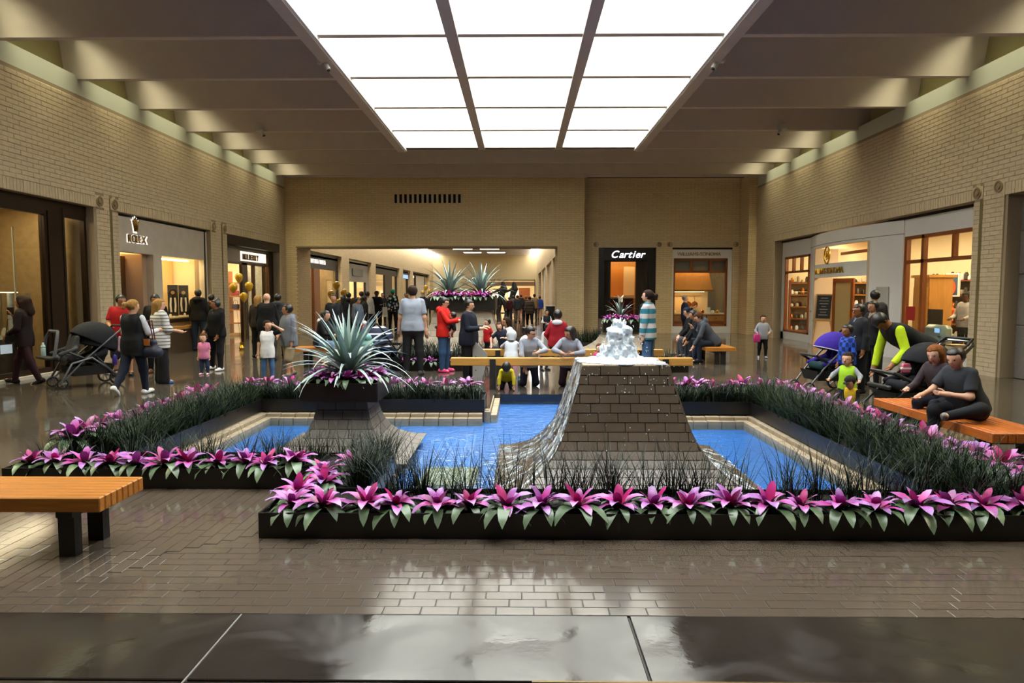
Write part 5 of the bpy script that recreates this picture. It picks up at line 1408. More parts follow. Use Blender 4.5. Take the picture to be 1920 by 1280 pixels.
# ================================================================== people
SKIN = {'l': '#c99a7c', 'm': '#b07d5c', 't': '#96633f', 'd': '#5b3a26', 'p': '#d2a58c'}
HAIRC = {'k': '#100c0a', 'b': '#2a1a10', 'n': '#4b2f1a', 'y': '#9a7440', 'g': '#77706a', 'r': '#7d4a22'}
def cloth(c, kind='plain', c2='#ffffff', per=.1, rough=.8):
    nm = f'cloth_{kind}_{c}_{c2}_{per}'
    if nm in MATS: return MATS[nm]
    if kind == 'plain':
        return mat(nm, c, rough, var=.10, scale=9, bump=.25, bscale=14, spec=.25)
    m, t, b, out = nt(nm); L = t.links
    tc = t.nodes.new('ShaderNodeTexCoord'); s = t.nodes.new('ShaderNodeSeparateXYZ'); L.new(tc.outputs['Object'], s.inputs[0])
    b.inputs['Roughness'].default_value = rough; b.inputs['Specular IOR Level'].default_value = .25
    mx = t.nodes.new('ShaderNodeMix'); mx.data_type = 'RGBA'
    mx.inputs[6].default_value = (*lin(c), 1); mx.inputs[7].default_value = (*lin(c2), 1)
    if kind == 'stripe' or kind == 'thin':
        d = t.nodes.new('ShaderNodeMath'); d.operation = 'DIVIDE'; d.inputs[1].default_value = per; L.new(s.outputs[2], d.inputs[0])
        f = t.nodes.new('ShaderNodeMath'); f.operation = 'FRACT'; L.new(d.outputs[0], f.inputs[0])
        g = t.nodes.new('ShaderNodeMath'); g.operation = 'GREATER_THAN'; g.inputs[1].default_value = .5 if kind == 'stripe' else .78; L.new(f.outputs[0], g.inputs[0])
        L.new(g.outputs[0], mx.inputs[0])
    elif kind == 'plaid':
        ck = t.nodes.new('ShaderNodeTexChecker'); ck.inputs['Scale'].default_value = 1 / per; L.new(tc.outputs['Object'], ck.inputs[0]); L.new(ck.outputs['Fac'], mx.inputs[0])
    else:
        vo = t.nodes.new('ShaderNodeTexVoronoi'); vo.inputs['Scale'].default_value = 1 / per; L.new(tc.outputs['Object'], vo.inputs[0])
        g = t.nodes.new('ShaderNodeMath'); g.operation = 'LESS_THAN'; g.inputs[1].default_value = .42; L.new(vo.outputs['Distance'], g.inputs[0]); L.new(g.outputs[0], mx.inputs[0])
        hs = t.nodes.new('ShaderNodeMix'); hs.data_type = 'RGBA'; hs.inputs[0].default_value = .5; hs.inputs[7].default_value = (*lin(c2), 1); L.new(vo.outputs['Color'], hs.inputs[6]); L.new(hs.outputs[2], mx.inputs[7])
    L.new(mx.outputs[2], b.inputs['Base Color']); MATS[nm] = m
    return m
A3 = lambda v: np.array(v, float)
def unit(v):
    v = A3(v); return v / np.linalg.norm(v)
AGES = {'adult': (.132, .50, .106), 'teen': (.145, .49, .104), 'child': (.165, .46, .104), 'toddler': (.215, .40, .11), 'baby': (.27, .34, .12)}
ARM0 = ((.2, .02, -1), (.02, .22, -1)); LEG0 = ((.07, 0, -1), (.02, -.03, -1))
WALK_A = {'LL': ((.05, .38, -1), (.02, .12, -1)), 'RL': ((.05, -.25, -1), (.02, -.5, -1)), 'LA': ((.18, -.3, -1), (.05, -.05, -1)), 'RA': ((.18, .3, -1), (.05, .5, -1))}
STAND = {}
def person(label, x, y, yaw, h, top=None, bottom=None, shoes='#1a1714', hair=('short', 'k'), skin='m', pose=None, age='adult', build=1.0, sleeves='long', legs='long', hem=-.10, hood=None, vest=None, z=0.0, pel=None, face=None, group=None, loose=1.0, cat='person', inner=None, glasses=False, flare=0.0):
    pose = pose or {}
    hh, hip, shw = AGES[age]
    dist = math.hypot(x, y)
    res = max(.0125, .00125 * dist) if h > .9 else max(.010, .0011 * dist)
    if dist > 24: res = min(.034, .001 * dist)
    T = (1 - hh - .04 - hip) * h
    th, sn, an = .24 * hip / .5 * h, .21 * hip / .5 * h, .05 * hip / .5 * h
    ua, fa = .168 * h * (.9 if age in ('toddler', 'baby') else 1), .142 * h * (.9 if age in ('toddler', 'baby') else 1)
    b = build * (1.0 if age in ('adult', 'teen') else 1.08 if age == 'child' else 1.25)
    ls, lf = pose.get('lean', (0, 0)); u = unit((ls, -lf, 1))
    tw = math.radians(pose.get('twist', 0)); sx = A3((math.cos(tw), math.sin(tw), 0)); sx = unit(sx - u * (sx @ u)); f = -unit(np.cross(u, sx)); f = np.cross(sx, u) * -1
    if f[1] > 0 and abs(lf) < 3: f = -f
    D = lambda side, v: unit((side * v[0], -v[1], v[2]))
    # legs relative to the pelvis
    J = {}
    low = 0
    for nm, s in (('L', 1), ('R', -1)):
        t_, s_ = pose.get(nm + 'L', LEG0); hp = A3((s * .052 * h * min(b, 1.25), 0, -.01 * h))
        kn = hp + D(s, t_) * th; ak = kn + D(s, s_) * sn; sd = D(s, s_)
        fd = A3((s * .12, -1, 0)); fd = fd - sd * (fd @ sd)
        if np.linalg.norm(fd) < .2: fd = A3((0, 0, 1))
        fd = unit(fd)
        J[nm] = (hp, kn, ak, fd, sd); low = min(low, ak[2] + sd[2] * an, kn[2] - .045 * h)
    pz = pel if pel is not None else -low
    P = A3((0, 0, pz))
    for nm in 'LR': J[nm] = (J[nm][0] + P, J[nm][1] + P, J[nm][2] + P, J[nm][3], J[nm][4])
    pt = lambda t, xx=0, ff=0: P + u * (t * T) + sx * xx * h + f * ff * h
    RT = [(-.02, .045 * build, .066 * b, 0), (.18, .042 * build, .066 * b, .002), (.40, .034 * build, .060 * b, .006), (.62, .043, .061 * min(b, 1.2), .006), (.80, .055, .056 * min(b, 1.15), .002), (.94, shw - .032, .035, 0)]
    def torso(o=0.0, upto=6):
        out = []
        for (t0, x0, r0, f0), (t1, x1, r1, f1) in zip(RT[:upto - 1], RT[1:upto]):
            for s_ in (-1, 1): out.append(('c', pt(t0, s_ * x0, f0), pt(t1, s_ * x1, f1), r0 * h + o, r1 * h + o))
            out.append(('c', pt(t0, 0, f0), pt(t1, 0, f1), r0 * h + o, r1 * h + o))
        return out
    arms = {}
    for nm, s in (('L', 1), ('R', -1)):
        a_, f_ = pose.get(nm + 'A', ARM0); sh = pt(.905, s * (shw - .006))
        def W3(v): return unit(sx * s * v[0] + A3((0, -1, 0)) * v[1] + A3((0, 0, 1)) * v[2])
        el = sh + W3(a_) * ua; wr = el + W3(f_) * fa; arms[nm] = (sh, el, wr, W3(f_))
    # head
    hy, hp_ = pose.get('head', (0, 0)); hy = math.radians(hy); hp_ = math.radians(hp_)
    hup = unit(u * .55 + A3((0, 0, 1)) * .45) if lf < 1.2 else unit(u + A3((0, 0, .3)))
    hf = A3((math.sin(hy), -math.cos(hy), 0)); hf = unit(hf - hup * (hf @ hup))
    hf2 = hf * math.cos(hp_) - hup * math.sin(hp_); hu2 = hup * math.cos(hp_) + hf * math.sin(hp_); hs = np.cross(hu2, hf2) * -1
    R = np.stack([hs, -hf2, hu2], 1); H = hh * h
    nb = pt(1.0); hc = nb + hup * (.03 * h + H * .47) + hf2 * H * .08
    hpt = lambda a, c, d: hc + hs * a * H + hf2 * c * H + hu2 * d * H
    body = torso() + [('c', pt(.97), hc - hu2 * H * .2, .031 * h * min(b, 1.2), .029 * h * min(b, 1.2), .02)]
    body += [('e', hpt(0, -.03, .06), (H * .38, H * .46, H * .44), R, None, .012), ('e', hpt(0, .13, -.22), (H * .27, H * .29, H * .27), R, None, .02), ('c', hpt(0, .40, .04), hpt(0, .50, -.1), H * .035, H * .06, .012), ('c', hpt(-.15, .36, .1), hpt(.15, .36, .1), H * .05, H * .05, .015),
             ('e', hpt(.38, -.02, -.04), (H * .045, H * .08, H * .12), R, None, .008), ('e', hpt(-.38, -.02, -.04), (H * .045, H * .08, H * .12), R, None, .008)]
    ak_ = .9 + .25 * (b - 1)
    for nm in 'LR':
        sh, el, wr, fd = arms[nm]
        body += [('c', sh, el, .031 * h * ak_, .025 * h * ak_), ('c', el, wr, .025 * h * ak_, .017 * h), ('c', wr, wr + fd * .045 * h, .017 * h, .020 * h)]
        hp, kn, ak, ft, sd = J[nm]
        body += [('c', hp, kn, .052 * h * min(b, 1.3), .036 * h * min(b, 1.2)), ('c', kn, ak, .035 * h * min(b, 1.2), .022 * h), ('c', ak + sd * an * .45 - ft * .02 * h, ak + sd * an * .5 + ft * .085 * h, .024 * h, .019 * h)]
    v, q = sdf_mesh(body, res, k=.022 * h)
    # fingers joined into the body surface's mesh: four and a thumb
    fb = MB()
    for nm, s in (('L', 1), ('R', -1)):
        sh, el, wr, fd = arms[nm]
        kn_ = wr + fd * .055 * h; side = unit(np.cross(fd, A3((0, -1, .001)))) if abs(fd[1]) < .9 else A3((1, 0, 0))
        cu = unit(np.cross(side, fd)); cu = cu if cu @ A3((-s, -.3, 0)) > 0 else -cu
        for i, (o_, ln) in enumerate(((-.75, .032), (-.25, .038), (.25, .04), (.75, .035))):
            a = kn_ + side * o_ * .017 * h; m1 = a + fd * ln * h * .6 + cu * .004 * h; e1 = m1 + fd * ln * h * .55 + cu * .014 * h
            fb.tube([a - fd * .012 * h, m1, e1], [.0055 * h, .005 * h, .0035 * h], 5)
        a = wr + fd * .02 * h + side * .014 * h; fb.tube([a, a + fd * .025 * h + side * .018 * h, a + fd * .05 * h + side * .02 * h + cu * .008 * h], [.0065 * h, .006 * h, .004 * h], 5)
    root = empty('person', (x, y, z), math.radians(yaw), label, cat, group)
    SK = mat('skin_' + skin, SKIN[skin], .5, spec=.35, var=.05, scale=20)
    fq = np.array([c for c in fb.f if len(c) == 4]); fv = A3(fb.v)
    link('body', np_mesh('body', np.concatenate([v, fv]), np.concatenate([q, fq + len(v)]), SK), root)
    off = .011 if h > 1.2 else .009 if h > .9 else .007
    # clothes
    if top:
        m = top if not isinstance(top, str) else cloth(top)
        hemp = pt(hem)
        tv, tq = sdf_mesh(torso(off * loose) + [('c', pt(0, -.045 * build), pt(hem - .15, -.045 * build), .066 * h * b + off * loose, .068 * h * b + off * loose), ('c', pt(0, .045 * build), pt(hem - .15, .045 * build), .066 * h * b + off * loose, .068 * h * b + off * loose)] + ([('c', pt(.95, -.05), pt(.95, .05), .045 * h, .045 * h), ('e', pt(.97, 0, -.05), (.075 * h, .05 * h, .055 * h), None)] if hood else []), res, k=.022 * h, clips=[lambda X, Y, Z: (hemp[0] - X) * u[0] + (hemp[1] - Y) * u[1] + (hemp[2] - Z) * u[2]])
        if vest: link('vest' if vest != 'hold' else 'shirt', np_mesh('top', tv, tq, cloth(vest)), root)
        parts = [] if vest else [(tv, tq)]
        if sleeves != 'none':
            for nm in 'LR':
                sh, el, wr, fd = arms[nm]; r0, r1, r2 = .031 * h * ak_ + off * loose, .026 * h * ak_ + off * loose, .018 * h + off * loose
                if sleeves == 'short': e2 = sh + (el - sh) * .68; pr = [('c', sh - (el - sh) * .08, e2, r0 + .002, r0 + .003)]; cp, cd = e2 + unit(el - sh) * r0 * .4, unit(el - sh)
                elif sleeves == 'mid': e2 = el + (wr - el) * .35; pr = [('c', sh, el, r0, r1 + .004), ('c', el, e2, r1 + .004, r1 + .006)]; cp, cd = e2, fd
                else: pr = [('c', sh, el, r0, r1), ('c', el, wr, r1, r2)]; cp, cd = wr + fd * .004, fd
                parts.append(sdf_mesh(pr, res, k=.02, clips=[lambda X, Y, Z, cp=cp, cd=cd, el=el, s=sleeves: np.where((X - el[0]) * cd[0] + (Y - el[1]) * cd[1] + (Z - el[2]) * cd[2] > (-.05 if s != 'short' else -9), (X - cp[0]) * cd[0] + (Y - cp[1]) * cd[1] + (Z - cp[2]) * cd[2], -1.0)]))
        if parts:
            n = 0; V = []; Q = []
            for a, c in parts:
                if len(a): V.append(a); Q.append(c + n); n += len(a)
            link('shirt' if not hood else 'hoodie', np_mesh('top', np.concatenate(V), np.concatenate(Q), m), root)
        if inner: # collar showing at the neck
            a, c = sdf_mesh([('c', pt(.99, -.02, .0), pt(.99, .02, .0), .036 * h, .036 * h), ('c', pt(.9, 0, .05), pt(.98, 0, .03), .02 * h, .02 * h)], res, k=.02); link('collar', np_mesh('collar', a, c, cloth(inner)), root)
    if hood and hood != True:
        a, c = sdf_mesh([('e', pt(.99, 0, -.055), (.085 * h, .05 * h, .05 * h), None), ('c', pt(.98, -.06, -.01), pt(.98, .06, -.01), .03 * h, .03 * h)], res, k=.02); link('hood', np_mesh('hood', a, c, cloth(hood)), root)
    if bottom:
        m = bottom if not isinstance(bottom, str) else cloth(bottom)
        pr = torso(off * .6, 3)
        def waist(X, Y, Z):
            x_, y_, z_ = X - P[0], Y - P[1], Z - P[2]; t_ = x_ * u[0] + y_ * u[1] + z_ * u[2]
            d_ = np.sqrt(np.maximum(x_ ** 2 + y_ ** 2 + z_ ** 2 - t_ ** 2, 0))
            return np.where(d_ < .15 * h * max(b, 1), t_ - .38 * T, -1.0)
        for nm in 'LR':
            hp, kn, ak, ft, sd = J[nm]; lo = off * (.5 + .7 * (loose - 1))
            if legs == 'short': e = kn + (kn - hp) * .03; pr.append(('c', hp, e, .053 * h * min(b, 1.3) + off, .045 * h * min(b, 1.2) + off))
            else:
                e = ak + sd * an * .25; pr += [('c', hp, kn, .052 * h * min(b, 1.3) + lo, .037 * h * min(b, 1.2) + lo + flare * .3), ('c', kn, e, .036 * h * min(b, 1.2) + lo + flare * .3, .026 * h + lo + flare)]
        a, c = sdf_mesh(pr, res, k=.025 * h, clips=[waist])
        link('trousers' if legs != 'short' else 'shorts', np_mesh('trousers', a, c, m), root)
    if shoes:
        for nm in 'LR':
            hp, kn, ak, ft, sd = J[nm]
            so = ak + sd * an
            a, c = sdf_mesh([('c', ak + sd * an * .5 - ft * .022 * h, ak + sd * an * .62 + ft * .06 * h, .031 * h, .026 * h), ('c', ak + sd * an * .62 + ft * .06 * h, ak + sd * an * .68 + ft * .092 * h, .026 * h, .02 * h)], min(res, .014), k=.01, clips=[lambda X, Y, Z, so=so, sd=sd: (X - so[0]) * sd[0] + (Y - so[1]) * sd[1] + (Z - so[2]) * sd[2]])
            o = link('shoe', np_mesh('shoe', a, c, cloth(shoes) if isinstance(shoes, str) else shoes), root)
    # hair
    st, hcx = hair
    if st != 'bald':
        HM = mat('hair_' + hcx, HAIRC.get(hcx, hcx), .7, var=.3, scale=45, spec=.15, bump=.5, bscale=70) if st not in ('cap', 'hood') else cloth(hcx)
        pr = [('e', hpt(0, -.05, .09), (H * .425, H * .50, H * .47), R)]
        if st == 'long': pr += [('c', hpt(0, -.32, .0), hpt(0, -.42, -.75), H * .36, H * .28), ('c', hpt(.33, -.05, -.05), hpt(.3, -.1, -.7), H * .14, H * .13), ('c', hpt(-.33, -.05, -.05), hpt(-.3, -.1, -.7), H * .14, H * .13)]
        if st == 'curly': pr += [('c', hpt(0, -.3, .0), hpt(0, -.45, -.85), H * .45, H * .42), ('c', hpt(.35, -.1, -.05), hpt(.35, -.15, -.75), H * .2, H * .22), ('c', hpt(-.35, -.1, -.05), hpt(-.35, -.15, -.75), H * .2, H * .22)]
        if st == 'pony': pr += [('c', hpt(0, -.45, .15), hpt(0, -.72, .05), H * .12, H * .14), ('c', hpt(0, -.7, .08), hpt(0, -.74, -.6), H * .15, H * .08)]
        if st == 'bun': pr += [('e', hpt(0, -.25, .55), (H * .2, H * .2, H * .18), R)]
        cl = []
        zl = -.34 if st in ('short', 'bun', 'pony') else -.1 if st == 'cap' else -.5 if st == 'hood' else -2
        def hclip(X, Y, Z):
            x_, y_, z_ = X - hc[0], Y - hc[1], Z - hc[2]
            c_ = (x_ * hf2[0] + y_ * hf2[1] + z_ * hf2[2]) / H; d_ = (x_ * hu2[0] + y_ * hu2[1] + z_ * hu2[2]) / H
            facecut = np.minimum(c_ - (.14 if st not in ('long', 'curly', 'hood') else .22), .26 - d_) * H      # >0 in the face
            neck = (zl - d_) * H
            side = np.minimum(c_ - .02, (-.1 - d_)) * H if st in ('short', 'cap', 'pony', 'bun') else -1.0
            return np.maximum(np.maximum(facecut, neck), side)
        if st == 'cap': pr = [('e', hpt(0, -.03, .1), (H * .43, H * .5, H * .47), R)]
        if st == 'hood': pr = [('e', hpt(0, -.06, .04), (H * .5, H * .56, H * .58), R), ('c', hpt(0, -.2, -.3), pt(.98, 0, -.02), H * .36, H * .4)]
        a, c = sdf_mesh(pr, min(res, .014), k=.02, clips=[hclip], wob=.005 if st in ('curly',) else .0022)
        o = link('hair' if st not in ('cap', 'hood') else ('cap' if st == 'cap' else 'hood'), np_mesh('hair', a, c, HM), root)
        if st == 'cap':
            a, c = sdf_mesh([('e', hpt(0, .45, .2), (H * .33, H * .28, H * .035), R)], min(res, .012), k=.01); link('peak', np_mesh('peak', a, c, HM), root)
    # face
    rel = abs(((yaw + math.degrees(hy)) + 180) % 360 - 180)
    if (face is None and rel < 125 and dist < 18) or face:
        EM = mat('eye_dark', '#140d09', .2); LM = mat('lip_tone', '#8a4a40', .5); WMt = mat('eye_white', '#cfc8c0', .3)
        for s in (-1, 1):
            a, c = sdf_mesh([('e', hpt(s * .15, .39, .03), (H * .06, H * .035, H * .034), R)], .004 if H > .1 else .003, k=.002); e = link('eye', np_mesh('eye', a, c, EM), root)
            a, c = sdf_mesh([('c', hpt(s * .09, .40, .115), hpt(s * .22, .36, .12), H * .017, H * .012)], .004, k=.002); link('eyebrow', np_mesh('eyebrow', a, c, mat('hair_k', HAIRC['k'], .45)), root)
        a, c = sdf_mesh([('c', hpt(-.09, .395, -.27), hpt(.09, .395, -.27), H * .032, H * .032)], .004, k=.002); link('mouth', np_mesh('mouth', a, c, LM), root)
    if glasses:
        g = MB()
        for s in (-1, 1):
            g.tube([hpt(s * .16 + .1 * math.cos(a_), .45, .03 + .075 * math.sin(a_)) for a_ in [2 * PI * k / 12 for k in range(12)]], .003, 5, closed=True)
            g.tube([hpt(s * .26, .44, .05), hpt(s * .38, .0, .03)], .003, 5)
        g.tube([hpt(-.06, .46, .04), hpt(.06, .46, .04)], .003, 5); g.build('glasses', BLACKM, root)
    root_info = {'hand': {k: arms[k][2] + arms[k][3] * .06 * h for k in 'LR'}, 'pt': pt, 'hc': hc, 'root': root, 'h': h, 'arms': arms}
    return root_info
def PX(px, feet, ytop, **k):
    """place by the photographed foot and head height: returns x, y, h"""
    x, y = G(px, feet); d = ray(px, ytop); t = y / d[1]
    return x, y, EYE + d[2] * t
def world(info, p):
    r = info['root']; return r.matrix_basis @ Vector(p)
def blob(name, prims, m, parent=None, res=.014, k=.02, label=None, cat=None, loc=(0, 0, 0), rz=0, group=None, clips=()):
    a, c = sdf_mesh(prims, res, k=k, clips=clips); o = link(name, np_mesh(name, a, c, m), parent); o.location = loc; o.rotation_euler = (0, 0, rz)
    return set_props(o, label, cat, group)
# ---- left group
x, y, h = PX(50, 719, 550)
pi = person('woman in dark maroon walking left while talking on her phone', x, y, -75, h, '#1d1213', '#2a1119', '#141011', ('curly', 'b'), 'm',
    {'LL': ((.04, -.3, -1), (.02, -.42, -1)), 'RL': ((.04, .42, -1), (.02, .2, -1)), 'RA': ((.25, .35, -1), (-.25, .6, .95)), 'LA': ((.2, .1, -1), (-.35, .7, -.45)), 'head': (0, 5)}, hem=-.22, loose=1.3)
o = bevel_box(-.06, .06, -.015, .015, -.07, .07, .01).build('phone', BLACKM); o.location = world(pi, pi['hand']['R']) + Vector((0, 0, .02)); set_props(o, 'black phone held to the ear of the woman in maroon', 'phone')
hb = empty('handbag', world(pi, pi['pt'](.05, .09, .08)), -1.3, 'small black clutch bag at the hip of the woman in maroon', 'bag'); bevel_box(-.03, .03, -.11, .11, -.07, .07, .02).build('body', mat('black_leather', '#0d0b0b', .35), hb, smooth=True); MB().tube([(0, -.1, .06), (0, -.05, .35), (0, .05, .35), (0, .1, .06)], .006, 5).build('strap', mat('black_leather', '#0d0b0b', .35), hb)
x, y, h = PX(232, 704, 552)
person('man in a red T-shirt standing behind the double stroller', x, y, 20, h, '#a3161a', '#1e2233', '#2a2a2e', ('short', 'k'), 'm', {'RA': ((.25, .25, -1), (-.3, .8, -.2)), 'LA': ((.2, .25, -1), (-.3, .8, -.1)), 'head': (35, 10)}, sleeves='short', legs='short', build=1.15)
x, y, h = PX(254, 739, 560)
pi = person('woman in a black vest and jeans walking away with a navy bag', x, y, 172, h, '#c9ccd2', '#141a2a', '#dcdcda', ('pony', 'y'), 'l', {'LL': ((.05, -.32, -1), (.0, -.75, -1)), 'RL': ((.05, .2, -1), (0, .1, -1)), 'RA': ((.35, .2, -1), (.0, .7, .1)), 'LA': ((.15, .2, -1), (-.1, .6, -.4)), 'head': (-25, 8)}, vest='#17181b', hem=-.3, build=1.1)
bg = empty('shoulder_bag', world(pi, pi['pt'](-.02, -.17, .02)), math.radians(70), 'navy tote bag with a tan flap on the black vested woman', 'bag')
NV = mat('navy_nylon', '#161a33', .6)
blob('body', [('c', (0, -.15, -.08), (0, .15, -.08), .09, .09), ('c', (0, -.1, .08), (0, .1, .08), .04, .04), ('c', (0, -.12, -.06), (0, -.08, .08), .06, .03), ('c', (0, .12, -.06), (0, .08, .08), .06, .03), ('c', (0, 0, -.06), (0, 0, .1), .07, .035)], NV, bg, k=.05); box('flap', mat('tan_leather', '#a5602c', .5), -.07, -.055, -.07, .07, .03, .13, bg)
for s in (-1, 1): MB().tube([(.02 * s, -.1, .1), (.02 * s, -.04, .42), (.02 * s, .04, .42), (.02 * s, .1, .1)], .01, 5).build('strap', mat('plum_leather', '#4d2130', .5), bg)
x, y, h = PX(303, 718, 560)
person('woman in a white and grey striped top and wide black trousers', x, y, 140, h, cloth('#cfccc8', 'thin', '#3b3a40', .058), '#121114', '#4a6b9a', ('long', 'y'), 'p', {'LA': ((.2, .1, -1), (.0, .9, -.1)), 'RA': ((.2, .2, -1), (-.1, .9, -.2)), 'head': (-30, 0), 'LL': ((.05, .1, -1), (.02, 0, -1))}, hem=-.28, loose=2.4, sleeves='mid', flare=.045, build=1.05)
x, y, h = PX(296, 698, 551)
person('man in a black T-shirt behind the woman in stripes', x, y, 15, h, '#0f0e0f', '#141419', '#6a4a36', ('short', 'k'), 'm', {'head': (20, 15)}, sleeves='short', build=1.1)
x, y, h = PX(375, 657, 542)
person('man in a black hooded top and jeans facing the lit watch window', x, y, 185, h, '#0d0c0d', '#26303f', '#141414', ('short', 'k'), 'm', {'head': (30, 0)}, hood='#0d0c0d', build=1.1, loose=1.6)
x, y, h = PX(399, 654, 551)
person('person in black partly hidden behind the smiling woman', x, y, 170, h, '#0e0d0e', '#15151b', '#141414', ('short', 'k'), 'm', {'LA': ((.5, .2, -1), (-.6, .5, -.2))}, build=1.1, loose=1.5)
x, y, h = PX(409, 694, 561)
pw = person('smiling woman in a black hooded top, leggings and white trainers', x, y, -25, h, '#0c0b0d', '#0e0d10', '#d9d9d9', ('bun', 'k'), 't', {'head': (-25, 0), 'LL': ((.08, .1, -1), (.02, 0, -1)), 'RL': ((.25, -.05, -1), (.15, -.1, -1)), 'LA': ((.15, .1, -1), (-.25, .35, -1)), 'RA': ((.2, .15, -1), (-.2, .6, -.5))}, hood='#0c0b0d', inner='#cfcac4', build=1.12, loose=1.5)
x, y = G(382, 676)
person('small child in a bright pink top held beside the smiling woman', x + .0, y - 2.2, 200, .72, '#c4345a', '#c9c2bb', '#b0a8a0', ('long', 'k'), 'm', {'LL': ((.2, .5, -1), (0, -.2, -1)), 'RL': ((.2, .5, -1), (0, -.2, -1))}, age='toddler', z=.62, face=False)
x, y, h = PX(384, 702, 624)
person('toddler girl in a pink T-shirt and jeans standing on the floor', x, y, 0, h, '#d07aa0', '#27344f', '#d8a8b4', ('short', 'n'), 'p', {'LA': ((.15, 0, -1), (.05, .1, -1)), 'RA': ((.15, 0, -1), (.05, .1, -1))}, age='toddler', sleeves='short', loose=1.3, build=.9)
x, y, h = PX(503, 676, 549)
person('bald man in a black shirt with his back turned', x, y, 188, h, '#100f10', '#3a3733', '#15130f', ('bald', 'k'), 'p', {'head': (0, 15)}, build=1.25, sleeves='long', hem=-.25, loose=1.3)
x, y, h = PX(486, 670, 553)
person('blonde woman in brown half hidden by the bald man', x, y, 175, h, '#2f2620', '#1a1714', '#15130f', ('long', 'y'), 'l', {}, loose=1.3)
x, y, h = PX(523, 668, 550)
person('man in a dark grey hooded top right of the bald man', x, y, 190, h, '#34363a', '#20222a', '#15130f', ('short', 'k'), 't', {}, hood='#34363a', build=1.1)
x, y, h = PX(503, 713, 600)
person('girl in a white T-shirt with black sleeves, hand on her head', x, y, 12, h, '#0f0e12', '#3f5f86', '#3a3a3a', ('short', 'b'), 'l', {'head': (45, 0), 'LA': ((.9, .2, .35), (-.95, .0, .55)), 'RA': ((.25, -.05, -1), (.05, .1, -1))}, age='child', sleeves='short', vest='#dcdad8', hem=-.28, build=.9)
x, y, h = PX(543, 706, 569)
person('boy in a grey hooded top and khaki shorts', x, y, -40, h, '#6a6d75', '#8b7a5e', '#4a4a4f', ('short', 'k'), 'm', {'head': (-35, 0), 'LL': ((.06, .22, -1), (0, .05, -1)), 'RL': ((.06, -.15, -1), (0, -.3, -1)), 'RA': ((.15, .3, -1), (-.5, .5, -.3))}, age='teen', hood='#6a6d75', legs='short', loose=1.9, build=1.12, hem=-.22)
person('boy in a black jacket sitting on the bench behind the silver plant', -4.35, 14.75, 80, 1.45, '#141317', '#6f86a0', '#9a9a9a', ('short', 'k'), 'l', {'LL': ((.1, 1, -.05), (0, .1, -1)), 'RL': ((.1, 1, -.05), (0, .1, -1)), 'lean': (0, .25), 'RA': ((.2, .5, -1), (-.2, .9, -.1)), 'LA': ((.2, .5, -1), (-.2, .9, -.1))}, age='teen', pel=.42 + .1, hood='#cfcfd2')
# ---- crowd near the concourse mouth
def crowd(px, feet, top_, yaw, label, top, bottom, hair, **k):
    x, y, h = PX(px, feet, top_)
    return person(label, x, y, yaw, h, top, bottom, '#15130f', hair, k.pop('skin', 'm'), k.pop('pose', {}), **k)
crowd(627, 662, 551, 15, 'short haired woman in a dark jacket looking at the viewer', '#16181d', '#14151b', ('short', 'k'), hem=-.2)
crowd(645, 640, 553, 175, 'woman with long black hair in the crowd near the dark headed shop', '#141216', '#141216', ('long', 'k'))
crowd(655, 634, 548, 185, 'tall man in black in the crowd left of the grey hooded boy', '#121113', '#15151b', ('short', 'k'), hood='#121113')
crowd(664, 646, 558, 150, 'dark haired woman beside the grey hooded boy', '#2a2024', '#15151b', ('long', 'b'))
crowd(672, 652, 557, 60, 'boy in a grey hooded top bending his head in the crowd', '#4c525c', '#22242c', ('short', 'k'), pose={'head': (0, 25)}, hood='#4c525c')
crowd(679, 628, 546, 150, 'man in black at the back of the crowd before the pale shop', '#131214', '#15151b', ('short', 'k'))
crowd(684, 634, 554, 120, 'dark woman between the grey boy and the man in white', '#19161a', '#141419', ('short', 'k'), skin='d')
crowd(690, 626, 546, 175, 'man in a white shirt with his back turned in the crowd', '#b9b3aa', '#22211f', ('short', 'k'), build=1.15)
x, y, h = PX(707, 622, 545)
person('woman in a dark cap and black cardigan carrying a white bag', x, y, 20, h, '#0e0d0f', '#0f0e10', '#15130f', ('cap', '#141214'), 'd', {'LA': ((.2, .2, -1), (-.3, .8, .1))}, hem=-.3, loose=1.6, build=1.15, inner='#3a3836')
wb = empty('shopping_bag', (x + .35, y - .1, .62), 0, 'white paper bag hanging beside the woman in the dark cap', 'bag'); bevel_box(-.09, .09, -.04, .04, 0, .4, .01).build('body', mat('paper_white', '#d6cfc4', .7), wb); MB().tube([(-.05, 0, .4), (-.03, 0, .56), (.03, 0, .56), (.05, 0, .4)], .005, 5).build('handle', mat('paper_white', '#d6cfc4', .7), wb)
crowd(737, 617, 542, 165, 'person in a flowered jacket and a teal cap', cloth('#12141c', 'floral', '#7fb0b8', .12), '#131217', ('cap', '#1f9c80'), skin='d', build=1.2, loose=1.8, hem=-.2)
crowd(718, 608, 549, 0, 'dark haired person behind the woman in the cap', '#1a181a', '#141419', ('short', 'k'), face=False)
crowd(762, 612, 549, 20, 'woman seen just left of the man in the grey T-shirt', '#1c191c', '#141419', ('short', 'k'), face=False)
crowd(793, 594, 549, 10, 'distant man in a dark suit far down the concourse', '#1b1d26', '#16171c', ('short', 'k'), face=False)
crowd(803, 597, 551, 0, 'distant person in a grey scarf below the far gold balloons', '#202227', '#16171c', ('short', 'b'), inner='#8f8d88', face=False)
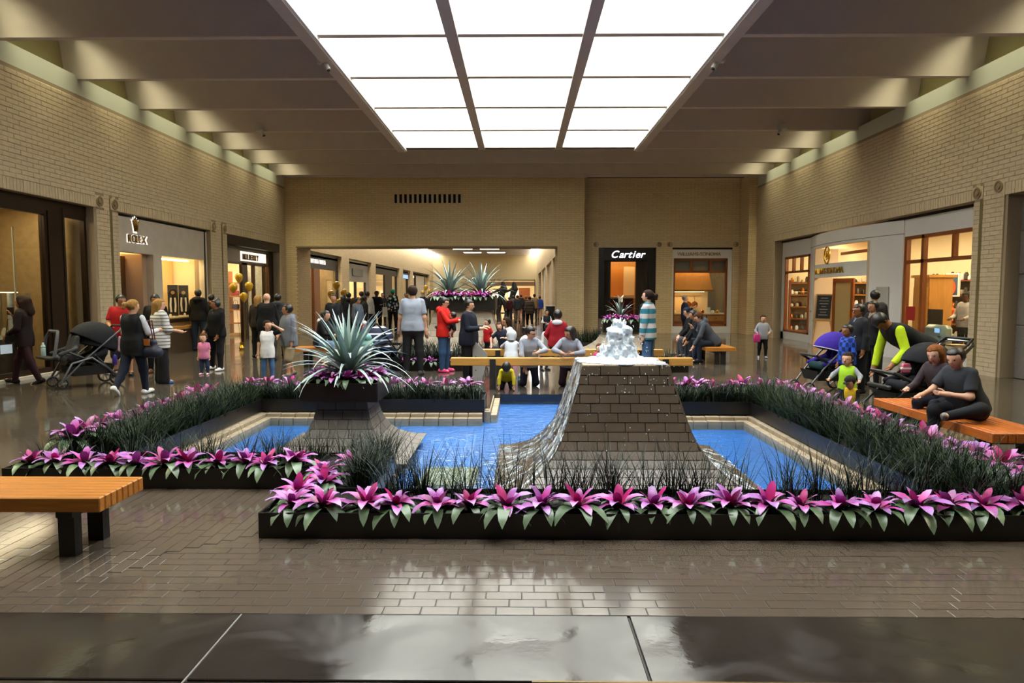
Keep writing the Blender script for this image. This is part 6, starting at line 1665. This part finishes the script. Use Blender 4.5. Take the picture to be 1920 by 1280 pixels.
# ---- middle
x, y, h = PX(775, 703, 535)
pm = person('man in a light grey T-shirt seen from behind', x, y, 178, h, '#9299a5', '#1b1b1c', '#3b3733', ('short', 'b'), 'l', {'LA': ((.22, .1, -1), (.2, .25, -1)), 'RA': ((.2, -.02, -1), (.08, .15, -1)), 'LL': ((.06, .02, -1), (.02, 0, -1)), 'RL': ((.08, 0, -1), (.03, 0, -1))}, sleeves='short', build=1.08, loose=1.4, hem=-.05)
x, y, h = PX(833, 697, 557)
pr_ = person('woman in a red hooded top with a baby on her chest', x, y, 78, h, '#b81a10', '#2f4868', '#d83a72', ('short', 'k'), 'l', {'LA': ((.15, .75, -.75), (-.1, 1, .15)), 'RA': ((.15, .6, -.8), (-.1, 1, .15)), 'head': (0, 12), 'LL': ((.06, .06, -1), (.02, -.02, -1))}, hood='#b81a10', build=1.12, loose=1.4, glasses=True, hem=-.12)
q = world(pr_, pr_['pt'](.3, 0, .13))
person('baby carried in a sling by the woman in the red hooded top', q.x, q.y, -100, .55, '#17151a', '#b5827a', '#b98b7e', ('short', 'k'), 'l', {'LL': ((.5, .6, -.7), (0, -.2, -1)), 'RL': ((.5, .6, -.7), (0, -.2, -1))}, age='baby', z=q.z - .22, face=False)
MB().tube([world(pr_, pr_['pt'](.28, .1 * math.cos(a) * 1.05, .1 * math.sin(a) * 1.05)) for a in [2 * PI * k / 16 for k in range(16)]], .03, 6, closed=True).build('baby_sling', mat('black_webbing', '#0f0d10', .7), smooth=True, label='black waist band of the baby sling', cat='sling')
x, y, h = PX(879, 714, 561)
person('woman in a navy top with her hair in a bun, arms folded', x, y, 72, h, '#121623', '#0c0b0e', '#131215', ('bun', 'k'), 'l', {'LA': ((.15, .25, -1), (-.35, .95, .1)), 'RA': ((.15, .25, -1), (-.35, .95, .05)), 'head': (5, 8)}, build=1.28, hem=-.2, loose=1.3)
x, y, h = PX(915, 676, 597)
person('boy in a red T-shirt and dark trousers by the far pedestal', x, y, -60, h, '#a8141a', '#171a28', '#22222a', ('short', 'k'), 'l', {'LA': ((.3, -.3, -1), (.1, -.1, -1)), 'RA': ((.3, .2, -1), (0, .3, -1)), 'LL': ((.1, -.2, -1), (.05, -.3, -1))}, age='child', sleeves='short')
x, y = G(946, 690)
person('small girl in a navy T-shirt leaning between the rails', -.33, 14.6, -10, 1.0, '#1d2033', '#1b1d2c', '#30303a', ('long', 'n'), 'p', {'RA': ((.7, .2, -.5), (-.2, .6, -.9)), 'LA': ((.3, .3, -1), (-.3, .7, .2)), 'lean': (-.25, .2)}, age='child', sleeves='short')
person('woman with long dark hair sitting behind the small girl in navy', -.2, 15.2, -60, 1.5, '#cfcac6', '#24222a', '#30303a', ('long', 'b'), 'm', {'LL': ((.1, 1, .1), (0, .1, -1)), 'RL': ((.1, 1, .1), (0, .1, -1)), 'lean': (0, .2)}, pel=.34)
person('toddler in a pale grey hooded top leaning on the second rail', -.17, 12.75, 175, .92, '#b9bcc2', '#b98a9c', '#a09a98', ('hood', '#b9bcc2'), 'p', {'lean': (0, .35), 'LA': ((.5, .5, -.4), (0, .8, -.1)), 'RA': ((.5, .5, -.4), (0, .8, -.1))}, age='toddler', loose=1.6)
tb = empty('toy_bag', (.13, 13.0, .532), 0, 'white rounded bag with black patches on the second rail', 'bag')
blob('body', [('e', (0, 0, .1), (.15, .11, .17), None)], mat('white_plush', '#d6d4d0', .7), tb); bevel_box(-.07, .07, -.125, -.105, .12, .19, .01).build('patch', BLACKM, tb); blob('patch', [('e', (0, -.09, .0), (.06, .035, .06), None)], BLACKM, tb)
x, y, h = PX(1025, 640, 579)
person('boy in a black basketball vest over a white shirt running', x, y, 5, h, '#c9c7c4', '#14161c', '#202024', ('short', 'k'), 'm', {'LL': ((.05, .5, -1), (0, -.3, -1)), 'RL': ((.05, -.1, -1), (0, -.5, -1)), 'LA': ((.3, .3, -1), (-.5, .8, -.1)), 'RA': ((.3, .2, -1), (-.5, .9, .0))}, age='child', vest='#111318', legs='short', face=True)
person('boy in a red hooded top with a grey hood sitting on the second rail', .72, 13.05, 170, 1.25, '#8c1420', '#1e2533', '#23252c', ('short', 'k'), 'l', {'LL': ((.15, 1, .0), (0, .1, -1)), 'RL': ((.15, 1, .0), (0, .1, -1)), 'LA': ((.5, -.1, -1), (-.3, .5, -.6)), 'RA': ((.5, -.1, -1), (-.3, .5, -.6)), 'head': (15, 10)}, age='child', hood='#b4b5b8', pel=.62, build=1.15, loose=1.4)
person('small boy in a white shirt left of the boy in the red hooded top', .5, 14.1, 40, 1.0, '#c4c0bb', '#2b3040', '#23252c', ('short', 'k'), 'l', {'lean': (0, .3)}, age='child')
# girls kneeling behind the first rail
kneel = {'LL': ((.12, .1, -1), (.05, -1, -.06)), 'RL': ((.12, .1, -1), (.05, -1, -.06))}
person('girl in a grey long sleeved top reaching down over the rail', .16, 11.68, 8, 1.38, '#8e929c', '#151827', '#3a6f78', ('pony', 'k'), 'l', dict(kneel, lean=(-.05, .42), RA=((.1, .55, -1), (-.25, .25, -1)), LA=((.45, .6, -.55), (-.75, .7, -.1)), head=(50, 12)), age='teen', glasses=True)
person('girl with long dark hair leaning both arms on the rail', .84, 11.68, -12, 1.38, '#7f828c', '#24101a', '#23252c', ('long', 'k'), 'm', dict(kneel, lean=(.1, .42), RA=((.45, .6, -.6), (-.7, .7, -.1)), LA=((.45, .6, -.6), (-.75, .7, -.1)), head=(-40, 14)), age='teen', loose=1.2)
person('toddler in a yellow jacket crawling under the rail', -.22, 11.32, 0, .82, '#c9b62a', '#17161a', '#2c2c30', ('short', 'k'), 'l', {'LL': ((.2, .3, -1), (0, -1, -.05)), 'RL': ((.2, .3, -1), (0, -1, -.05)), 'lean': (0, 1.7), 'LA': ((.25, .1, -1), (.05, .1, -1)), 'RA': ((.25, .1, -1), (.05, .1, -1)), 'head': (0, 40)}, age='toddler', loose=1.8, hood='#c9b62a', face=False)
x, y, h = PX(1214, 712, 543)
person('woman in a teal and white striped jumper behind the fountain', x, y, -115, h, cloth('#2f7484', 'stripe', '#b9b5b6', .175), '#3d5a80', '#3a3a3a', ('pony', 'b'), 'p', {'LA': ((.12, .05, -1), (.0, .12, -1)), 'RA': ((.15, .1, -1), (.0, .2, -1))}, loose=1.8, hem=-.18)
blob('scarf', [('c', (-.08, -.02, 0), (.08, -.02, 0), .06, .06), ('c', (-.05, -.08, -.02), (-.02, -.1, -.3), .06, .045)], cloth('#0e0d10'), loc=(x - .04, y, h * .82), rz=math.radians(-115), label='black scarf round the neck of the woman in stripes', cat='scarf')
person('small child in pink hidden behind the fountain jet', 1.42, 12.2, 0, .7, '#c23a74', '#3a3a4a', '#8a8a8a', ('short', 'n'), 'p', {}, age='toddler', face=False)
# ---- far right of centre
x, y, h = PX(1284, 640, 556)
person('guard in a navy uniform standing before the cookware window', x, y, 75, h + .05, '#10142a', '#0c0d14', '#0d0c0c', ('short', 'g'), 'l', {'LA': ((.2, .35, -1), (-.2, .8, .5)), 'RA': ((.2, .1, -1), (.0, .3, -1)), 'lean': (0, -.05)}, build=1.2)
sit = {'LL': ((.12, 1, -.02), (.0, -.05, -1)), 'RL': ((.12, 1, -.02), (.0, .12, -1))}
person('seated elderly man in a navy cap and black coat', 4.36, 16.8, -95, 1.68, '#101013', '#3d4048', '#2a211b', ('cap', '#141a2c'), 'p', dict(sit, lean=(0, .4), RA=((.15, .4, -1), (-.45, .5, -.5)), LA=((.15, .4, -1), (-.45, .5, -.6)), head=(0, 8)), pel=.475, build=1.15, face=True)
person('seated person in black between the two men on the far bench', 4.4, 16.25, -95, 1.6, '#131114', '#262b38', '#201d1c', ('short', 'k'), 'm', dict(sit, lean=(0, .5), RA=((.15, .4, -1), (-.45, .5, -.5)), LA=((.2, .5, -1), (-.2, .5, -.9))), pel=.475, face=True)
person('young man in a grey hooded jacket resting his chin on his hand', 4.46, 15.62, -92, 1.66, '#3f444c', '#1b2433', '#1a1919', ('short', 'n'), 'p', dict(sit, lean=(0, .75), RA=((.1, .35, -1), (-.45, .55, .9)), LA=((.2, .4, -1), (-.3, .45, -.9)), head=(5, 15)), pel=.475, hood='#3f444c', loose=1.4, face=True)
x, y, h = PX(1429, 671, 590)
person('small girl in grey running with a pink bag', x, y, -5, h, '#8d9098', '#0f0e12', '#7d8894', ('short', 'b'), 'l', {'LL': ((.04, .15, -1), (0, 0, -1)), 'RL': ((.04, -.05, -1), (0, -.35, -1)), 'RA': ((.5, .1, -1), (-.2, .8, -.35)), 'LA': ((.5, .0, -1), (-.4, .8, -.2))}, age='child', face=True)
pk = empty('pink_bag', (x - .22, y - .22, .50), .4, 'bright pink bag in the hand of the running girl', 'bag'); bevel_box(-.1, .1, -.03, .03, -.09, .1, .02).build('body', mat('bright_pink', '#b3217a', .5), pk, smooth=True); MB().tube([(-.06, 0, .1), (0, 0, .2), (.06, 0, .1)], .008, 5).build('handle', mat('bright_pink', '#b3217a', .5), pk)
# ---- right group
x, y = G(1600, 735)
person('boy with glasses in a dark jacket looking left', x + .05, y, -80, 1.43, '#1e1f25', '#17181d', '#1a1a1e', ('short', 'k'), 't', {'head': (5, 5)}, age='teen', glasses=True, inner='#7d7f84', build=1.1, loose=1.4, face=True)
x, y = G(1586, 742)
person('boy in a blue plaid shirt looking left', x, y, -78, 1.12, cloth('#12205c', 'plaid', '#2a51b8', .07), '#15182a', '#1a1a1e', ('short', 'k'), 't', {'head': (5, 8)}, age='child', loose=1.4, face=True)
x, y = G(1632, 728)
person('woman with tied dark hair and a beige scarf behind the boys', x + .16, y + .3, -75, 1.47, '#141317', '#17161c', '#1a1a1e', ('short', 'k'), 'm', {'head': (0, 5)}, inner='#8d7d68', face=True)
x, y = G(1645, 705)
person('man in a dark grey coat with his back turned behind the woman', x + .16, y + .5, 165, 1.66, '#2b2b2e', '#1a1a1e', '#1a1a1e', ('short', 'k'), 'm', {})
pn = person('man in a black vest and bright yellow sleeves bending over a stroller', 5.5, 9.35, -88, 1.70, '#b4cf1c', '#0d0c0f', '#16151a', ('short', 'k'), 't', {'lean': (0, 1.75), 'LA': ((.35, -.15, -1), (.1, .75, -.75)), 'RA': ((.1, .2, -1), (-.05, .25, -1)), 'head': (5, 35), 'LL': ((.08, -.12, -1), (.02, -.32, -1)), 'RL': ((.08, .25, -1), (.02, -.05, -1))}, vest='#101114', build=1.2, hem=-.2, loose=1.5, face=True)
person('man in a white shirt and dark cap working inside the right shop', 10.75, 16.6, -70, 1.62, '#c2beb8', '#1c1c20', '#151515', ('cap', '#141414'), 'd', {'LA': ((.2, .3, -1), (-.2, .9, -.3)), 'RA': ((.2, .3, -1), (-.2, .9, -.3))}, face=False)
SEATED = {'lean': (0, .42), 'head': (10, 6)}
pb = person('boy in a dark grey T-shirt sitting cross legged on the right bench', 4.38, 6.65, -72, 1.28, '#2b2e33', '#16171b', '#77736b', ('short', 'k'), 'l', dict(SEATED, RL=((.1, 1, -.03), (.02, .02, -1)), LL=((.72, .75, .20), (-.62, .72, -.28)), LA=((.25, .3, -1), (-.85, .5, .05)), RA=((.2, .55, -.75), (-.1, 1, -.3))), age='teen', pel=.475, sleeves='short', build=1.25, loose=1.6, hem=-.05)
person('girl with long ginger hair sitting behind the boy on the right bench', 4.5, 7.2, -68, 1.26, '#3a2f33', '#1b1d28', '#555555', ('long', 'r'), 'p', dict(SEATED, LL=((.1, 1, -.03), (.02, .02, -1)), RL=((.1, 1, -.03), (.02, .02, -1)), RA=((.25, .5, -1), (-.2, .9, -.2)), LA=((.25, .5, -1), (-.2, .9, -.2))), age='teen', pel=.475)
# ---- walkers far down the concourse
far = [(955, 600, 556, 'dark red', '#3a1318', '#17161a', 'k', 'walker in a dark red top far down the concourse'), (962, 597, 553, 'grey', '#4c4e54', '#4a5058', 'k', 'walker in grey left of the rucksack walker'), (970, 604, 552, 'charcoal', '#2e3338', '#8d6e5c', 'k', 'walker with a dark rucksack and bare legs'), (977, 594, 551, 'black', '#17171a', '#17171a', 'k', 'walker in black ahead of the rucksack walker'), (986, 606, 553, 'dark', '#2c2226', '#1b1a1f', 'y', 'blonde walker in a dark coat'), (1002, 600, 550, 'tan', '#7c6a4c', '#1b1a1f', 'b', 'walker in a tan jacket'), (1012, 598, 554, 'blue', '#1f3a8c', '#9a7257', 'n', 'child in a bright blue dress'), (930, 592, 552, 'black', '#151318', '#151318', 'k', 'walker in black beside the dark sculptures')]
for (px, ft, tp_, _, a, c, hc_, lb) in far:
    crowd(px, ft, tp_, 178, lb, a, c, ('short', hc_), pose=dict(WALK_A), hem=-.2, loose=1.4)
x, y, h = PX(993, 612, 554)
person('walker in a brown striped top seen from behind', x, y, 178, h, cloth('#2e2621', 'thin', '#8a7d70', .07), '#121114', '#9aa09c', ('short', 'k'), 'm', dict(WALK_A), hem=-.25, loose=1.8, build=1.2)
# toddlers by the strollers
person('toddler in a lime vest sitting in the black stroller', 4.28, 8.92, -40, .80, '#8d9098', '#121116', '#b3aca4', ('pony', 'b'), 'l', {'LL': ((.15, .8, -.75), (0, .25, -1)), 'RL': ((.15, .8, -.75), (0, .3, -1)), 'LA': ((.6, .3, -.6), (.1, .6, -.3)), 'RA': ((.6, .3, -.6), (.1, .6, -.3)), 'head': (-10, 0)}, age='toddler', vest='#9ccc2c', pel=.36, face=True, loose=1.3)
person('toddler in a yellow vest and dark hat by the planter', 4.1, 8.35, -60, .70, '#141316', '#141316', '#2c2c30', ('cap', '#1c1a18'), 'l', {'LL': ((.3, 1, -.1), (0, .6, -.8)), 'RL': ((.3, 1, -.1), (0, .6, -.8)), 'lean': (0, .3), 'head': (0, 20)}, age='toddler', vest='#c8a21c', pel=.2, face=False)
# ================================================================== strollers
TYRE = mat('tyre_rubber', '#15130f', .7); RIM = mat('wheel_rim', '#8a8a8a', .4, metal=.5); FRM = mat('stroller_frame', '#5c5e61', .35, metal=.6); FRK = mat('stroller_black', '#121113', .5)
def wheel(t, x, y, r, w=.03):
    o = empty('wheel', (x, y, r)); o.parent = t
    MB().tube([(0, r * .86 * math.cos(a), r * .86 * math.sin(a)) for a in [2 * PI * k / 18 for k in range(18)]], r * .14, 6, closed=True).build('tyre', TYRE, o, smooth=True)
    m = MB()
    for k in range(5):
        a = 2 * PI * k / 5; m.tube([(0, 0, 0), (0, r * .8 * math.cos(a), r * .8 * math.sin(a))], r * .07, 5)
    m.lathe([(r * .2, -w / 2), (r * .2, w / 2), (.001, w / 2)], 10, axis=0); m.build('spokes', RIM, o)
def canopy(t, c, r, w, m, tilt=.25, name='canopy'):
    """folding hood: ellipsoid dome cut open below and in front, hollowed by its own inner face"""
    x0, y0, z0 = c
    ct, st_ = math.cos(tilt), math.sin(tilt)
    def keep(X, Y, Z):
        y_, z_ = Y - y0, Z - z0
        inner = 1 - np.sqrt(((X - x0) / (w / 2 - .03)) ** 2 + (y_ / (r - .03)) ** 2 + (z_ / (r * .92 - .03)) ** 2)
        return np.maximum(-(z_ * ct + y_ * st_) , inner * .1)
    return blob(name, [('e', c, (w / 2, r, r * .92), None)], m, t, res=.016, k=.01, clips=[keep])
def stroller(label, x, y, rz, cm, seatm, fm=FRM, L=.85, w=.48, double=False, accent=None):
    """front of the stroller along -y"""
    t = empty('stroller', (x, y, 0), math.radians(rz), label, 'stroller')
    hw = w / 2
    for s in (-1, 1):
        wheel(t, s * (hw - .02), -L * .42, .09); wheel(t, s * hw, L * .38, .135)
        MB().tube([(s * (hw - .02), -L * .42, .12), (s * hw, -L * .15, .42), (s * hw, L * .45, .95)], .015, 7).build('frame_tube', fm, t, smooth=True)
        MB().tube([(s * hw, L * .38, .14), (s * hw, L * .05, .55)], .014, 7).build('frame_tube', fm, t, smooth=True)
    MB().tube([(-hw, L * .45, .95), (-hw + .03, L * .52, 1.02), (hw - .03, L * .52, 1.02), (hw, L * .45, .95)], .018, 8).build('handle', FRK, t, smooth=True)
    MB().tube([(-hw, L * .38, .14), (hw, L * .38, .14)], .012, 6).build('axle', fm, t)
    blob('seat', [('c', (-hw + .1, -L * .12, .42), (hw - .1, -L * .12, .42), .07, .07), ('c', (-hw + .1, L * .12, .46), (hw - .1, L * .12, .46), .07, .07), ('c', (-hw + .1, L * .24, .72), (hw - .1, L * .24, .72), .06, .06)], seatm, t, k=.06)
    bk = MB(); bk.add([(-hw + .04, -L * .25, .2), (hw - .04, -L * .25, .2), (hw - .04, L * .3, .2), (-hw + .04, L * .3, .2), (-hw, -L * .3, .36), (hw, -L * .3, .36), (hw, L * .35, .36), (-hw, L * .35, .36)], [(0, 3, 2, 1), (0, 1, 5, 4), (1, 2, 6, 5), (2, 3, 7, 6), (3, 0, 4, 7)]); bk.build('basket', FRK, t)
    canopy(t, (0, L * .18, .66), .34, w * 1.0, cm)
    blob('seat_shell', [('c', (-hw + .08, L * .16, .45), (-hw + .08, L * .3, .8), .05, .06), ('c', (hw - .08, L * .16, .45), (hw - .08, L * .3, .8), .05, .06), ('c', (0, L * .2, .45), (0, L * .32, .8), .09, .09), ('c', (-hw + .03, -L * .15, .46), (-hw + .03, L * .2, .56), .035, .05), ('c', (hw - .03, -L * .15, .46), (hw - .03, L * .2, .56), .035, .05)], cm, t, k=.06)
    MB().tube([(-hw, -L * .12, .5), (-hw + .02, -L * .3, .6), (hw - .02, -L * .3, .6), (hw, -L * .12, .5)], .022, 7).build('bumper_bar', FRK, t, smooth=True)
    if accent:
        pts = [(w * .5 * math.cos(a), L * .18 - .34 * math.sin(a) * math.cos(.25), .66 + .34 * math.sin(a) * math.sin(.25)) for a in [PI * k / 12 for k in range(13)]]
        MB().tube(pts, .009, 5).build('piping', accent, t)
    return t
DK = cloth('#191a20'); GY = cloth('#3c3d40')
x, y = G(160, 724)
st = stroller('black double stroller with grey arch handle beside the man in red', x - .05, y + .12, -38, DK, GY, FRM, 1.05, .52)
MB().tube([(-.26, -.55, .55), (-.26, -.5, .85), (-.18, -.46, .96), (.18, -.46, .96), (.26, -.5, .85), (.26, -.55, .55)], .026, 8).build('arch_handle', cloth('#55565a'), st, smooth=True)
canopy(st, (0, .12, .74), .40, .54, DK, tilt=.5, name='rear_canopy')
blob('front_seat', [('c', (-.16, -.4, .5), (.16, -.4, .5), .055, .055), ('c', (-.16, -.27, .5), (.16, -.27, .5), .055, .055), ('c', (-.15, -.23, .55), (-.14, -.16, .84), .05, .04), ('c', (.15, -.23, .55), (.14, -.16, .84), .05, .04), ('c', (-.05, -.23, .55), (-.05, -.16, .86), .05, .04), ('c', (.05, -.23, .55), (.05, -.16, .86), .05, .04), ('c', (-.2, -.45, .58), (-.2, -.2, .66), .03, .03), ('c', (.2, -.45, .58), (.2, -.2, .66), .03, .03)], GY, st, k=.04)
bevel_box(-.27, .27, -.66, -.5, .5, .54, .01).build('tray', FRK, st)
for s in (-1, 1): MB().tube([(s * .27, -.48, .1), (s * .27, -.3, .42), (s * .27, 0, .5), (s * .27, .25, .3), (s * .27, .42, .13)], .02, 8).build('arch_tube', FRM, st, smooth=True)
blob('blanket', [('c', (-.1, .42, .72), (.12, .5, .6), .07, .05), ('c', (.12, .5, .6), (.16, .5, .82), .04, .02)], cloth('#c39aa8'), st)
bt = empty('water_bottle', world({'root': st}, (-.15, -.58, .545)), 0, 'clear plastic bottle on the tray of the double stroller', 'bottle'); MB().lathe([(.035, 0), (.038, .02), (.038, .12), (.03, .14), (.038, .16), (.015, .2)], 12).build('body', mat('bottle_plastic', '#a9c0c0', .15), bt, smooth=True); MB().lathe([(.016, .2), (.016, .225), (.001, .225)], 10).build('cap', WHITE, bt)
bt = empty('water_bottle', world({'root': st}, (.3, .35, .35)), 0, 'purple bottle clipped to the back of the double stroller', 'bottle'); MB().lathe([(.035, 0), (.038, .02), (.038, .14), (.02, .18)], 12).build('body', mat('purple_plastic', '#3b2b86', .3), bt, smooth=True); MB().lathe([(.02, .18), (.02, .21), (.001, .21)], 10).build('cap', BLACKM, bt)
# stroller of the man in grey
x, y = G(722, 703)
st = stroller('navy and white stroller pushed by the man in the grey T-shirt', x, y, 150, cloth('#20263a', 'thin', '#c9ccd2', .12), DK, FRK, .85, .48)
bg = empty('diaper_bag', world({'root': st}, (.05, .52, .62)), math.radians(150), 'teal flowered bag hanging on the navy stroller', 'bag')
blob('body', [('c', (-.12, 0, 0), (.12, 0, 0), .09, .09), ('c', (-.1, 0, .14), (.1, 0, .14), .07, .07), ('c', (0, 0, 0), (0, 0, .14), .09, .07)], cloth('#6fa39c', 'floral', '#c9a0a0', .05), bg); MB().tube([(-.1, 0, .2), (0, 0, .36), (.1, 0, .2)], .01, 5).build('handle', mat('white_webbing', '#c8c8c4', .7), bg)
t = empty('soft_toy', world({'root': st}, (.1, .45, .93)), 0, 'red and white soft toy on the navy stroller', 'toy'); blob('body', [('e', (0, 0, 0), (.06, .06, .09), None)], cloth('#b3293a'), t); blob('head', [('e', (0, 0, .1), (.05, .05, .05), None)], cloth('#d6cfcb'), t)
# purple canopy stroller
x, y = G(1535, 735)
stroller('stroller with a bright purple canopy beside the boy in plaid', x + .12, y + .1, -82, cloth('#35208c'), cloth('#17383a'), FRM, .9, .5, accent=mat('pale_piping', '#b9b4c8', .6))
# black sit and stand stroller in front of the bending man
x, y = G(1668, 790)
st = stroller('long black stroller with a chrome handle under the bending man', 5.0, 8.75, -84, DK, DK, FRK, 1.25, .5)
MB().tube([(-.27, .3, .62), (-.27, .62, .95), (-.2, .66, .99), (.2, .66, .99), (.27, .62, .95), (.27, .3, .62)], .018, 8).build('chrome_handle', mat('chrome', '#b5b5b5', .15, metal=1), st, smooth=True)
blob('tray', [('c', (-.2, -.42, .42), (.2, -.42, .42), .03, .03)], FRK, st)
t = empty('snack_packet', world({'root': st}, (.05, -.1, .58)), 0, 'pink snack packet on the long black stroller', 'packet'); bevel_box(-.06, .06, -.02, .02, 0, .13, .015).build('bag', mat('pink_foil', '#c25a74', .3), t, smooth=True); bevel_box(-.062, .062, -.021, .021, .05, .08, .005).build('band', WHITE, t)
# ================================================================== balloons
BAL = mat('gold_balloon', '#c79a1c', .22, spec=.6)
def balloons(x, y, z, s, label, n=4):
    for k, (dx, dz) in enumerate(((0, .30), (.17, .06), (-.17, .02), (.02, -.24), (-.1, .2))[:n]):
        t = empty('balloon', (x + dx * s, y + (k % 2) * .26 * s, z + dz * s), 0, f'{("top", "right", "left", "bottom", "rear")[k]} gold balloon of the bunch {label}', 'balloon', 'gold balloons ' + label)
        MB().lathe([(.001, -.15 * s), (.05 * s, -.12 * s), (.1 * s, -.03 * s), (.115 * s, .04 * s), (.09 * s, .1 * s), (.05 * s, .13 * s), (.001, .14 * s)], 14).build('skin', BAL, t, smooth=True)
        MB().lathe([(.012 * s, -.17 * s), (.006 * s, -.15 * s), (.001, -.15 * s)], 8).build('knot', BAL, t)
        MB().tube([(0, 0, -.16 * s), (-dx * s * .5, 0, -.6 * s - dz * s), (-dx * s, 0, -z + .12 - dz * s)], .004, 4).build('ribbon', GOLD, t)
    t = empty('balloon_weight', (x, y + .05, 0), 0, f'gold foil weight under the bunch {label}', 'weight'); MB().lathe([(.06 * s, 0), (.08 * s, .05), (.04 * s, .12), (.001, .13)], 10).build('body', GOLD, t, smooth=True)
    box('tab', GOLD, -.05 * s, .05 * s, -.003, .003, .1, .2, t)
x, y = G(452, 655); balloons(x, y, 1.72, 1.0, 'by the handbag shop door')
x, y = G(628, 620); balloons(x + .1, y, 1.5, 1.35, 'before the dark headed concourse shop')
balloons(-7.3, 53.0, 1.55, 1.5, 'far down the concourse', 3)
# ================================================================== dark abstract sculptures far down the concourse
SCU = mat('black_sculpture', '#0b0908', .6)
for k, (px, lb) in enumerate(((942, 'left of the two tall dark abstract sculptures far down the concourse'), (962, 'right of the two tall dark abstract sculptures far down the concourse'))):
    xx = (px - 975) / 1280 * 54
    t = empty('sculpture', (xx, 54 + k * 2, 0), 0, lb, 'sculpture')
    blob('upright', [('c', (-.35, 0, .0), (-.15, 0, 1.1), .2, .2), ('c', (-.15, 0, 1.1), (.1, 0, 1.9), .22, .28), ('c', (.1, 0, 1.9), (.05, 0, 2.35), .25, .18), ('c', (.35, 0, 0), (.15, 0, 1.0), .16, .2)], SCU, t, res=.06, k=.1)
    blob('branch', [('c', (.0, 0, 1.95), (-.9, 0, 1.55), .14, .07), ('c', (-.9, 0, 1.55), (-1.2, 0, 1.6), .07, .12)], SCU, t, res=.06, k=.08)
    box('plinth', SCU, -.5, .5, -.3, .3, 0, .06, t)
# ================================================================== small fixtures
def spot(x, y, z, s, label):
    t = empty('ceiling_camera', (x, y, z), 0, label, 'camera')
    bevel_box(-.09, .09, -.07, .07, -.04, .12, .015).build('housing', mat('pale_fixture', '#c9c7c2', .4), t)
    MB().tube([(s * .06, 0, -.03), (s * .13, -.03, -.16)], .05, 10).build('lens_tube', mat('pale_fixture', '#c9c7c2', .4), t, smooth=True)
    MB().tube([(s * .13, -.03, -.16), (s * .137, -.032, -.175)], .035, 10).build('lens', BLACKM, t)
spot(-3.72, 13.1, 5.92, 1, 'white camera fixture on the left edge of the skylight'); spot(3.72, 13.1, 5.92, -1, 'white camera fixture on the right edge of the skylight')
spot(-7.0, 18.6, 5.97, 1, 'small grey camera on the left ceiling beam'); spot(7.0, 18.6, 5.97, -1, 'small grey camera on the right ceiling beam')
t = empty('snack_cup', (4.58, 6.12, .386), 0, 'clear cup with a bright blue lid on the right bench', 'cup')
MB().lathe([(.03, 0), (.036, .02), (.042, .12)], 14).build('body', mat('cup_mixed', '#a8787a', .3, var=.5, scale=40), t, smooth=True); MB().lathe([(.046, .12), (.046, .145), (.03, .16), (.001, .16)], 14).build('lid', mat('bright_blue_plastic', '#1f86c4', .35), t, smooth=True)
t = empty('easel_sign', (-.72, 12.3, 0), .0, 'grey angled board leaning beside the first rail', 'board')
MB().add([(-.14, 0, .0), (.02, 0, .0), (.13, 0, .4), (.13, 0, .5), (-.14, 0, .78), (-.14, .04, 0), (.02, .04, 0), (.13, .04, .4), (.13, .04, .5), (-.14, .04, .78)], [(0, 1, 2, 3, 4), (9, 8, 7, 6, 5), (0, 5, 6, 1), (1, 6, 7, 2), (2, 7, 8, 3), (3, 8, 9, 4), (4, 9, 5, 0)]).build('panel', mat('grey_board', '#8f8c88', .6), t)
for z in (.2, .45): MB().lathe([(.012, -.006), (.012, 0), (.001, 0)], 8, c=(-.08, 0, z), axis=1).build('bolt', BLACKM, t)
t = empty('waste_bin', (1.35, 28.9, 0), 0, 'black bin standing by the right side of the concourse mouth', 'bin'); bevel_box(-.25, .25, -.25, .25, 0, 1.0, .02).build('body', BLACKM, t); bevel_box(-.27, .27, -.27, .27, 1.0, 1.06, .02).build('lid', mat('bin_lid', '#2b2926', .4), t)
